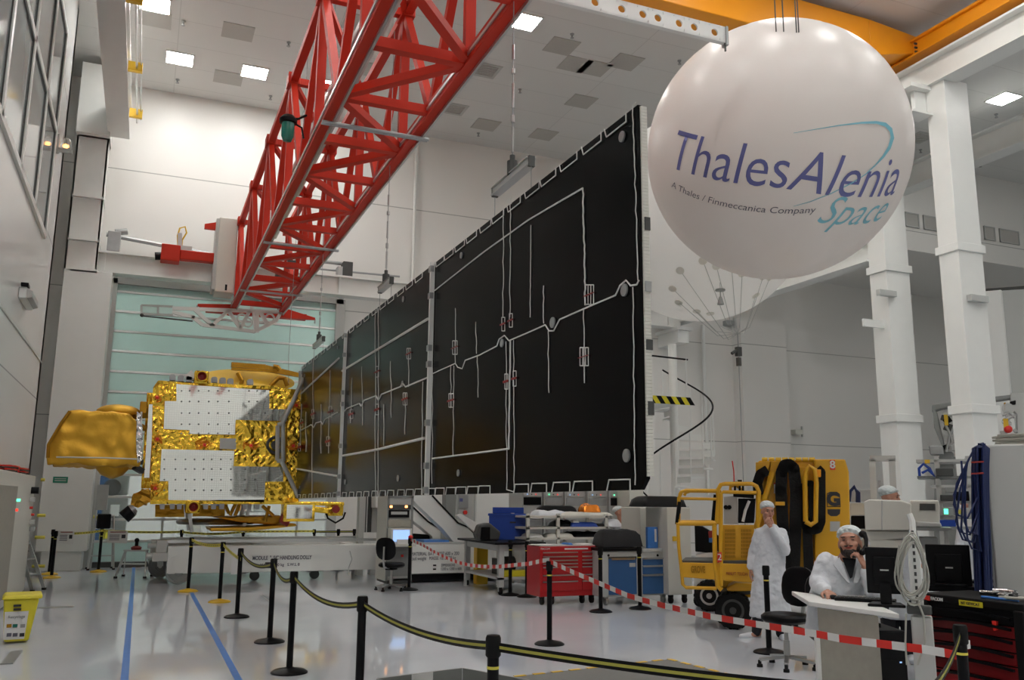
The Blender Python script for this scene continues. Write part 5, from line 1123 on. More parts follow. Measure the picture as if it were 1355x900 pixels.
for (nm, u0, v0, u1, v1, m, l, ct, s) in (('sheet_paper', 704, 721, 735, 724, 'paper', 'white papers on the left of the red cabinet top', 'paper', 21), ('hand_tool', 748, 719, 762, 723, 'tapeblue', 'teal hand tool lying on the red cabinet', 'tool', 22), ('sheet_paper', 765, 720, 790, 723, 'paper', 'white papers on the right of the red cabinet top', 'paper', 23)):
    lump(nm, f, u0+8, v0, u1, v1, .1, .4, m, l, ct, s, z0=z1_+.016, flat=.1)
# ================================================================ blue workshop cabinet
f = Fr(842, 15.3, 0); t = thing('workshop_cabinet', 'grey workshop cabinet with a blue door and three blue drawers', 'cabinet', f.loc, f.rz)
a, c = f(797, 760).x, f(886.5, 760).x; z0_ = f(840, 789).z; z1_ = f(840, 729).z; dd = .6
obj('body', MB().box((a, 0, z0_), (c, dd, z1_)), 'lgrey', t, bev=.01); obj('top', MB().box((a-.02, -.03, z1_), (f(849, 760).x, dd, z1_+.05)), 'black', t, bev=.005); obj('top', MB().box((f(850, 760).x, -.02, z1_-.02), (c+.02, dd, z1_+.03)), 'lgrey', t, bev=.005)
def gf(name, u0, v0, u1, v1, m, par=None, y0=-.02, y1=0): p, q = f(u0, v0), f(u1, v1); return obj(name, MB().box((p.x, y0, q.z), (q.x, y1, p.z)), m, par or t)
gf('frame_gap', 843.5, 733, 846, 788, 'dgrey', y0=-.004)
d = gf('door', 805, 740, 842, 786, 'blue'); gf('handle', 808, 738.5, 839, 740.5, 'steel', d, -.04, -.02); gf('label_plate', 832, 745, 840, 750, 'lgrey', d, -.025, -.02); gf('top_shadow_gap', 805, 737, 842, 740, 'dgrey', d, -.01, 0)
for v0, v1 in ((739, 747.5), (749, 759), (761, 785)): d = gf('drawer', 850, v0, 882, v1, 'blue'); gf('handle', 850, v0-.8, 879, v0+.8, 'steel', d, -.04, -.02)
for u in (805, 870, 881): q = f(u, 735); obj('lock', MB().cyl((q.x, -.01, q.z), (q.x, 0, q.z), .02), 'black', t)
for x in (a+.1, c-.1): obj('caster', MB().cyl((x-.02, .08, .06), (x+.02, .08, .06), .06).box((x-.04, .05, .1), (x+.04, .12, z0_)), 'steel', t, smooth=40)
lump('camera_bag', f, 801, 699, 857, 725, .1, .55, 'fabric', 'large black soft bag lying on the workshop cabinet', 'bag', 31, z0=z1_+.06, flat=.5)
f2 = Fr(822, 15.5); lump('black_case', f2, 790, 718, 850, 728, .1, .5, 'black', 'flat black case under the soft bag behind the workshop cabinet', 'case', 33, z0=.98, flat=.2)
# pale cabinets with a black case on top
f = Fr(880, 16.3, 0); t = thing('storage_cabinet', 'pale tall cabinet with an orange sticker beside the blue binder', 'cabinet', f.loc, f.rz)
a, c = f(855, 700).x, f(882, 700).x; zt_ = f(870, 672).z
obj('body', MB().box((a, 0.2, .1), (c, .9, zt_)), 'cream', t, bev=.01); q = f(868, 688); obj('sticker', MB().box((q.x-.04, .19, q.z-.05), (q.x+.04, .2, q.z+.05)), 'orange', t)
obj('door_gap', MB().box((c-.05, .195, .2), (c-.04, .2, zt_-.05)), 'grey', t)
f = Fr(895, 15.4, 0); t = thing('storage_cabinet', 'pale tall cabinet with a brass latch right of the blue drawers', 'cabinet', f.loc, f.rz)
a, c = f(883, 700).x, f(914, 700).x; zt_ = f(895, 672).z
obj('body', MB().box((a, 0, .15), (c, .7, zt_)), 'cream', t, bev=.01); q = f(893, 713); obj('latch', MB().box((q.x-.05, -.02, q.z-.04), (q.x+.08, 0, q.z+.04)), 'ochre', t); q = f(895, 722); obj('red_notice', MB().box((q.x-.06, -.004, q.z-.05), (q.x+.06, 0, q.z+.03)), 'paper', t)
for x in (a+.1, c-.1): obj('caster', MB().cyl((x-.02, .1, .06), (x+.02, .1, .06), .06).box((x-.03, .06, .1), (x+.03, .14, .16)), 'rubber', t)
f = Fr(885, 15.5, 0); a, c = f(858, 660), f(912, 672); lump('black_case', f, 856, 656, 914, 671.5, .05, .7, 'black', 'black equipment case lying across the tops of the pale cabinets', 'case', 41, z0=zt_+.01, flat=.05)
f = Fr(866, 15.5, 0); q0, q1 = f(859, 700), f(873, 726); simple('x', (0, 0, 0), (1, 1, 1), 'blue', 'x', 'x').name = 'tmp_del'
D.objects.remove(D.objects['tmp_del'])
t = thing('ring_binder', 'blue ring binder standing on the workshop cabinet', 'binder', f.loc+V3((0, 0, 0)), f.rz); t.location = f.loc+V3((0, 0, z1_+.031))
h_ = .36
obj('cover', MB().box((q0.x, .05, 0), (q1.x, .12, h_)), 'tapeblue', t, bev=.006); obj('label', MB().box((q1.x-.07, .045, h_*.3), (q1.x-.03, .05, h_*.9)), 'paper', t)
# ================================================================ people
def remesh(o, vox, sm=4, it=None):
    r = o.modifiers.new('remesh', 'REMESH'); r.mode = 'VOXEL'; r.voxel_size = vox; r.use_smooth_shade = True
    s = o.modifiers.new('smooth', 'SMOOTH'); s.factor = .5; s.iterations = sm
    return o
def hand(mb, w, d, n, side, curl=.5, sc=1., thumb=.6):
    """w wrist, d pointing direction, n palm normal (fingers curl towards n), side +1/-1 puts the thumb on d x n or the other side"""
    d = V3(d).normalized(); n = V3(n); n = (n-d*n.dot(d)).normalized(); s = d.cross(n)*side; w = V3(w)
    for k in range(4):
        o = (k-1.5)*.0195*sc; base_ = w+d*.018*sc+s*(-o*.6); kn = w+d*(.088-.004*abs(k-1.2))*sc-s*o
        mb.chain([(base_, .013*sc), (kn, .0115*sc)], 8)
        L = [.042, .047, .044, .034][k]*sc; p = kn; a = curl*.55; r_ = .0092*sc
        dd = (d-s*(k-1.5)*.06).normalized(); pr = [(p, .0105*sc)]
        for j, q in enumerate((1., .62, .48)):
            a_ = a+curl*.75*j; v = dd*math.cos(a_)+n*math.sin(a_); p = p+v*L*q; pr.append((p, r_*(1-.12*j)))
        mb.chain(pr, 8)
    b_ = w+d*.025*sc+s*.024*sc; t1 = b_+(d*.55+s*.75+n*.35).normalized()*.034*sc; t2 = t1+(d*.85+s*.25*(1-thumb)+n*.5*thumb).normalized()*.03*sc; t3 = t2+(d*.9-s*.2*thumb+n*.6*thumb).normalized()*.024*sc
    mb.chain([(b_, .014*sc), (t1, .0115*sc), (t2, .010*sc), (t3, .0085*sc)], 8)
    mb.ball(w+d*.05*sc, (.032*sc,)*3 if False else .019*sc, 8, 6)
class Head:
    def __init__(s, c, yaw, pitch, sc=1., roll=0.):
        s.c = V3(c); s.m = Matrix.Rotation(yaw, 3, 'Z')@Matrix.Rotation(roll, 3, 'Y')@Matrix.Rotation(-pitch, 3, 'X'); s.sc = sc
    def p(s, x, y, z): return s.c+s.m@(V3((x, y, z))*s.sc)       # x to the image right, -y out of the face, z up; metres for an adult head
    def ball(s, mb, c, r, n=14, m=10):
        t = MB(); t.ball((0, 0, 0), tuple(q*s.sc for q in r), n, m); o = s.p(*c)
        mb.add([o+s.m@v for v in t.v], t.f)
def head_mesh(mb, h, neck):
    h.ball(mb, (0, .012, .022), (.074, .094, .09), 20, 14); h.ball(mb, (0, -.015, -.03), (.062, .068, .075)); h.ball(mb, (0, -.05, -.078), (.034, .030, .028))
    h.ball(mb, (0, -.083, -.018), (.013, .018, .020)); h.ball(mb, (0, -.078, .004), (.009, .014, .028)); h.ball(mb, (0, -.068, .03), (.05, .022, .014))
    for sx in (-1, 1):
        h.ball(mb, (sx*.076, .012, -.008), (.010, .020, .032)); h.ball(mb, (sx*.040, -.052, -.022), (.024, .022, .02)); h.ball(mb, (sx*.03, -.064, .012), (.014, .014, .010))
    h.ball(mb, (0, -.076, -.047), (.024, .012, .010)); h.ball(mb, (0, -.074, -.060), (.020, .012, .009))
    mb.chain([(h.p(0, .02, -.05), .056*h.sc), (neck, .062*h.sc)], 12)
def face(par, h, beard=0, closed=False):
    off = par.location; 
    def put(name, mb, m): mb.v = [v for v in mb.v]; o = obj(name, mb, m, par, smooth=60); return o
    e = MB(); b = MB(); l = MB()
    for sx in (-1, 1):
        h.ball(e, (sx*.03, -.072, .008), (.012, .008, .0035 if closed else .006)); h.ball(b, (sx*.032, -.083, .027), (.020, .007, .0045))
    h.ball(l, (0, -.085, -.052), (.021, .006, .005))
    put('eyes', e, 'ink'); put('eyebrows', b, 'hair'); put('lips', l, 'strap')
    if beard:
        q = MB(); h.ball(q, (0, -.030, -.078), (.055, .055, .040)); h.ball(q, (0, -.058, -.088), (.038, .036, .034))
        for sx in (-1, 1): h.ball(q, (sx*.052, -.015, -.045), (.018, .036, .045)); h.ball(q, (sx*.017, -.086, -.039), (.016, .008, .005))
        put('beard', q, 'hair')
def cap_mesh(par, h, low=.03):
    q = MB(); h.ball(q, (0, .034, .074), (.089, .106, .066), 24, 14)
    for k in range(14): a = 2*PI*k/14; h.ball(q, (.080*math.cos(a), .022+.092*math.sin(a), low+.022-.030*math.sin(a)), (.015, .015, .012), 8, 6)
    return remesh(obj('hair_net_cap', q, 'cap', par), .007, 3)
def loft(mb, secs, n=24):
    """secs: (centre, half width, half depth)"""
    vs = []; fs = []
    for c, a, b in secs: vs += [V3(c)+V3((a*math.cos(2*PI*j/n), b*math.sin(2*PI*j/n), 0)) for j in range(n)]
    for i in range(len(secs)-1):
        for j in range(n): fs.append((i*n+j, i*n+(j+1) % n, (i+1)*n+(j+1) % n, (i+1)*n+j))
    fs += [tuple(range(n))[::-1], tuple((len(secs)-1)*n+j for j in range(n))]
    mb.add(vs, fs)
def crumple(o, s=.012, sc=7):
    tx = D.textures.get('cloth') or D.textures.new('cloth', 'CLOUDS'); tx.noise_scale = .075; tx.noise_depth = 2
    d = o.modifiers.new('folds', 'DISPLACE'); d.texture = tx; d.strength = s*2; d.mid_level = .5; d.texture_coords = 'LOCAL'
# --- standing person
f = Fr(1016, 11.65); body = D.objects.new('person', D.meshes.new('person')); 
def make_person(f, label, mbody, vox=.006):
    o = obj('person', mbody, 'skin', None, smooth=60); o.location = f.loc; o.rotation_euler = (0, 0, f.rz); tag(o, label, 'person', None); remesh(o, vox, 3); return o
D.objects.remove(body)
mb = MB(); h = Head(f(1016, 677), .38, -.05, 1.0, .05); hc = h
head_mesh(mb, h, f(1019, 697, .02))
sl, el, wl = f(1005, 706), f(996, 732, .02), f(993, 753, -.03)
sr, er, wr = f(1034, 706), f(1039, 729, -.12), f(1020, 697, -.20)
loft(mb, [(f(1019, 815), .06, .06), (f(1019, 770), .12, .09), (f(1019, 740), .12, .085), (f(1019, 710), .13, .09), (f(1019, 700), .07, .06)])
mb.chain([(sl, .05), (el, .036), (wl, .024)], 10).chain([(sr, .05), (er, .036), (wr, .024)], 10)
hand(mb, wl, (-.05, -.1, -1), (.9, .2, 0), 1, .5); hand(mb, wr, (-.42, .30, .85), (.2, .9, .2), -1, 1.15, 1., .9)
for (u, dx) in ((1004, 0), (1034, 0)):
    mb.chain([(f(u+3, 775), .075), (f(u, 808), .052), (f(u, 838), .036)], 10)
mb.chain([(f(1003, 839), .035), (f(988, 842, -.05), .028)], 8).chain([(f(1035, 842, -.02), .035), (f(1037, 846, -.14), .028)], 8)
man = make_person(f, 'person in a long white coat and cap standing with a hand on the chin', mb, .0055)
face(man, h); cap_mesh(man, h)
c = MB()
loft(c, [(f(1020, 817), .265, .19), (f(1019, 800), .25, .18), (f(1018, 775), .225, .165), (f(1018, 750), .20, .15), (f(1019, 728), .19, .14), (f(1019, 712), .195, .135), (f(1019, 702), .165, .115), (f(1019, 697), .10, .09), (f(1019, 694), .07, .075)])
c.chain([(sl, .075), (el, .062), (f(993.4, 750, -.025), .048)], 14).chain([(sr, .078), (er, .068), (f(1022.5, 700, -.19), .046)], 14)
co_ = obj('lab_coat', c, 'coat', man); remesh(co_, .014, 5); crumple(co_, .014)
c = MB(); c.tube(arc((0, 0, 0), .001, 0, 1, 2), .001) if False else None
c = MB(); c.chain([(f(1005, 800), .085), (f(1001, 836), .062)], 12).chain([(f(1034, 800), .085), (f(1033, 838), .062)], 12); remesh(obj('trousers', c, 'trouser', man), .014, 2)
c = MB(); c.chain([(f(1001, 841, .03), .045), (f(990, 841.5, -.03), .045), (f(981, 843, -.06), .032)], 10).box(f(1004, 846, .05), f(980, 841, -.08)) if False else c.chain([(f(1003, 840, .04), .048), (f(991, 841.5, -.03), .045), (f(981, 842.5, -.07), .034)], 10)
remesh(obj('shoe_cover', c, 'coat', man), .012, 2)
c = MB(); c.chain([(f(1034, 842, .05), .048), (f(1037, 844.5, -.10), .045), (f(1038, 846, -.17), .034)], 10); remesh(obj('shoe_cover', c, 'coat', man), .012, 2)
# --- seated person
f = Fr(1115, 7.5); mb = MB(); h = Head(f(1124.5, 719), -.12, .26, 1.14, -.06)
head_mesh(mb, h, f(1118, 744, .08))
sl, el, wl = f(1093, 744, .08), f(1082, 771, .04), f(1095, 783, -.20)
sr, er, wr = f(1147, 748, .10), f(1156, 782, -.08), f(1144, 750, -.13)
loft(mb, [(f(1112, 850, .15), .10, .10), (f(1116, 810, .12), .12, .10), (f(1120, 762, .1), .12, .09), (f(1120, 750, .1), .06, .06)])
mb.chain([(sl, .05), (el, .04), (wl, .027)], 10).chain([(sr, .05), (er, .04), (wr, .027)], 10)
hand(mb, wl, (.25, -.95, -.10), (0, -.2, -1), -1, .55, 1.12); hand(mb, wr, (-.35, .15, .9), (-.8, .4, 0), -1, 1.35, 1.12, .8)
for u in (1095, 1125): mb.chain([(f(u, 852, .15), .08), (f(u+18, 858, -.15), .06), (f(u+22, 930, -.15), .045), (f(u+22, 955, -.10), .04), (f(u+24, 965, -.28), .03)], 10)
sit = make_person(f, 'bearded person in a white coat and cap sitting at the desk', mb, .0055)
face(sit, h, 1, True); cap_mesh(sit, h, .036)
c = MB()
loft(c, [(f(1092, 838, .16), .16, .17), (f(1098, 820, .16), .19, .18), (f(1105, 790, .14), .215, .17), (f(1112, 768, .12), .23, .155), (f(1119, 750, .11), .225, .13), (f(1120, 742, .11), .17, .11), (f(1120, 737, .10), .10, .095)])
c.chain([(sl, .085), (el, .075), (f(1093, 781.5, -.17), .05)], 14).chain([(sr, .085), (er, .07), (f(1146, 758, -.12), .05)], 14)
co_ = obj('lab_coat', c, 'coat', sit); remesh(co_, .011, 5); crumple(co_, .014)
c = MB(); c.add([f(1114, 738, -.03), f(1133, 740, -.03), f(1128, 764, -.075), f(1125, 766, -.075), f(1114, 738, -.01), f(1133, 740, -.01), f(1128, 764, .02), f(1125, 766, .02)], [(0, 1, 2, 3), (4, 7, 6, 5), (0, 4, 5, 1), (1, 5, 6, 2), (2, 6, 7, 3), (3, 7, 4, 0)])
obj('dark_shirt', c, 'trouser', sit, bev=.005)
for a, b_ in (((1111, 737), (1125, 772)), ((1136, 740), (1129, 772))):
    q = MB(); q.add([f(a[0], a[1], -.04), f(a[0]+(9 if a[0] > 1120 else -9), a[1]+10, -.05), f(b_[0]+(6 if a[0] > 1120 else -3), b_[1], -.085), f(b_[0], b_[1], -.09), f(a[0], a[1], -.02), f(a[0]+(9 if a[0] > 1120 else -9), a[1]+10, -.02), f(b_[0]+(6 if a[0] > 1120 else -3), b_[1], -.03), f(b_[0], b_[1], -.03)], [(0, 1, 2, 3), (4, 7, 6, 5), (0, 4, 5, 1), (1, 5, 6, 2), (2, 6, 7, 3), (3, 7, 4, 0)])
    obj('coat_lapel', q, 'coat', sit, bev=.004)
c = MB()
for u in (1095, 1125): c.chain([(f(u, 852, .15), .095), (f(u+18, 858, -.15), .075), (f(u+22, 950, -.12), .06)], 10)
remesh(obj('trousers', c, 'trouser', sit), .014, 2)
ph = thing('telephone_handset', 'black telephone handset held to the ear of the bearded person', 'telephone', f.loc, f.rz)
obj('handle', MB().tube([f(1143, 706, -.02), f(1146, 714, -.06), f(1146, 722, -.09), f(1143, 730, -.12)], [.022, .016, .016, .022], 10), 'black', ph, smooth=50)
obj('earpiece', MB().ball(f(1141.5, 707, -.02), .03, 12, 8), 'black', ph, smooth=50); obj('mouthpiece', MB().ball(f(1141, 731, -.12), .026, 12, 8), 'black', ph, smooth=50)
# --- partly hidden people
def back_person(u, v, dpt, yaw, pitch, label, sc=1., lean=0, coat=True):
    f = Fr(u, dpt); mb = MB(); hp = f(u, v); h = Head(hp, yaw, pitch, sc); z = hp.z; bx = hp.x+lean
    sz = z-.30*sc; head_mesh(mb, h, V3((hp.x+lean*.3, .03, z-.2*sc)))
    sp = V3((bx, .05, sz)); pelv = V3((bx+lean*.5, .1, z*.54))
    loft(mb, [(pelv, .12, .09), (sp, .13, .08), (sp+V3((0, 0, .08)), .05, .05)])
    for s in (-1, 1):
        sh = sp+V3((s*.17, 0, 0)); e = sh+V3((s*.06, -.02, -.27)); w = e+V3((-s*.02, -.2, -.12)); mb.chain([(sh, .045), (e, .035), (w, .024)], 8); hand(mb, w, (0, -1, -.2), (0, 0, -1), s, .5)
        mb.chain([(pelv+V3((s*.09, 0, 0)), .075), (pelv*.5+V3((s*.1+bx*.5, 0, 0)), .055), (V3((bx+s*.1, .06, .08)), .04), (V3((bx+s*.1, -.08, .04)), .03)], 8)
    p = make_person(f, label, mb, .008); face(p, h); cap_mesh(p, h)
    c = MB(); loft(c, [(V3((bx, .1, .45)), .24, .17), (pelv, .2, .15), (sp, .2, .12), (sp+V3((0, 0, .09)), .08, .08)])
    for s in (-1, 1):
        sh = sp+V3((s*.17, 0, 0)); e = sh+V3((s*.06, -.02, -.27)); c.chain([(sh, .065), (e, .055), (e+V3((-s*.02, -.17, -.1)), .04)], 10)
    o = obj('lab_coat', c, 'coat', p); remesh(o, .016, 4)
    c = MB()
    for s in (-1, 1): c.chain([(V3((bx+s*.1, .055, .62)), .11), (V3((bx+s*.1, .055, .14)), .08)], 8)
    remesh(obj('trousers', c, 'trouser', p), .016, 2)
    c = MB()
    for s in (-1, 1): c.chain([(V3((bx+s*.1, .07, .06)), .05), (V3((bx+s*.1, -.1, .045)), .04)], 8)
    remesh(obj('shoe_covers', c, 'coat', p), .012, 2)
    return p
p = back_person(1179, 659, 10.0, 1.35, .0, 'person in a white cap seen in profile above the beige monitor')
for ch in p.children:
    if ch.name.startswith('hair_net'):
        pass
back_person(820, 678, 17.9, 1.2, .3, 'person in a white cap bending between the racks and the pale cabinets', 1.0, .1)
back_person(1279, 664, 11.5, .3, .5, 'person half hidden behind the hanging blue cables', 1.0, .1)
# ================================================================ yellow lift
f = Fr(1000, 13.0); t = thing('lift_platform', 'yellow mobile boom lift with a railed basket and number 8 behind the standing person', 'lift', f.loc, f.rz)
def px(name, pts, y0, y1, m, par=None, bev=.008): return obj(name, MB().prism([f(u, v, 0)+V3((0, y0, 0)) for u, v in pts], (0, y1-y0, 0)), m, par or t, bev=bev)
def tb(name, pts, r, m, y=0., par=None, n=8): return obj(name, MB().tube([f(p[0], p[1], 0)+V3((0, (p[2] if len(p) > 2 else y), 0)) for p in pts], r, n), m, par or t, smooth=50)
Y0, Y1 = -.9, .0
# main machine body
px('boom_housing', [(1003, 609), (1112, 608), (1120, 612), (1124, 740), (1122, 760), (1006, 760), (1001, 660)], .1, 1.3, 'yellow', bev=.03)
px('tower_panel', [(1077, 608), (1118, 608), (1123, 625), (1126, 760), (1078, 760)], -.05, .1, 'yellow', bev=.02)
px('side_plate', [(1000, 612), (1020, 610), (1012, 640), (1008, 690), (1000, 690)], .0, .1, 'yellow')
px('mast_plate', [(1020, 610), (1032, 610), (1034, 755), (1018, 755), (1010, 700)], -.02, .1, 'yellow'); px('mast_plate', [(1056, 618), (1066, 618), (1068, 755), (1052, 755)], -.02, .1, 'yellow')
px('mast_plate', [(1044, 620), (1050, 620), (1050, 700), (1042, 700)], -.02, .1, 'orange')
cc = lambda name, pts, r, y: tb(name, pts, r, 'rubber', y)
def chain_band(pts, w, y0, y1): 
    o = MB(); P3_ = [f(u, v)+V3((0, (y0+y1)/2, 0)) for u, v in pts]; o.ribbon(P3_, .01)
    b = MB()
    for p, q in zip(P3_, P3_[1:]): b.bar(p, q, w, y1-y0, (0, 1, 0))
    for p in P3_[1:-1]: b.cyl(p+V3((0, -(y1-y0)/2, 0)), p+V3((0, (y1-y0)/2, 0)), w/2, n=10)
    return obj('cable_chain', b, 'rubber', t)
chain_band([(1038, 760), (1036, 700), (1033, 650), (1034, 625), (1038, 616), (1044, 615), (1050, 620), (1053, 650), (1052, 700), (1050, 760)], .16, -.14, -.03)
chain_band([(1004, 655), (1002, 640), (1006, 628), (1016, 622)], .14, -.1, -.0)
chain_band([(1081, 620), (1086, 625), (1086, 690), (1082, 700), (1076, 702), (1072, 697)], .11, -.16, -.06)
chain_band([(1060, 640), (1062, 680), (1068, 700), (1070, 760)], .13, -.12, -.04); chain_band([(1063, 640), (1073, 640), (1075, 700)], .08, -.13, -.06)
tb('guide_hoop', [(1065, 690, -.2), (1064, 640, -.2), (1065, 625, -.2), (1070, 618, -.2), (1077, 622, -.2), (1079, 640, -.2), (1078, 690, -.2), (1072, 694, -.2), (1065, 690, -.2)], .035, 'yellow')
px('cross_tab', [(1025, 664), (1038, 664), (1038, 669), (1025, 669)], -.22, -.1, 'yellow'); px('cross_tab', [(1037, 725), (1042, 725), (1042, 733), (1037, 733)], -.2, -.1, 'yellow'); px('cross_tab', [(1078, 622), (1085, 622), (1085, 632), (1078, 632)], -.22, -.1, 'orange')
for i in range(8): q = f(1012+i*9, 608); obj('top_roller', MB().cyl(q+V3((-.04, .1, 0)), q+V3((.04, .1, 0)), .035, n=10), 'ochre', t)
tb('brace_tube', [(1000, 700, -.1), (1022, 625, -.1)], .04, 'yellow'); 
# markings
px('number_plate', [(1097.5, 609), (1104.5, 609), (1105, 622), (1098, 622)], -.058, -.05, 'brightred', bev=0)
text('8', f(1101.2, 615.5)+V3((0, -.062, 0)), .15, FRONT, 'paper', t, weight=.004)
px('emblem_ground', [(1094, 653), (1098, 651), (1107, 651), (1111, 654), (1112, 671), (1094, 671)], -.054, -.05, 'ink', bev=0); px('emblem_field', [(1095, 654), (1098.5, 652.3), (1106.5, 652.3), (1110, 654.5), (1111, 670), (1095, 670)], -.058, -.054, 'yellow', bev=0)
text('G', f(1102.5, 661.5)+V3((0, -.062, 0)), .24, FRONT, 'ink', t, weight=.014)
px('emblem_base', [(1094.5, 674), (1111.5, 674), (1111, 680), (1107, 683), (1099, 683), (1095, 680)], -.056, -.05, 'ink', bev=0); px('data_plate', [(1098, 690), (1111, 690), (1111, 703), (1098, 703)], -.056, -.05, 'lgrey', bev=0)
px('warning_label', [(1024, 639), (1029, 639), (1029, 653), (1024, 653)], -.03, -.02, 'paper', bev=0); px('warning_label', [(1024, 639), (1029, 639), (1029, 641), (1024, 641)], -.032, -.03, 'brightred', bev=0)
# chassis and wheels
px('chassis', [(945, 765), (1125, 755), (1125, 790), (990, 790), (960, 782)], -.1, 1.2, 'yellow', bev=.03)
px('hood', [(963, 772), (975, 766), (996, 767), (996, 776), (965, 777)], -.7, -.1, 'yellow', bev=.02)
def wheel(u, v, y, r, hub, w=.28):
    c = f(u, v, 0); c = V3((c.x, y, r)); o = obj('wheel', MB().lathe([(r*.55, -w/2), (r*.9, -w/2), (r, -w/2+.04), (r, w/2-.04), (r*.9, w/2), (r*.55, w/2)], c, 32, 'y'), 'rubber', t, smooth=35)
    obj('rim', MB().lathe([(r*.3, -w/2+.02), (r*.5, -w/2-.005), (r*.6, -w/2), (r*.6, w/2), (0, w/2)], c, 24, 'y').cyl(c+V3((0, -w/2-.03, 0)), c+V3((0, -w/2+.05, 0)), r*.18), hub, o, smooth=35)
    g = MB()
    for k in range(18): a = 2*PI*k/18; g.cbox(c+V3(((r-.008)*math.cos(a), 0, (r-.008)*math.sin(a))), (.025, w*.9, .04), (0, -a, 0))
    obj('tread', g, 'rubber', o); return o
wheel(971, 785, -.6, .25, 'dgrey', .26); wheel(932, 768, 1.3, .24, 'lgrey', .2); wheel(1110, 780, -.2, .33, 'yellow', .25); wheel(1118, 775, 1.2, .33, 'yellow', .25)
px('axle_arm', [(955, 778), (1010, 770), (1010, 780), (958, 784)], -.6, .9, 'dgrey')
# basket
bk = obj('basket_floor', MB().prism([f(908, 737)+V3((0, -.9, 0)), f(990, 737)+V3((0, -.9, 0)), f(990, 742)+V3((0, -.9, 0)), f(908, 742)+V3((0, -.9, 0))], (0, .8, 0)), 'dgrey', t)
px('toe_board', [(907, 739), (997, 741), (998, 764), (907, 757)], -.93, -.90, 'yellow', bk); 
k = [(905, 754), (905, 690), (902, 684), (902, 668), (905, 660), (908, 654), (912, 651)]
R_ = .024
for y in (-.92, -.1):
    tb('rail', [(906, 656, y), (908, 652, y), (914, 650, y), (955, 650.5, y)], R_, 'yellow', par=bk); tb('rail', [(906, 660, y), (955, 661, y)], R_*.8, 'yellow', par=bk)
    tb('rail', [(902, 691, y), (952, 691, y)], R_*1.3, 'yellow', par=bk)
tb('post', [(904, 692, -.92), (905, 720, -.92), (908, 745, -.92), (910, 766, -.92), (914, 770, -.92), (952, 771, -.92)], R_, 'yellow', par=bk); tb('post', [(908, 653, -.92), (905, 660, -.92), (905, 690, -.92)], R_, 'yellow', par=bk)
tb('post', [(949, 692, -.92), (950, 740, -.92), (953, 768, -.92), (958, 773, -.92)], R_*1.3, 'yellow', par=bk); tb('gas_strut', [(903, 692, -.92), (906, 664, -.92)], .03, 'black', par=bk); tb('gas_strut', [(949, 655, -.5), (946, 688, -.5)], .03, 'black', par=bk)
tb('hoop', [(952, 690, -.92), (954, 660, -.92), (953, 650, -.92), (957, 643, -.92), (962, 642, -.92), (995, 642, -.92), (1001, 645, -.92), (1004, 652, -.92), (1003, 670, -.92), (1001, 738, -.92)], R_*1.2, 'yellow', par=bk)
tb('hoop', [(957, 690, -.92), (957, 655, -.92), (960, 652, -.92), (1001, 653, -.92)], R_, 'yellow', par=bk); tb('hoop', [(968, 652, -.6), (968, 645, -.6), (975, 643, -.6), (984, 650, -.6)], R_, 'yellow', par=bk)
tb('post', [(957, 655, -.92), (957, 742, -.92), (957, 768, -.92)], R_*1.2, 'yellow', par=bk)
px('mesh_gate', [(959, 693), (998, 693), (998, 742), (959, 742)], -.80, -.78, 'yellow', bk)
g = MB()
for i in range(7):
    for j in range(8):
        for u0 in (962, 982):
            q = f(u0+i*1.9+.5, 700+j*4.6); g.box(q+V3((-.006, -.81, -.017)), q+V3((.006, -.80, .017)))
o = obj('mesh_slots', g, 'golddark', bk); o['kind'] = 'stuff'
px('control_box', [(960, 658), (976, 656), (978, 692), (960, 692)], -.7, -.4, 'lgrey', bk); px('control_face', [(978, 660), (1000, 660), (998, 691), (978, 691)], -.7, -.5, 'black', bk); tb('white_lever', [(992, 663, -.74), (987, 675, -.74), (984, 689, -.74)], .02, 'paper', par=bk)
for u in (962.5, 967): q = f(u, 671); obj('gauge', MB().cyl(q+V3((0, -.72, 0)), q+V3((0, -.7, 0)), .03, n=12), 'black', bk)
px('joystick_panel', [(972, 652), (998, 654), (998, 660), (972, 658)], -.8, -.5, 'black', bk)
for u, v in ((974, 640), (980, 638), (984, 641)): tb('switch', [(u, 653, -.7), (u, v, -.7)], .015, 'black', par=bk); q = f(u, v); obj('switch_cap', MB().cbox(q+V3((0, -.7, 0)), (.06, .05, .03)), 'black', bk)
tb('whip_flag', [(973, 655, -.5), (972, 625, -.5), (970, 612, -.5)], .008, 'brightred', par=bk)
text('GROVE', f(929, 748)+V3((0, -.94, 0)), .125, FRONT, 'golddark', t, weight=.004, w=.19); text('MANLIFT  TOUCAN', f(977, 753)+V3((0, -.94, 0)), .06, FRONT, 'strap', t, w=.28)
px('number_plate', [(953, 727), (958, 726), (958, 738), (953, 739)], -.96, -.95, 'brightred', bk, bev=0); text('2', f(955.7, 732.5)+V3((0, -.965, 0)), .12, FRONT, 'paper', t)
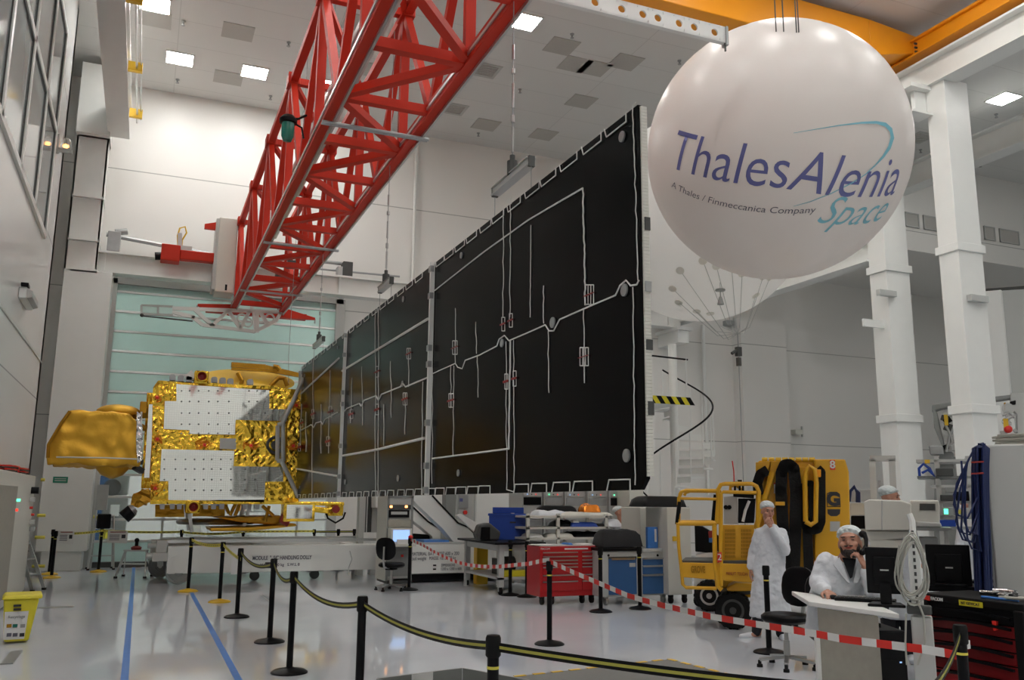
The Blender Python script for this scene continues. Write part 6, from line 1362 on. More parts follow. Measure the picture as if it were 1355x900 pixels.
# machine seen through the basket
f = Fr(935, 14.6); t2 = thing('handling_truck', 'small white and black handling truck behind the yellow basket', 'truck', f.loc, f.rz)
def q2(name, pts, y0, y1, m): return obj(name, MB().prism([f(u, v)+V3((0, y0, 0)) for u, v in pts], (0, y1-y0, 0)), m, t2, bev=.01)
q2('body', [(920, 735), (950, 728), (958, 735), (956, 775), (918, 775)], 0, .6, 'white'); q2('black_cover', [(919, 695), (930, 697), (955, 712), (956, 734), (920, 730)], .0, .4, 'black'); q2('red_box', [(937, 703), (948, 701), (949, 711), (938, 712)], -.05, 0, 'strap'); q2('blue_label', [(938, 708), (946, 708), (946, 718), (938, 718)], -.03, 0, 'tapeblue')
obj('wheel', MB().lathe([(.0, -.06), (.09, -.06), (.1, -.04), (.1, .04), (0, .06)], f(950, 783).to_3d()*1+V3((0, 0, .1-f(950, 783).z)), 18, 'y'), 'rubber', t2); obj('wheel', MB().lathe([(.0, -.06), (.09, -.06), (.1, -.04), (.1, .04), (0, .06)], f(925, 783)+V3((0, .4, .1-f(925, 783).z)), 18, 'y'), 'rubber', t2)
# ================================================================ desk group
zD = .95
f = Fr(1120, 6.4, -YA); t = thing('desk', 'white topped desk with a beige end panel where the bearded person sits', 'desk', f.loc, f.rz)
dsk = [at(1070, 796, 2, zD), at(1190, 812.5, 2, zD), at(1200, 790, 2, zD), at(1098, 784, 2, zD)]
inv = Matrix.Rotation(-f.rz, 3, 'Z'); loc = f.loc; W2L = lambda p: inv@(V3(p)-loc)
p = [W2L(q) for q in dsk]
bk_ = (p[3]-p[0]).normalized(); P0, P1 = p[0], p[1]; P2_, P3b = P1+V3((.12, .8, 0)), P0+V3((.12, .8, 0))
obj('top', MB().prism([P0-V3((0, 0, .035)), P1-V3((0, 0, .035)), P2_-V3((0, 0, .035)), P3b-V3((0, 0, .035))], (0, 0, .035)), 'white', t, bev=.006)
e0 = P0+(P1-P0)*.13+V3((0, .03, 0)); e1_ = P0+(P1-P0)*.80+V3((0, .03, 0))
obj('end_panel', MB().prism([V3((e0.x, e0.y, 0)), V3((e1_.x, e1_.y, 0)), V3((e1_.x, e1_.y, .91)), V3((e0.x, e0.y, .91))], (.003, .03, 0)), 'beige', t)
obj('edge_strip', MB().box((e0.x-.03, e0.y-.005, 0), (e0.x, e0.y+.04, .70)), 'white', t)
obj('back_leg', MB().box((P2_.x-.12, P2_.y-.08, 0), (P2_.x-.05, P2_.y-.02, .91)), 'lgrey', t)
c0 = f(1163, 818); obj('cable_tray', MB().box((e1_.x, e1_.y+.1, .82), (P1.x-.02, e1_.y+.4, .85)), 'black', t)
# pc tower in the dark gap
q = W2L(at(1178, 815, 2, .86)); t2 = thing('computer_tower', 'black computer tower under the right end of the desk', 'computer', f.loc+Matrix.Rotation(f.rz, 3, 'Z')@V3((e1_.x+.13, e1_.y+.1, 0)), f.rz)
obj('case', MB().box((-.11, 0, .22), (.10, .5, .80)), 'black', t2, bev=.01); obj('front_grille', MB().box((-.09, -.01, .26), (.08, 0, .6)), 'matte', t2); obj('status_light', MB().box((.04, -.012, .58), (.055, 0, .59)), 'screen', t2); obj('stand', MB().box((-.14, -.03, .0), (.14, .55, .12)).box((-.1, 0, .12), (.1, .5, .22)), 'matte', t2, bev=.01)
def onD(u, v, z=zD): return at(u, v, 2, z)
def screen(name, label, uv, uvb, dpt, tilt, zb, stand=True, face='black', dz=.0, back=True):
    f = Fr((uv[0]+uvb[0])/2, dpt); a, c = f(*uv), f(*uvb); cx = (a.x+c.x)/2; W = (c.x-a.x); H = a.z-c.z
    t = thing(name, label, 'monitor', f.loc+Matrix.Rotation(f.rz, 3, 'Z')@V3((cx, 0, zb)), f.rz+tilt)
    W /= max(.3, math.cos(tilt)); z0 = c.z-zb
    obj('housing', MB().box((-W/2, 0, z0), (W/2, .035, z0+H)).box((-W*.3, -.03, z0+H*.2), (W*.3, 0, z0+H*.8)), face, t, bev=.008); obj('screen', MB().box((-W/2+.02, .035, z0+.02), (W/2-.02, .038, z0+H-.02)), 'screenoff', t)
    if stand: obj('stand', MB().box((-.04, -.03, .02), (.04, .03, z0+H*.3)).prism([V3((-.13, -.08, 0)), V3((.13, -.08, 0)), V3((.1, .12, 0)), V3((-.1, .12, 0))], (0, 0, .02)), face, t, bev=.005)
    obj('back_label', MB().box((-.03, -.032, z0+H*.5), (.03, -.03, z0+H*.53)), 'lgrey', t); return t
screen('monitor', 'black flat monitor on the desk seen from behind, right of the bearded person', (1144, 724), (1197, 787), 6.75, .0, zD)
f = Fr(1140, 6.5); q = onD(1145, 796)
t2 = thing('keyboard', 'black keyboard lying on the desk in front of the monitor', 'keyboard', (q.x, q.y, zD), f.rz-.1)
obj('case', MB().box((-.22, -.07, 0), (.22, .07, .025)), 'black', t2, bev=.006)
kk = MB()
for r_ in range(4):
    for c_ in range(13): kk.box((-.205+c_*.031, -.055+r_*.028, .025), (-.205+c_*.031+.026, -.055+r_*.028+.023, .031))
o = obj('keys', kk, 'dgrey', t2); o['kind'] = 'stuff'
q = at(1103, 793, 2, zD); m_ = single('mouse', MB().ball((q.x, q.y, zD+.002), (.03, .055, .033), 14, 8), 'black', 'black computer mouse under the seated person\'s hand', 'mouse', smooth=60); 
q = onD(1120, 792); sh = MB().prism([onD(1113, 791, zD+.001), onD(1145, 794, zD+.001), onD(1150, 789, zD+.001), onD(1118, 787, zD+.001)], (0, 0, .004)); single('paper_sheet', sh, 'paper', 'white sheets of paper on the desk beside the mouse', 'paper')
# seat of the bearded person
q = Fr(1092, 7.4)(1092, 850); ff = Fr(1102, 7.65)
office_chair('drafting_stool', 'black stool under the bearded person at the desk', ff.loc, ff.rz+.3, .60)
# pole with coiled cable
f = Fr(1205, 6.0); t = thing('cable_pole', 'white slotted upright post beside the desk', 'post', f.loc, f.rz)
a, c = f(1199, 700), f(1218, 700)
obj('column', MB().box((a.x, 0, 0), (a.x+.075, .06, f(1205, 716).z)), 'white', t, bev=.006); obj('lower_cover', MB().box((a.x-.01, -.03, .05), (a.x+.12, .08, f(1205, 815).z)), 'lgrey', t, bev=.01); obj('base', MB().box((a.x-.25, -.2, 0), (a.x+.35, .3, .06)), 'black', t)
sl_ = MB()
for k in range(11): z = 1.05+k*.045; sl_.box((a.x+.03, -.004, z), (a.x+.045, 0, z+.025))
o = obj('slots', sl_, 'dgrey', t); o['kind'] = 'stuff'; obj('joint_block', MB().box((a.x-.03, -.05, f(1205, 812).z), (a.x+.12, .02, f(1205, 800).z)), 'dgrey', t, bev=.01)
obj('top_arm', MB().tube([f(1209, 716)+V3((0, .03, 0)), f(1207, 690)+V3((0, .03, 0)), f(1203, 680)+V3((0, .03, 0))], .02), 'white', t)
t = thing('cable_coil', 'coiled grey cable hanging on the white upright post', 'cable', f.loc, f.rz); rr = random.Random(5)
for k in range(9):
    cx, cz = 1206+rr.uniform(-2, 3), 752+rr.uniform(-3, 4); rx_, rz_ = 16+rr.uniform(-3, 4), 40+rr.uniform(-6, 5); tl = rr.uniform(-.12, .12); pts = []
    for j in range(28):
        a_ = 2*PI*j/28; x, y = rx_*math.cos(a_)*(1-.25*math.sin(a_)), rz_*math.sin(a_); pts.append(f(cx+x*math.cos(tl)-y*math.sin(tl), cz-y)+V3((0, -.05-.004*k-.02*abs(math.cos(a_)), 0)))
    obj('loop', MB().tube(pts, .0062, 6, closed=True), 'cablegrey', t, smooth=60)
obj('loose_end', MB().tube([f(1190, 722, -.06), f(1186, 745, -.06), f(1185, 762, -.06), f(1188, 750, -.06)], .006), 'cablegrey', t)
obj('loose_end', MB().tube([f(1212, 790, -.06), f(1222, 815, -.06), f(1224, 850, -.06), f(1214, 880, -.06)], .007), 'cablegrey', t); obj('loose_end', MB().tube([f(1199, 812, -.07), f(1198, 850, -.07), f(1200, 880, -.07)], .006), 'cablegrey', t)
single('power_cable', MB().tube([Fr(1240, 7.2)(1245, 690), Fr(1240, 7.2)(1252, 700), Fr(1240, 7.2)(1254, 730), Fr(1240, 7.2)(1262, 765), Fr(1240, 7.2)(1275, 780)], .009, 7), 'cablegrey', 'pale cable drooping from the beige monitor to the black tool cabinet', 'cable')
# second and third dark monitors behind
screen('monitor', 'wide black monitor behind the coiled cable', (1224, 720), (1288, 785), 7.9, .1, 1.0)
f = Fr(1255, 8.1); t = thing('side_table', 'dark low table behind the coiled cable carrying the wide black monitor', 'table', f.loc, f.rz)
a, c = f(1212, 780), f(1306, 790); obj('top', MB().box((a.x, -.3, .96), (c.x, .4, 1.0)), 'black', t)
for x in (a.x+.05, c.x-.05):
    for y in (-.25, .35): obj('leg', MB().box((x-.025, y-.025, 0), (x+.025, y+.025, .96)), 'black', t)
screen('monitor', 'black monitor turned edgewise beside the wide black one', (1290, 735), (1312, 785), 8.2, .3, 1.0)
# tool cabinet at the right
f = Fr(1280, 5.75); t = thing('roller_cabinet', 'black and red roller tool cabinet at the bottom right corner', 'tool cabinet', f.loc, f.rz+.0)
a, c = f(1219, 790).x, f(1375, 800).x; z1_ = f(1240, 790).z
rz_c = math.atan2(at(1345, 800, 2, 1.0).y-at(1219, 785, 2, 1.0).y, at(1345, 800, 2, 1.0).x-at(1219, 785, 2, 1.0).x)
o1 = at(1219, 784, 2, 1.0); t.location = (o1.x, o1.y, 0); t.rotation_euler = (0, 0, rz_c); W = .88; H_ = 1.0
obj('body', MB().box((0, 0, .12), (W, .55, H_-.03)), 'black', t, bev=.012); obj('top_tray', MB().box((-.01, -.01, H_-.06), (W+.01, .56, H_)), 'matte', t, bev=.01)
obj('corner_guard', MB().box((-.012, -.03, .3), (.07, .0, H_-.05)), 'matte', t, bev=.012); obj('corner_guard', MB().box((W-.07, -.03, .3), (W+.012, .0, H_-.05)), 'matte', t, bev=.012)
for i, (z0, z1) in enumerate(((.84, .90), (.75, .83), (.655, .74), (.56, .645), (.45, .55), (.30, .44), (.15, .29))):
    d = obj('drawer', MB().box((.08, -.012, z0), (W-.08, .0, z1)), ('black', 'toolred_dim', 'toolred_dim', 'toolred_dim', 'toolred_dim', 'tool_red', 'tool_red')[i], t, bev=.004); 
    g = MB(); n = 12
    for k in range(n): xa, xb = .1+(W-.2)*k/n, .1+(W-.2)*(k+1)/n; s = lambda x: .018*math.sin(PI*(x-.1)/(W-.2)); g.hexa([(xa, -.035, z1-.028+s(xa)), (xb, -.035, z1-.028+s(xb)), (xb, -.01, z1-.028+s(xb)), (xa, -.01, z1-.028+s(xa)), (xa, -.035, z1-.008+s(xa)), (xb, -.035, z1-.008+s(xb)), (xb, -.01, z1-.008+s(xb)), (xa, -.01, z1-.008+s(xa))])
    obj('drawer_grip', g, 'black', d)
obj('badge', MB().box((.03, -.018, H_-.055), (.09, -.008, H_-.018)), 'brightred', t); text('FACOM', V3((.155, -.014, H_-.037)), .036, FRONT, 'paper', t, weight=.001, w=.11)
obj('yellow_label', MB().box((.36, -.018, H_-.06), (.56, -.01, H_-.02)), 'vyellow', t); text('NT GEV/CAT', V3((.46, -.02, H_-.04)), .028, FRONT, 'ink', t, w=.16)
for x in (.08, .66): obj('red_latch', MB().prism([V3((x-.02, -.034, .86)), V3((x+.02, -.034, .86)), V3((x+.012, -.034, .80)), V3((x-.01, -.034, .79))], (0, .02, 0)), 'brightred', t)
for x in (.1, W-.1): obj('caster', MB().cyl((x-.02, .1, .06), (x+.02, .1, .06), .06).box((x-.03, .06, .08), (x+.03, .14, .13)), 'rubber', t, smooth=40)
mw = Matrix.Translation(t.location)@Matrix.Rotation(rz_c, 4, 'Z'); LW = lambda x, y, z: mw@V3((x, y, z))
def lying(name, pts, r, m, label, cat): single(name, MB().tube([LW(*p) for p in pts], r, 7), m, label, cat, smooth=60)
lying('cable_bundle', [(.62, .1, H_+.02), (.8, .05, H_+.03), (.98, .12, H_+.04), (.9, .25, H_+.03), (.7, .2, H_+.02)], .012, 'cablegrey', 'loose grey cable lying at the right of the black tool cabinet top', 'cable')
lying('screwdriver', [(.5, .06, H_+.012), (.78, .09, H_+.012)], .010, 'tapeblue', 'long thin teal tool lying on the black tool cabinet', 'tool')
lying('plastic_bag', [(.42, .3, H_+.035), (.5, .34, H_+.04), (.58, .33, H_+.035)], .03, 'silver', 'clear crumpled plastic bag on the black tool cabinet', 'bag')
lying('tool_roll', [(.3, .3, H_+.02), (.4, .33, H_+.022), (.55, .27, H_+.02)], .018, 'silver', 'small silver part lying on the black tool cabinet', 'part')
# big white cabinet and blue cable bundle
f = Fr(1325, 7.6); t = thing('equipment_cabinet', 'tall grey cabinet at the right edge with cables coiled on top', 'cabinet', f.loc, f.rz+.0)
a = f(1311, 690).x; zt_ = f(1330, 588).z
obj('body', MB().box((a, 0, .1), (a+1.1, .75, zt_)), 'lgrey', t, bev=.015); obj('ribbed_side', MB().box((a-.10, .02, .1), (a, .7, zt_-.03)), 'galv', t)
b = MB()
for k in range(34): b.box((a-.085, .005, .35+k*.05), (a-.02, .02, .375+k*.05))
o = obj('side_slots', b, 'dgrey', t); o['kind'] = 'stuff'; obj('plinth', MB().box((a+.03, .03, 0), (a+1.07, .7, .1)), 'dgrey', t)
rr = random.Random(3)
t3 = thing('cable_pile', 'coils of grey cable lying on top of the tall grey cabinet', 'cable', f.loc+V3((0, 0, zt_)), f.rz)
for k in range(7): obj('coil', MB().tube([(a+.52+(.36+rr.uniform(-.06, .1))*math.cos(2*PI*j/26), .35+(.22+rr.uniform(-.01, .01))*math.sin(2*PI*j/26), .015+.013*k) for j in range(26)], .011, 6, closed=True), 'cablegrey', t3, smooth=60)
t4 = thing('cable_bundle', 'thick bundle of dark blue cables hanging down the side of the tall grey cabinet', 'cable', f.loc, f.rz)
for k in range(20):
    u0 = 1283+rr.uniform(0, 22); dy = -.12+rr.uniform(-.03, .12); pts = [f(1298+rr.uniform(-3, 5), 589+rr.uniform(-3, 3), dy), f(u0+4, 592+rr.uniform(0, 4), dy), f(u0+3, 620, dy), f(u0+4+rr.uniform(-2, 2), 680, dy), f(u0+6+rr.uniform(-2, 2), 740, dy), f(u0+8, 795, dy)]
    obj('strand', MB().tube(pts, .013, 6), 'navy', t4, smooth=60)
for k, (u1, v1, u2, v2) in enumerate(((1266, 640, 1262, 668), (1270, 650, 1265, 690), (1275, 630, 1272, 700), (1262, 655, 1268, 700), (1272, 610, 1280, 712), (1278, 625, 1276, 690))):
    obj('hanging_loop', MB().tube([f(1290, 592, -.15), f(1280, 612, -.16), f(u1, v1, -.17), f(u2, v2, -.17), f(u2+6, v2+14, -.17), f(u2+18, v2+18, -.15), f(1294, v2-10, -.12)], .009, 6), 'navy', t4, smooth=60)
for v in (612, 627): obj('red_tie', MB().bar(f(1285, v, -.2), f(1302, v-1, -.2), .006, .014), 'strap', t4)
# big beige monitor and its stand
f = Fr(1195, 8.9); t = thing('crt_monitor', 'large beige old monitor housing turned away on a stand behind the desk', 'monitor', f.loc, f.rz)
pz = lambda pts, y0, y1, m, name, par=None: obj(name, MB().prism([f(u, v)+V3((0, y0, 0)) for u, v in pts], (0, y1-y0, 0)), m, par or t, bev=.012)
bd = pz([(1143, 664), (1150, 661), (1192, 662), (1206, 667), (1206, 702), (1145, 702)], 0, .45, 'cream', 'front_shell'); pz([(1166, 662), (1168, 662), (1168, 702), (1166, 702)], -.003, .01, 'lgrey', 'panel_seam')
pz([(1204, 662), (1242, 662), (1244, 670), (1244, 694), (1206, 697)], .08, .5, 'cream', 'rear_shell')
b = MB()
for k in range(9): p0, p1 = f(1217, 667+k*1.0), f(1238, 667+k*1.0); b.box((p0.x, .072, p0.z-.002), (p1.x, .08, p0.z+.0025))
o = obj('vent_slots', b, 'dgrey', t); o['kind'] = 'stuff'
pz([(1212, 690), (1245, 692), (1247, 698), (1212, 698)], .05, .5, 'lgrey', 'swivel_foot'); pz([(1145, 703), (1203, 703), (1203, 712), (1150, 718)], .05, .5, 'cream', 'lower_shell')
t = thing('equipment_table', 'grey instrument table carrying the beige monitor', 'table', f.loc, f.rz)
a, c = f(1143, 700), f(1275, 707); zt_ = f(1245, 698.6).z
obj('top', MB().box((a.x, .0, zt_-.24), (c.x, .65, zt_-.21)), 'lgrey', t); obj('upper_shelf', MB().box((f(1205, 700).x, -.02, zt_-.03), (c.x-.1, .6, zt_)), 'grey', t)
for x in (a.x+.03, f(1207, 700).x, c.x-.03):
    for y in (.03, .6): obj('leg', MB().box((x-.025, y-.025, 0), (x+.025, y+.025, zt_-.21)), 'lgrey', t)
for x in (f(1210, 700).x, c.x-.15): obj('riser', MB().box((x-.02, .02, zt_-.21), (x+.02, .06, zt_-.03)), 'lgrey', t)
obj('instrument', MB().box((a.x+.05, .05, zt_-.21), (f(1204, 700).x, .5, zt_-.13)), 'cream', t); obj('instrument', MB().box((f(1216, 700).x, .05, zt_-.21), (f(1240, 700).x, .5, zt_-.1)), 'galv', t)
for i, (u0, v0, u1, v1, m, l) in enumerate(((1245, 688, 1262, 696, 'boxblue', 'blue and white papers on the instrument table right of the beige monitor'), (1246, 670, 1258, 684, 'galv', 'grey measuring instrument with green display right of the beige monitor'))):
    ff = Fr(1255, 8.9); p0, p1 = ff(u0, v0), ff(u1, v1)
f = Fr(1260, 9.6); t = thing('instrument_rack', 'open grey shelf with instruments, green displays and dark boxes behind the beige monitor', 'shelf', f.loc, f.rz)
b = MB()
for u in (1243, 1285):
    for y in (0, .5): q = f(u, 660); b.box((q.x-.025, y, 0), (q.x+.025, y+.04, f(1250, 604).z))
obj('frame', b, 'lgrey', t)
for v in (609, 631, 643, 664, 684, 698): z = f(1260, v).z; obj('shelf', MB().box((f(1215 if v < 640 else 1232, 650).x, 0, z-.02), (f(1290, 650).x, .5, z+.01)), 'lgrey' if v != 631 else 'grey', t)
for i, (u0, v0, u1, v1, m) in enumerate(((1246, 671, 1262, 683, 'galv'), (1264, 672, 1284, 683, 'lgrey'), (1244, 655, 1262, 663, 'dgrey'), (1264, 650, 1283, 663, 'black'), (1240, 688, 1265, 697, 'boxblue'), (1266, 687, 1287, 697, 'white'), (1238, 620, 1262, 630, 'dgrey'), (1250, 645, 1275, 652, 'grey'))):
    p0, p1 = f(u0, v0), f(u1, v1); o = obj('instrument', MB().box((p0.x, -.03, p1.z), (p1.x, .3, p0.z)), m, t, bev=.006)
    if i < 2: obj('green_display', MB().box((p0.x+.02, -.035, p1.z+.02), (p0.x+.06, -.03, p0.z-.02)), 'tapeyellow' if i else 'greenled', o)
obj('blue_hose', MB().tube([f(1217, 630, -.03), f(1216, 620, -.03), f(1222, 614, -.03), f(1230, 620, -.03), f(1236, 630, -.03), f(1228, 622, -.04), f(1220, 626, -.03)], .015), 'boxblue', t); obj('yellow_clip', MB().cbox(f(1227, 611, -.03), (.05, .05, .04)), 'ochre', t)
# aluminium frame at left of the far pillar, grey tank
f = Fr(1158, 13.5); t = thing('profile_frame', 'grey aluminium profile frame beside the far pillar above the person in profile', 'frame', f.loc, f.rz)
for pts in (((1154, 660), (1154, 607)), ((1151, 607), (1185, 607)), ((1180, 660), (1180, 607))): obj('profile', MB().bar(f(pts[0][0], pts[0][1]+(200 if pts[0][0] == pts[1][0] else 0)) if False else (f(*pts[0]) if pts[0][0] != pts[1][0] else V3((f(*pts[0]).x, 0, 0))), f(*pts[1]), .09, .09), 'lgrey', t)
obj('hanging_box', MB().box(f(1162, 636, -.05), f(1166, 646, .05)), 'galv', t)
f = Fr(1138, 14.0); t = thing('equipment_trolley', 'pale equipment trolley with a coil of dark hose right of the yellow lift', 'trolley', f.loc, f.rz)
px2 = lambda pts, y0, y1, m, name: obj(name, MB().prism([f(u, v)+V3((0, y0, 0)) for u, v in pts], (0, y1-y0, 0)), m, t, bev=.01)
px2([(1125, 666), (1152, 666), (1152, 682), (1125, 682)], 0, .6, 'cream', 'upper_box'); px2([(1126, 683), (1150, 683), (1150, 700), (1126, 700)], .05, .6, 'black', 'dark_module'); px2([(1122, 700), (1156, 700), (1156, 806), (1122, 806)], .0, .6, 'lgrey', 'base'); px2([(1122, 647), (1154, 647), (1154, 664), (1122, 664)], .6, .9, 'galv', 'rear_tank')
for k in range(4): obj('hose', MB().tube([f(1124, 664), f(1124+k*.6, 652-k), f(1130, 646-k), f(1137-k, 652), f(1137-k, 665)], .02), 'navy', t)
# machinery behind the near pillar
f = Fr(1290, 20.5); t = thing('assembly_machine', 'tall grey assembly machine with steel arms and tubing behind the near pillar', 'machine', f.loc, f.rz)
px3 = lambda pts, y0, y1, m, name: obj(name, MB().prism([f(u, v)+V3((0, y0, 0)) for u, v in pts], (0, y1-y0, 0)), m, t, bev=.02)
px3([(1233, 536), (1262, 531), (1340, 522), (1355, 520), (1355, 525), (1262, 538), (1245, 541), (1233, 545)], 0, .4, 'grey', 'top_beam'); px3([(1234, 540), (1240, 546), (1250, 590), (1262, 600), (1262, 615), (1240, 615), (1246, 590), (1236, 566)], .0, .4, 'grey', 'left_arm'); px3([(1247, 546), (1262, 546), (1262, 551), (1247, 552)], -.1, .1, 'lgrey', 'link_bar')
px3([(1337, 520), (1360, 520), (1360, 580), (1346, 580), (1345, 548), (1337, 540)], -.05, .4, 'lgrey', 'right_arm'); px3([(1229, 590), (1248, 590), (1250, 602), (1231, 602)], -.1, .3, 'galv', 'clamp_block'); px3([(1236, 604), (1360, 604), (1360, 760), (1236, 760)], .1, .6, 'grey', 'pedestal')
px3([(1336, 532), (1344, 530), (1344, 536), (1336, 536)], -.1, 0, 'black', 'dark_block'); px3([(1328, 533), (1331, 533), (1331, 545), (1328, 545)], -.1, 0, 'golddark', 'bracket')
rr = random.Random(11)
for k in range(16):
    u, v = (rr.uniform(1250, 1262), rr.uniform(552, 602)) if k < 9 else (rr.uniform(1324, 1344), rr.uniform(545, 578)); q = f(u, v, -.05); 
    obj('fitting', MB().cbox(q, (rr.uniform(.06, .2), .12, rr.uniform(.05, .18)), (0, rr.uniform(-.6, .6), 0)), rr.choice(['steel', 'silver', 'dgrey', 'black', 'steel']), t, bev=.01)
for p_ in (((1250, 560), (1256, 572), (1260, 585)), ((1252, 598), (1256, 580), (1262, 565)), ((1326, 560), (1336, 553), (1344, 549)), ((1326, 550), (1335, 546), (1343, 553))): obj('tube', MB().tube([f(u, v, -.12) for u, v in p_], .03), 'steel', t)
q = f(1334, 541, -.1); obj('white_disc', MB().cyl(q, q+V3((0, .03, 0)), .13), 'lgrey', t); q = f(1334, 568, -.15); obj('red_plug', MB().ball(q, .09, 10, 8), 'brightred', t); q = f(1331, 560, -.15); obj('yellow_part', MB().cbox(q, (.1, .1, .2)), 'ochre', t); q = f(1252, 556, -.15); obj('yellow_part', MB().cbox(q, (.08, .08, .25)), 'ochre', t)
# large white enclosure at the far right
f = Fr(1330, 23.0); t = thing('enclosure', 'big white metal enclosure far right behind the machinery', 'enclosure', f.loc, f.rz)
a, c, zt_ = f(1290, 500).x, f(1337, 500).x, f(1337, 382).z
obj('front', MB().box((a, 0, 0), (c, 3, zt_)), 'white', t, bev=.04); obj('side', MB().prism([(c, .05, 0), (c+3.0, .6, 0), (c+3.0, 2.6, 0), (c, 2.6, 0)], (0, 0, zt_-.02)), 'lgrey', t)
obj('soffit_shade', MB().prism([(a+.4, .4, zt_), (c+3.0, .8, zt_), (c+3.0, 2.4, zt_), (a+.4, 2.4, zt_)], (0, 0, .15)), 'dgrey', t)  # dark slab stands in for the shading under the soffit
# ================================================================ spiral stair
c_ = CAM+ray(893, 600)*20.5; cx, cy = c_.x, c_.y; t = thing('spiral_stair', 'white spiral staircase with a dark handrail at the back wall behind the panel edge', 'staircase', (cx, cy, 0))
obj('centre_pole', MB().cyl((0, 0, 0), (0, 0, 5.4), .10, n=20), 'white', t, smooth=40)
zt_ = 3.9; n = 19; a_top = 1.28; step = .38; pts = []
for k in range(n):
    z = zt_*(k+1)/n-.0; a = a_top-(n-1-k)*step; p0 = V3((.08*math.cos(a), .08*math.sin(a), z)); p1, p2 = [V3((.92*math.cos(a+s), .92*math.sin(a+s), z)) for s in (-.02, step*1.05)]
    obj('tread', MB().prism([p0, p1, p2], (0, 0, -.035)).prism([p0-V3((0, 0, .035)), p1-V3((0, 0, .035)), p1*.98-V3((0, 0, .035)), p0*.98-V3((0, 0, .035))], (0, 0, -.05)), 'white', t)
    b_ = V3((.9*math.cos(a), .9*math.sin(a), z)); obj('baluster', MB().cyl(b_, b_+V3((0, 0, 1.0)), .014, n=6), 'white', t); pts.append(b_+V3((0, 0, 1.02)))
hr = []
for p, q in zip(pts, pts[1:]):
    a0, a1 = math.atan2(p.y, p.x), math.atan2(q.y, q.x); a1 += 2*PI*round((a0-a1)/(2*PI)) 
    for s in range(4): a = a0+(a1-a0)*s/4; hr.append(V3((.9*math.cos(a), .9*math.sin(a), p.z+(q.z-p.z)*s/4)))
hr.append(pts[-1]); obj('handrail', MB().tube(hr, .022, 6), 'black', t, smooth=60)
q0, q1 = at(852, 533, 1, cy-.3), at(889, 538, 1, cy-.3)
obj('landing', MB().prism([(-1.9, -.9, zt_), (-.1, -.9, zt_), (-.1, .6, zt_), (-1.9, .6, zt_)], (0, 0, .06)), 'white', t)
st_ = MB(); zz = zt_-.05
for k in range(14):
    st_.cur = k % 2; xa = -1.9+k*1.8/14; xb = xa+1.8/14; st_.hexa([(xa+.06, -.93, zz), (xb+.06, -.93, zz), (xb+.06, -.91, zz), (xa+.06, -.91, zz), (xa-.06, -.93, zz+.17), (xb-.06, -.93, zz+.17), (xb-.06, -.91, zz+.17), (xa-.06, -.91, zz+.17)])
o = obj('hazard_edge', st_, 'vyellow', t, mats=['vyellow', 'black'])
for x in (-1.85, -.2): obj('landing_post', MB().cyl((x, -.85, zt_), (x, -.85, zt_+1.05), .02, n=8), 'white', t)
obj('landing_rail', MB().tube([(-1.9, -.85, zt_+1.05), (-.15, -.85, zt_+1.0)], .02), 'black', t)
single('hanging_cable', MB().tube([Fr(905, 16)(u, v) for u, v in ((899, 630), (912, 634), (925, 641), (935, 650), (939, 660), (936, 672), (928, 682), (918, 690))], .022, 7), 'black', 'thick black cable looping behind the yellow basket', 'cable', smooth=60)
for u, v, Y, l in ((1055, 572, 24.4, 'pale wall bracket with a small handle on the grey wall'), (965, 428, 24.4, 'small camera on the wall near the tether')):
    q = at(u, v, 1, Y); w_ = thing('wall_device', l, 'device', q); obj('box', MB().box((-.2, -.15, -.08), (.12, .1, .08)), 'cream' if u > 1000 else 'galv', w_, bev=.01); obj('lever', MB().box((.12, -.1, -.16), (.17, -.05, .2)), 'lgrey', w_)
# ================================================================ left side things
t = thing('electrical_cabinet', 'cream electrical cabinet with indicator lamps at the left edge', 'electrical cabinet', (-1.95, 15.0, 0))
Xc = -1.78
yf = at(40, 700, 0, Xc).y; yn = 10.0; zt_ = at(38, 632, 0, Xc).z
obj('body', MB().box((XL, yn, .05), (Xc, yf, 2.06)), 'cream', t, w=True, bev=.01)
a = at(17, 700, 0, Xc+.02).y
d = obj('door', MB().box((Xc, yn+.2, .2), (Xc+.03, a, 1.85)), 'beige', t, w=True, bev=.006)
obj('plinth', MB().box((XL, yn+.03, 0), (Xc-.03, yf-.03, .05)), 'grey', t, w=True)
for (u, v, m) in ((24, 662, 'greenled'), (21, 675, 'redled'), (41, 672, 'brightred'), (43, 681, 'brightred')):
    q = at(u, v, 0, Xc+.02); obj('indicator', MB().cyl((Xc, q.y, q.z), (Xc+.05, q.y, q.z), .022, n=12), m, t, w=True)
q = at(43, 649, 0, Xc+.02); obj('rotary_switch', MB().cyl((Xc, q.y, q.z), (Xc+.12, q.y, q.z), .06), 'black', t, w=True)
for v in (661, 691, 700): q = at(41, v, 0, Xc+.02); obj('socket', MB().box((Xc, q.y-.06, q.z-.04), (Xc+.08, q.y+.06, q.z+.04)), 'lgrey', t, w=True, bev=.01)
q = at(14, 625, 0, -1.95)
rr = random.Random(9)
for k, l in enumerate(('orange-red coiled cable on the electrical cabinet, near end', 'orange-red coiled cable on the electrical cabinet, far end')):
    y = at((8, 24)[k], 628, 0, -1.95).y; tt = thing('cable_coil', l, 'cable', (-1.95, y, 2.06))
    for j in range(4): obj('loop', MB().tube([((.14+rr.uniform(-.02, .02))*math.cos(a_), (.5+rr.uniform(-.1, .1))*math.sin(a_), .02+.025*j) for a_ in [2*PI*i/20 for i in range(20)]], .016, 6, closed=True), 'brightred' if j % 2 else 'dgrey', tt, smooth=60)
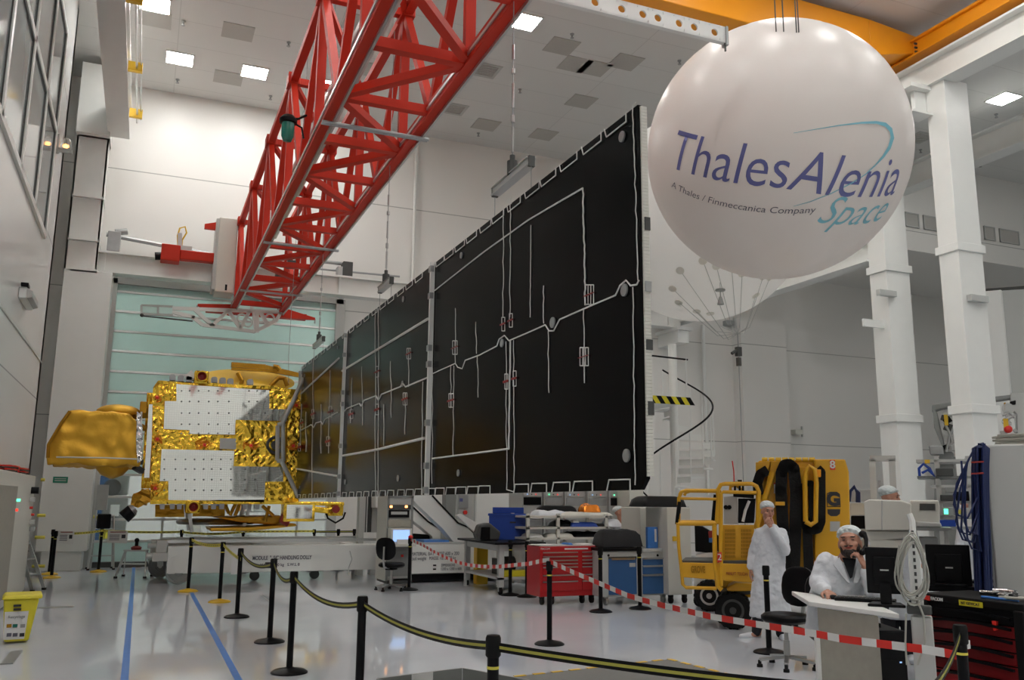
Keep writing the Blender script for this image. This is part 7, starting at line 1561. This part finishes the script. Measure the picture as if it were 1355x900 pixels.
# yellow bin
q0, q1 = fl(3, 853), fl(38, 853); f = Fr(20, 10.68); t = thing('waste_bin', 'bright yellow bin with a printed white label at the left edge', 'bin', f.loc, f.rz)
P = lambda u, v: f(u, v)
a, c = f(2, 853), f(37, 853); ta, tc_ = f(2, 790), f(48, 787)
zb_ = .02; zt_ = f(25, 787).z
def frustum(x0, x1, y0, y1, z0, X0, X1, Y0, Y1, z1): return MB().hexa([(x0, y0, z0), (x1, y0, z0), (x1, y1, z0), (x0, y1, z0), (X0, Y0, z1), (X1, Y0, z1), (X1, Y1, z1), (X0, Y1, z1)])
obj('body', frustum(a.x+.02, c.x, 0, .32, zb_, a.x-.03, c.x+.07, -.04, .38, zt_-.05), 'vyellow', t, bev=.02); obj('lid', frustum(a.x-.05, c.x+.10, -.07, .4, zt_-.05, a.x-.02, c.x+.1, -.05, .38, zt_), 'vyellow', t, bev=.015)
x0_, x1_ = f(5, 820).x, f(37, 820).x; zl0, zl1 = f(20, 846).z, f(20, 809).z
lbq = obj('label', MB().hexa([(x0_+.02, -.008, zl0), (x1_-.02, -.008, zl0), (x1_-.02, .004, zl0), (x0_+.02, .004, zl0), (x0_, -.036, zl1), (x1_, -.036, zl1), (x1_, -.02, zl1), (x0_, -.02, zl1)]), 'paper', t)
def onl(u, v): p_ = f(u, v); k = (p_.z-zl0)/(zl1-zl0); return V3((p_.x, -.011-.029*k, p_.z))
text('Recyclage', onl(22, 816), .045, FRONT, 'grey', t); 
for i, (u, v) in enumerate(((12, 828), (20, 828), (30, 828), (12, 840), (20, 840), (29, 840))):
    q = onl(u, v); obj('pictogram', MB().box(q+V3((-.025, -.001, -.02)), q+V3((.025, .002, .02))), ['golddark', 'green', 'grey', 'logogrey', 'logogrey', 'ink'][i], t)
for v in (801, 806): q = f(23, v); obj('mark', MB().box(V3((q.x-.04, -.052, q.z-.012)), V3((q.x+.04, -.03, q.z+.012))), 'ink', t)
single('floor_tray', MB().box(fl(0, 880)+V3((0, 0, 0)), fl(30, 862)+V3((0, 0, .012))), 'grey', 'flat dark grey tray on the floor before the yellow bin', 'tray')
# ladders
def stepladder(name, label, loc, rz, h, w, sp, steps, top=None):
    t = thing(name, label, 'ladder', loc, rz)
    for s in (-1, 1):
        obj('rail', MB().bar((s*w/2, 0, .03), (s*w*.36, sp*.5, h), .025, .06), 'alu', t); obj('rear_rail', MB().bar((s*w/2, sp, .03), (s*w*.36, sp*.52, h), .025, .05), 'alu', t)
        for y in (0, sp): obj('foot', MB().box((s*w/2-.03, y-.03, 0), (s*w/2+.03, y+.03, .04)), 'rubber', t)
    for k in range(steps): r_ = (k+1)/(steps+1); obj('step', MB().box((-w/2+w*.14*r_, sp*.5*r_-.04, h*r_), (w/2-w*.14*r_, sp*.5*r_+.06, h*r_+.025)), 'alu', t)
    obj('top_plate', MB().box((-w*.4, sp*.35, h), (w*.4, sp*.65, h+.03)), 'alu', t); return t
q = fl(172, 766); s_ = stepladder('step_stool', 'low aluminium step stool with a red knob left of the dolly', (q.x, q.y+.1, 0), -.3, .55, .6, .5, 1)
obj('red_knob', MB().lathe([(.0, .0), (.1, 0), (.11, .05), (.06, .08)], (0, .25, .58)), 'strap', s_, smooth=40); obj('handle', MB().cyl((0, .25, .64), (0, .25, .76), .035).ball((0, .25, .78), .05), 'black', s_, smooth=50)
q = fl(107, 744); s_ = stepladder('step_ladder', 'tall aluminium stepladder with a dark bag beside the wide pillar', (-.72, 23.4, 0), .1, 1.25, .55, .5, 3)
obj('hanging_bag', MB().box((-.16, .1, .95), (.14, .35, 1.3)), 'black', s_, bev=.03)
q = fl(62, 765); s_ = stepladder('step_ladder', 'aluminium ladder leaning beside the electrical cabinet', (-1.58, 18.6, 0), 1.2, 1.1, .42, .9, 3)
# green sign, yellow rails on the wide pillar
q = at(80, 635, 1, 23.19); g = thing('exit_sign', 'small green safety sign on the wide white pillar', 'sign', q)
obj('plate', MB().box((-.155, -.01, -.07), (.155, .0, .07)), 'exit', g); 
for k in (0, 1): obj('print_line', MB().box((-.12, -.013, .015-k*.045), (.12, -.01, .035-k*.045)), 'lgrey', g)
q = at(102, 620, 1, 23.6); single('wall_grille', MB().box((-.98, 24.0, at(102, 675, 1, 24).z), (-.72, 24.1, at(102, 641, 1, 24).z)), 'galv', 'tall narrow grey grille between the wide pillar and the shutter', 'grille')
for i, (v, l) in enumerate(((635, 'top yellow rail stub beside the wide pillar'), (682, 'middle yellow rail passing behind the wide pillar'), (711, 'lower yellow rail behind the wide pillar'), (749, 'bottom yellow rail stub beside the wide pillar'))):
    q = at(48, v, 1, 23.0); x1_ = at(60, v, 1, 23).x if i != 1 else -.75
    single('guard_rail', MB().tube([(-2.12, 22.9, q.z), (x1_ if i != 1 else -1.95, 22.9, q.z)], .035), 'tapeyellow', l, 'rail', smooth=50)
q = at(115, 684, 1, 23.8); single('guard_rail', MB().tube([(-1.0, 23.85, q.z), (-.78, 23.85, q.z), (-.74, 23.85, q.z-.08), (-.74, 23.85, q.z-.5)], .04), 'tapeyellow', 'short yellow guard rail right of the wide pillar', 'rail', smooth=50)
# emergency light, alarm lamp
q = at(30, 395, 0, XL); e = thing('emergency_light', 'slim white emergency light fitting on the left wall below the windows', 'light fitting', q)
obj('housing', MB().box((0, -.55, -.1), (.12, .55, .1)), 'white', e, bev=.02); obj('lens', MB().prism([(.12, -.5, -.09), (.2, -.45, -.06), (.2, -.45, .05), (.12, -.5, .09)], (0, .95, 0)), 'lgrey', e, bev=.01); obj('sensor', MB().box((.02, -.6, .1), (.14, -.35, .16)), 'black', e, bev=.01)
q = at(85, 193, 0, XL+.15); e = thing('alarm_lamp', 'glowing orange alarm lamp on the left wall beside the windows', 'lamp', (XL, q.y, q.z-.1))
obj('bracket', MB().box((0, -.12, -.05), (.06, .12, .3)).box((0, -.1, -.02), (.3, .1, .02)), 'lgrey', e); obj('cover', MB().lathe([(.1, .02), (.105, .1), (.09, .22), (.05, .27), (.0, .28)], (.18, 0, 0), 18), 'glass', e, smooth=50); obj('bulb', MB().ball((.18, 0, .09), .045, 12, 8), 'orangelamp', e, smooth=60)
# yellow cupboard reflected/visible at far left on the wall
# crate and mat in the foreground
z = .32; p = [at(500, 898, 2, z), at(612, 884, 2, z), at(700, 900, 2, z)]
t = thing('plastic_tray', 'grey open plastic tray with a white label at the bottom centre edge', 'tray', (p[1].x, p[1].y-.3, 0), 0)
A_, B_, C_ = p; Dd = A_+(C_-B_)
def wall2(a, b, name, par): 
    d = (b-a).normalized(); n = V3((-d.y, d.x, 0))*.02
    return obj(name, MB().hexa([V3((a.x, a.y, .02)), V3((b.x, b.y, .02)), V3((b.x, b.y, .02))+n, V3((a.x, a.y, .02))+n, V3((a.x, a.y, z)), V3((b.x, b.y, z)), V3((b.x, b.y, z))+n, V3((a.x, a.y, z))+n]), 'grey', par, w=True, bev=.004)
for a, b in ((A_, B_), (B_, C_), (C_, Dd), (Dd, A_)): wall2(a, b, 'side', t)
obj('bottom', MB().prism([V3((q.x, q.y, .01)) for q in (A_, B_, C_, Dd)], (0, 0, .015)), 'dgrey', t, w=True)
dd = (Dd-A_).normalized(); q = A_.lerp(B_, .38)
ab = (B_-A_).normalized(); nn = V3((ab.y, -ab.x, 0))
for s in (1,): obj('label', MB().prism([q+nn*.004, q+ab*.2+nn*.004, q+ab*.2+nn*.004-V3((0, 0, .07)), q+nn*.004-V3((0, 0, .07))], nn*.003), 'paper', t, w=True)
mt = [fl(655, 899), fl(885, 873), fl(1010, 905), fl(780, 960)]
t = thing('floor_mat', 'grey floor mat edged with dashed yellow tape behind the front belt', 'mat', (sum(q.x for q in mt)/4, sum(q.y for q in mt)/4, 0))
obj('mat', MB().prism([q+V3((0, 0, .001)) for q in mt], (0, 0, .004)), 'floormat', t, w=True)
for a, b in zip(mt, mt[1:]+mt[:1]):
    L = (b-a).length; n = int(L/.22); d = (b-a).normalized(); k = MB()
    for i in range(n): k.bar(a+d*(i*.22)+V3((0, 0, .007)), a+d*(i*.22+.13)+V3((0, 0, .007)), .05, .004)
    o = obj('dashed_edge', k, 'ochre', t, w=True); o['kind'] = 'stuff'
# ================================================================ camera, light, view
sc = bpy.context.scene
cd = D.cameras.new('camera'); cd.sensor_width = 36; cd.lens = 36*FP/1355; cd.clip_start = .05; cd.clip_end = 200
co = D.objects.new('camera', cd); COL.objects.link(co)
m = Matrix((Rv, Uv, -Fv)).transposed().to_4x4(); m.translation = CAM; co.matrix_world = m
sc.camera = co
w = D.worlds.new('world'); sc.world = w; w.use_nodes = True
w.node_tree.nodes['Background'].inputs[0].default_value = (.8, .85, .9, 1); w.node_tree.nodes['Background'].inputs[1].default_value = .3
sc.view_settings.view_transform = 'Standard'; sc.view_settings.look = 'None'; sc.view_settings.gamma = 1; sc.view_settings.use_curve_mapping = False
sc.view_settings.exposure = -0.1
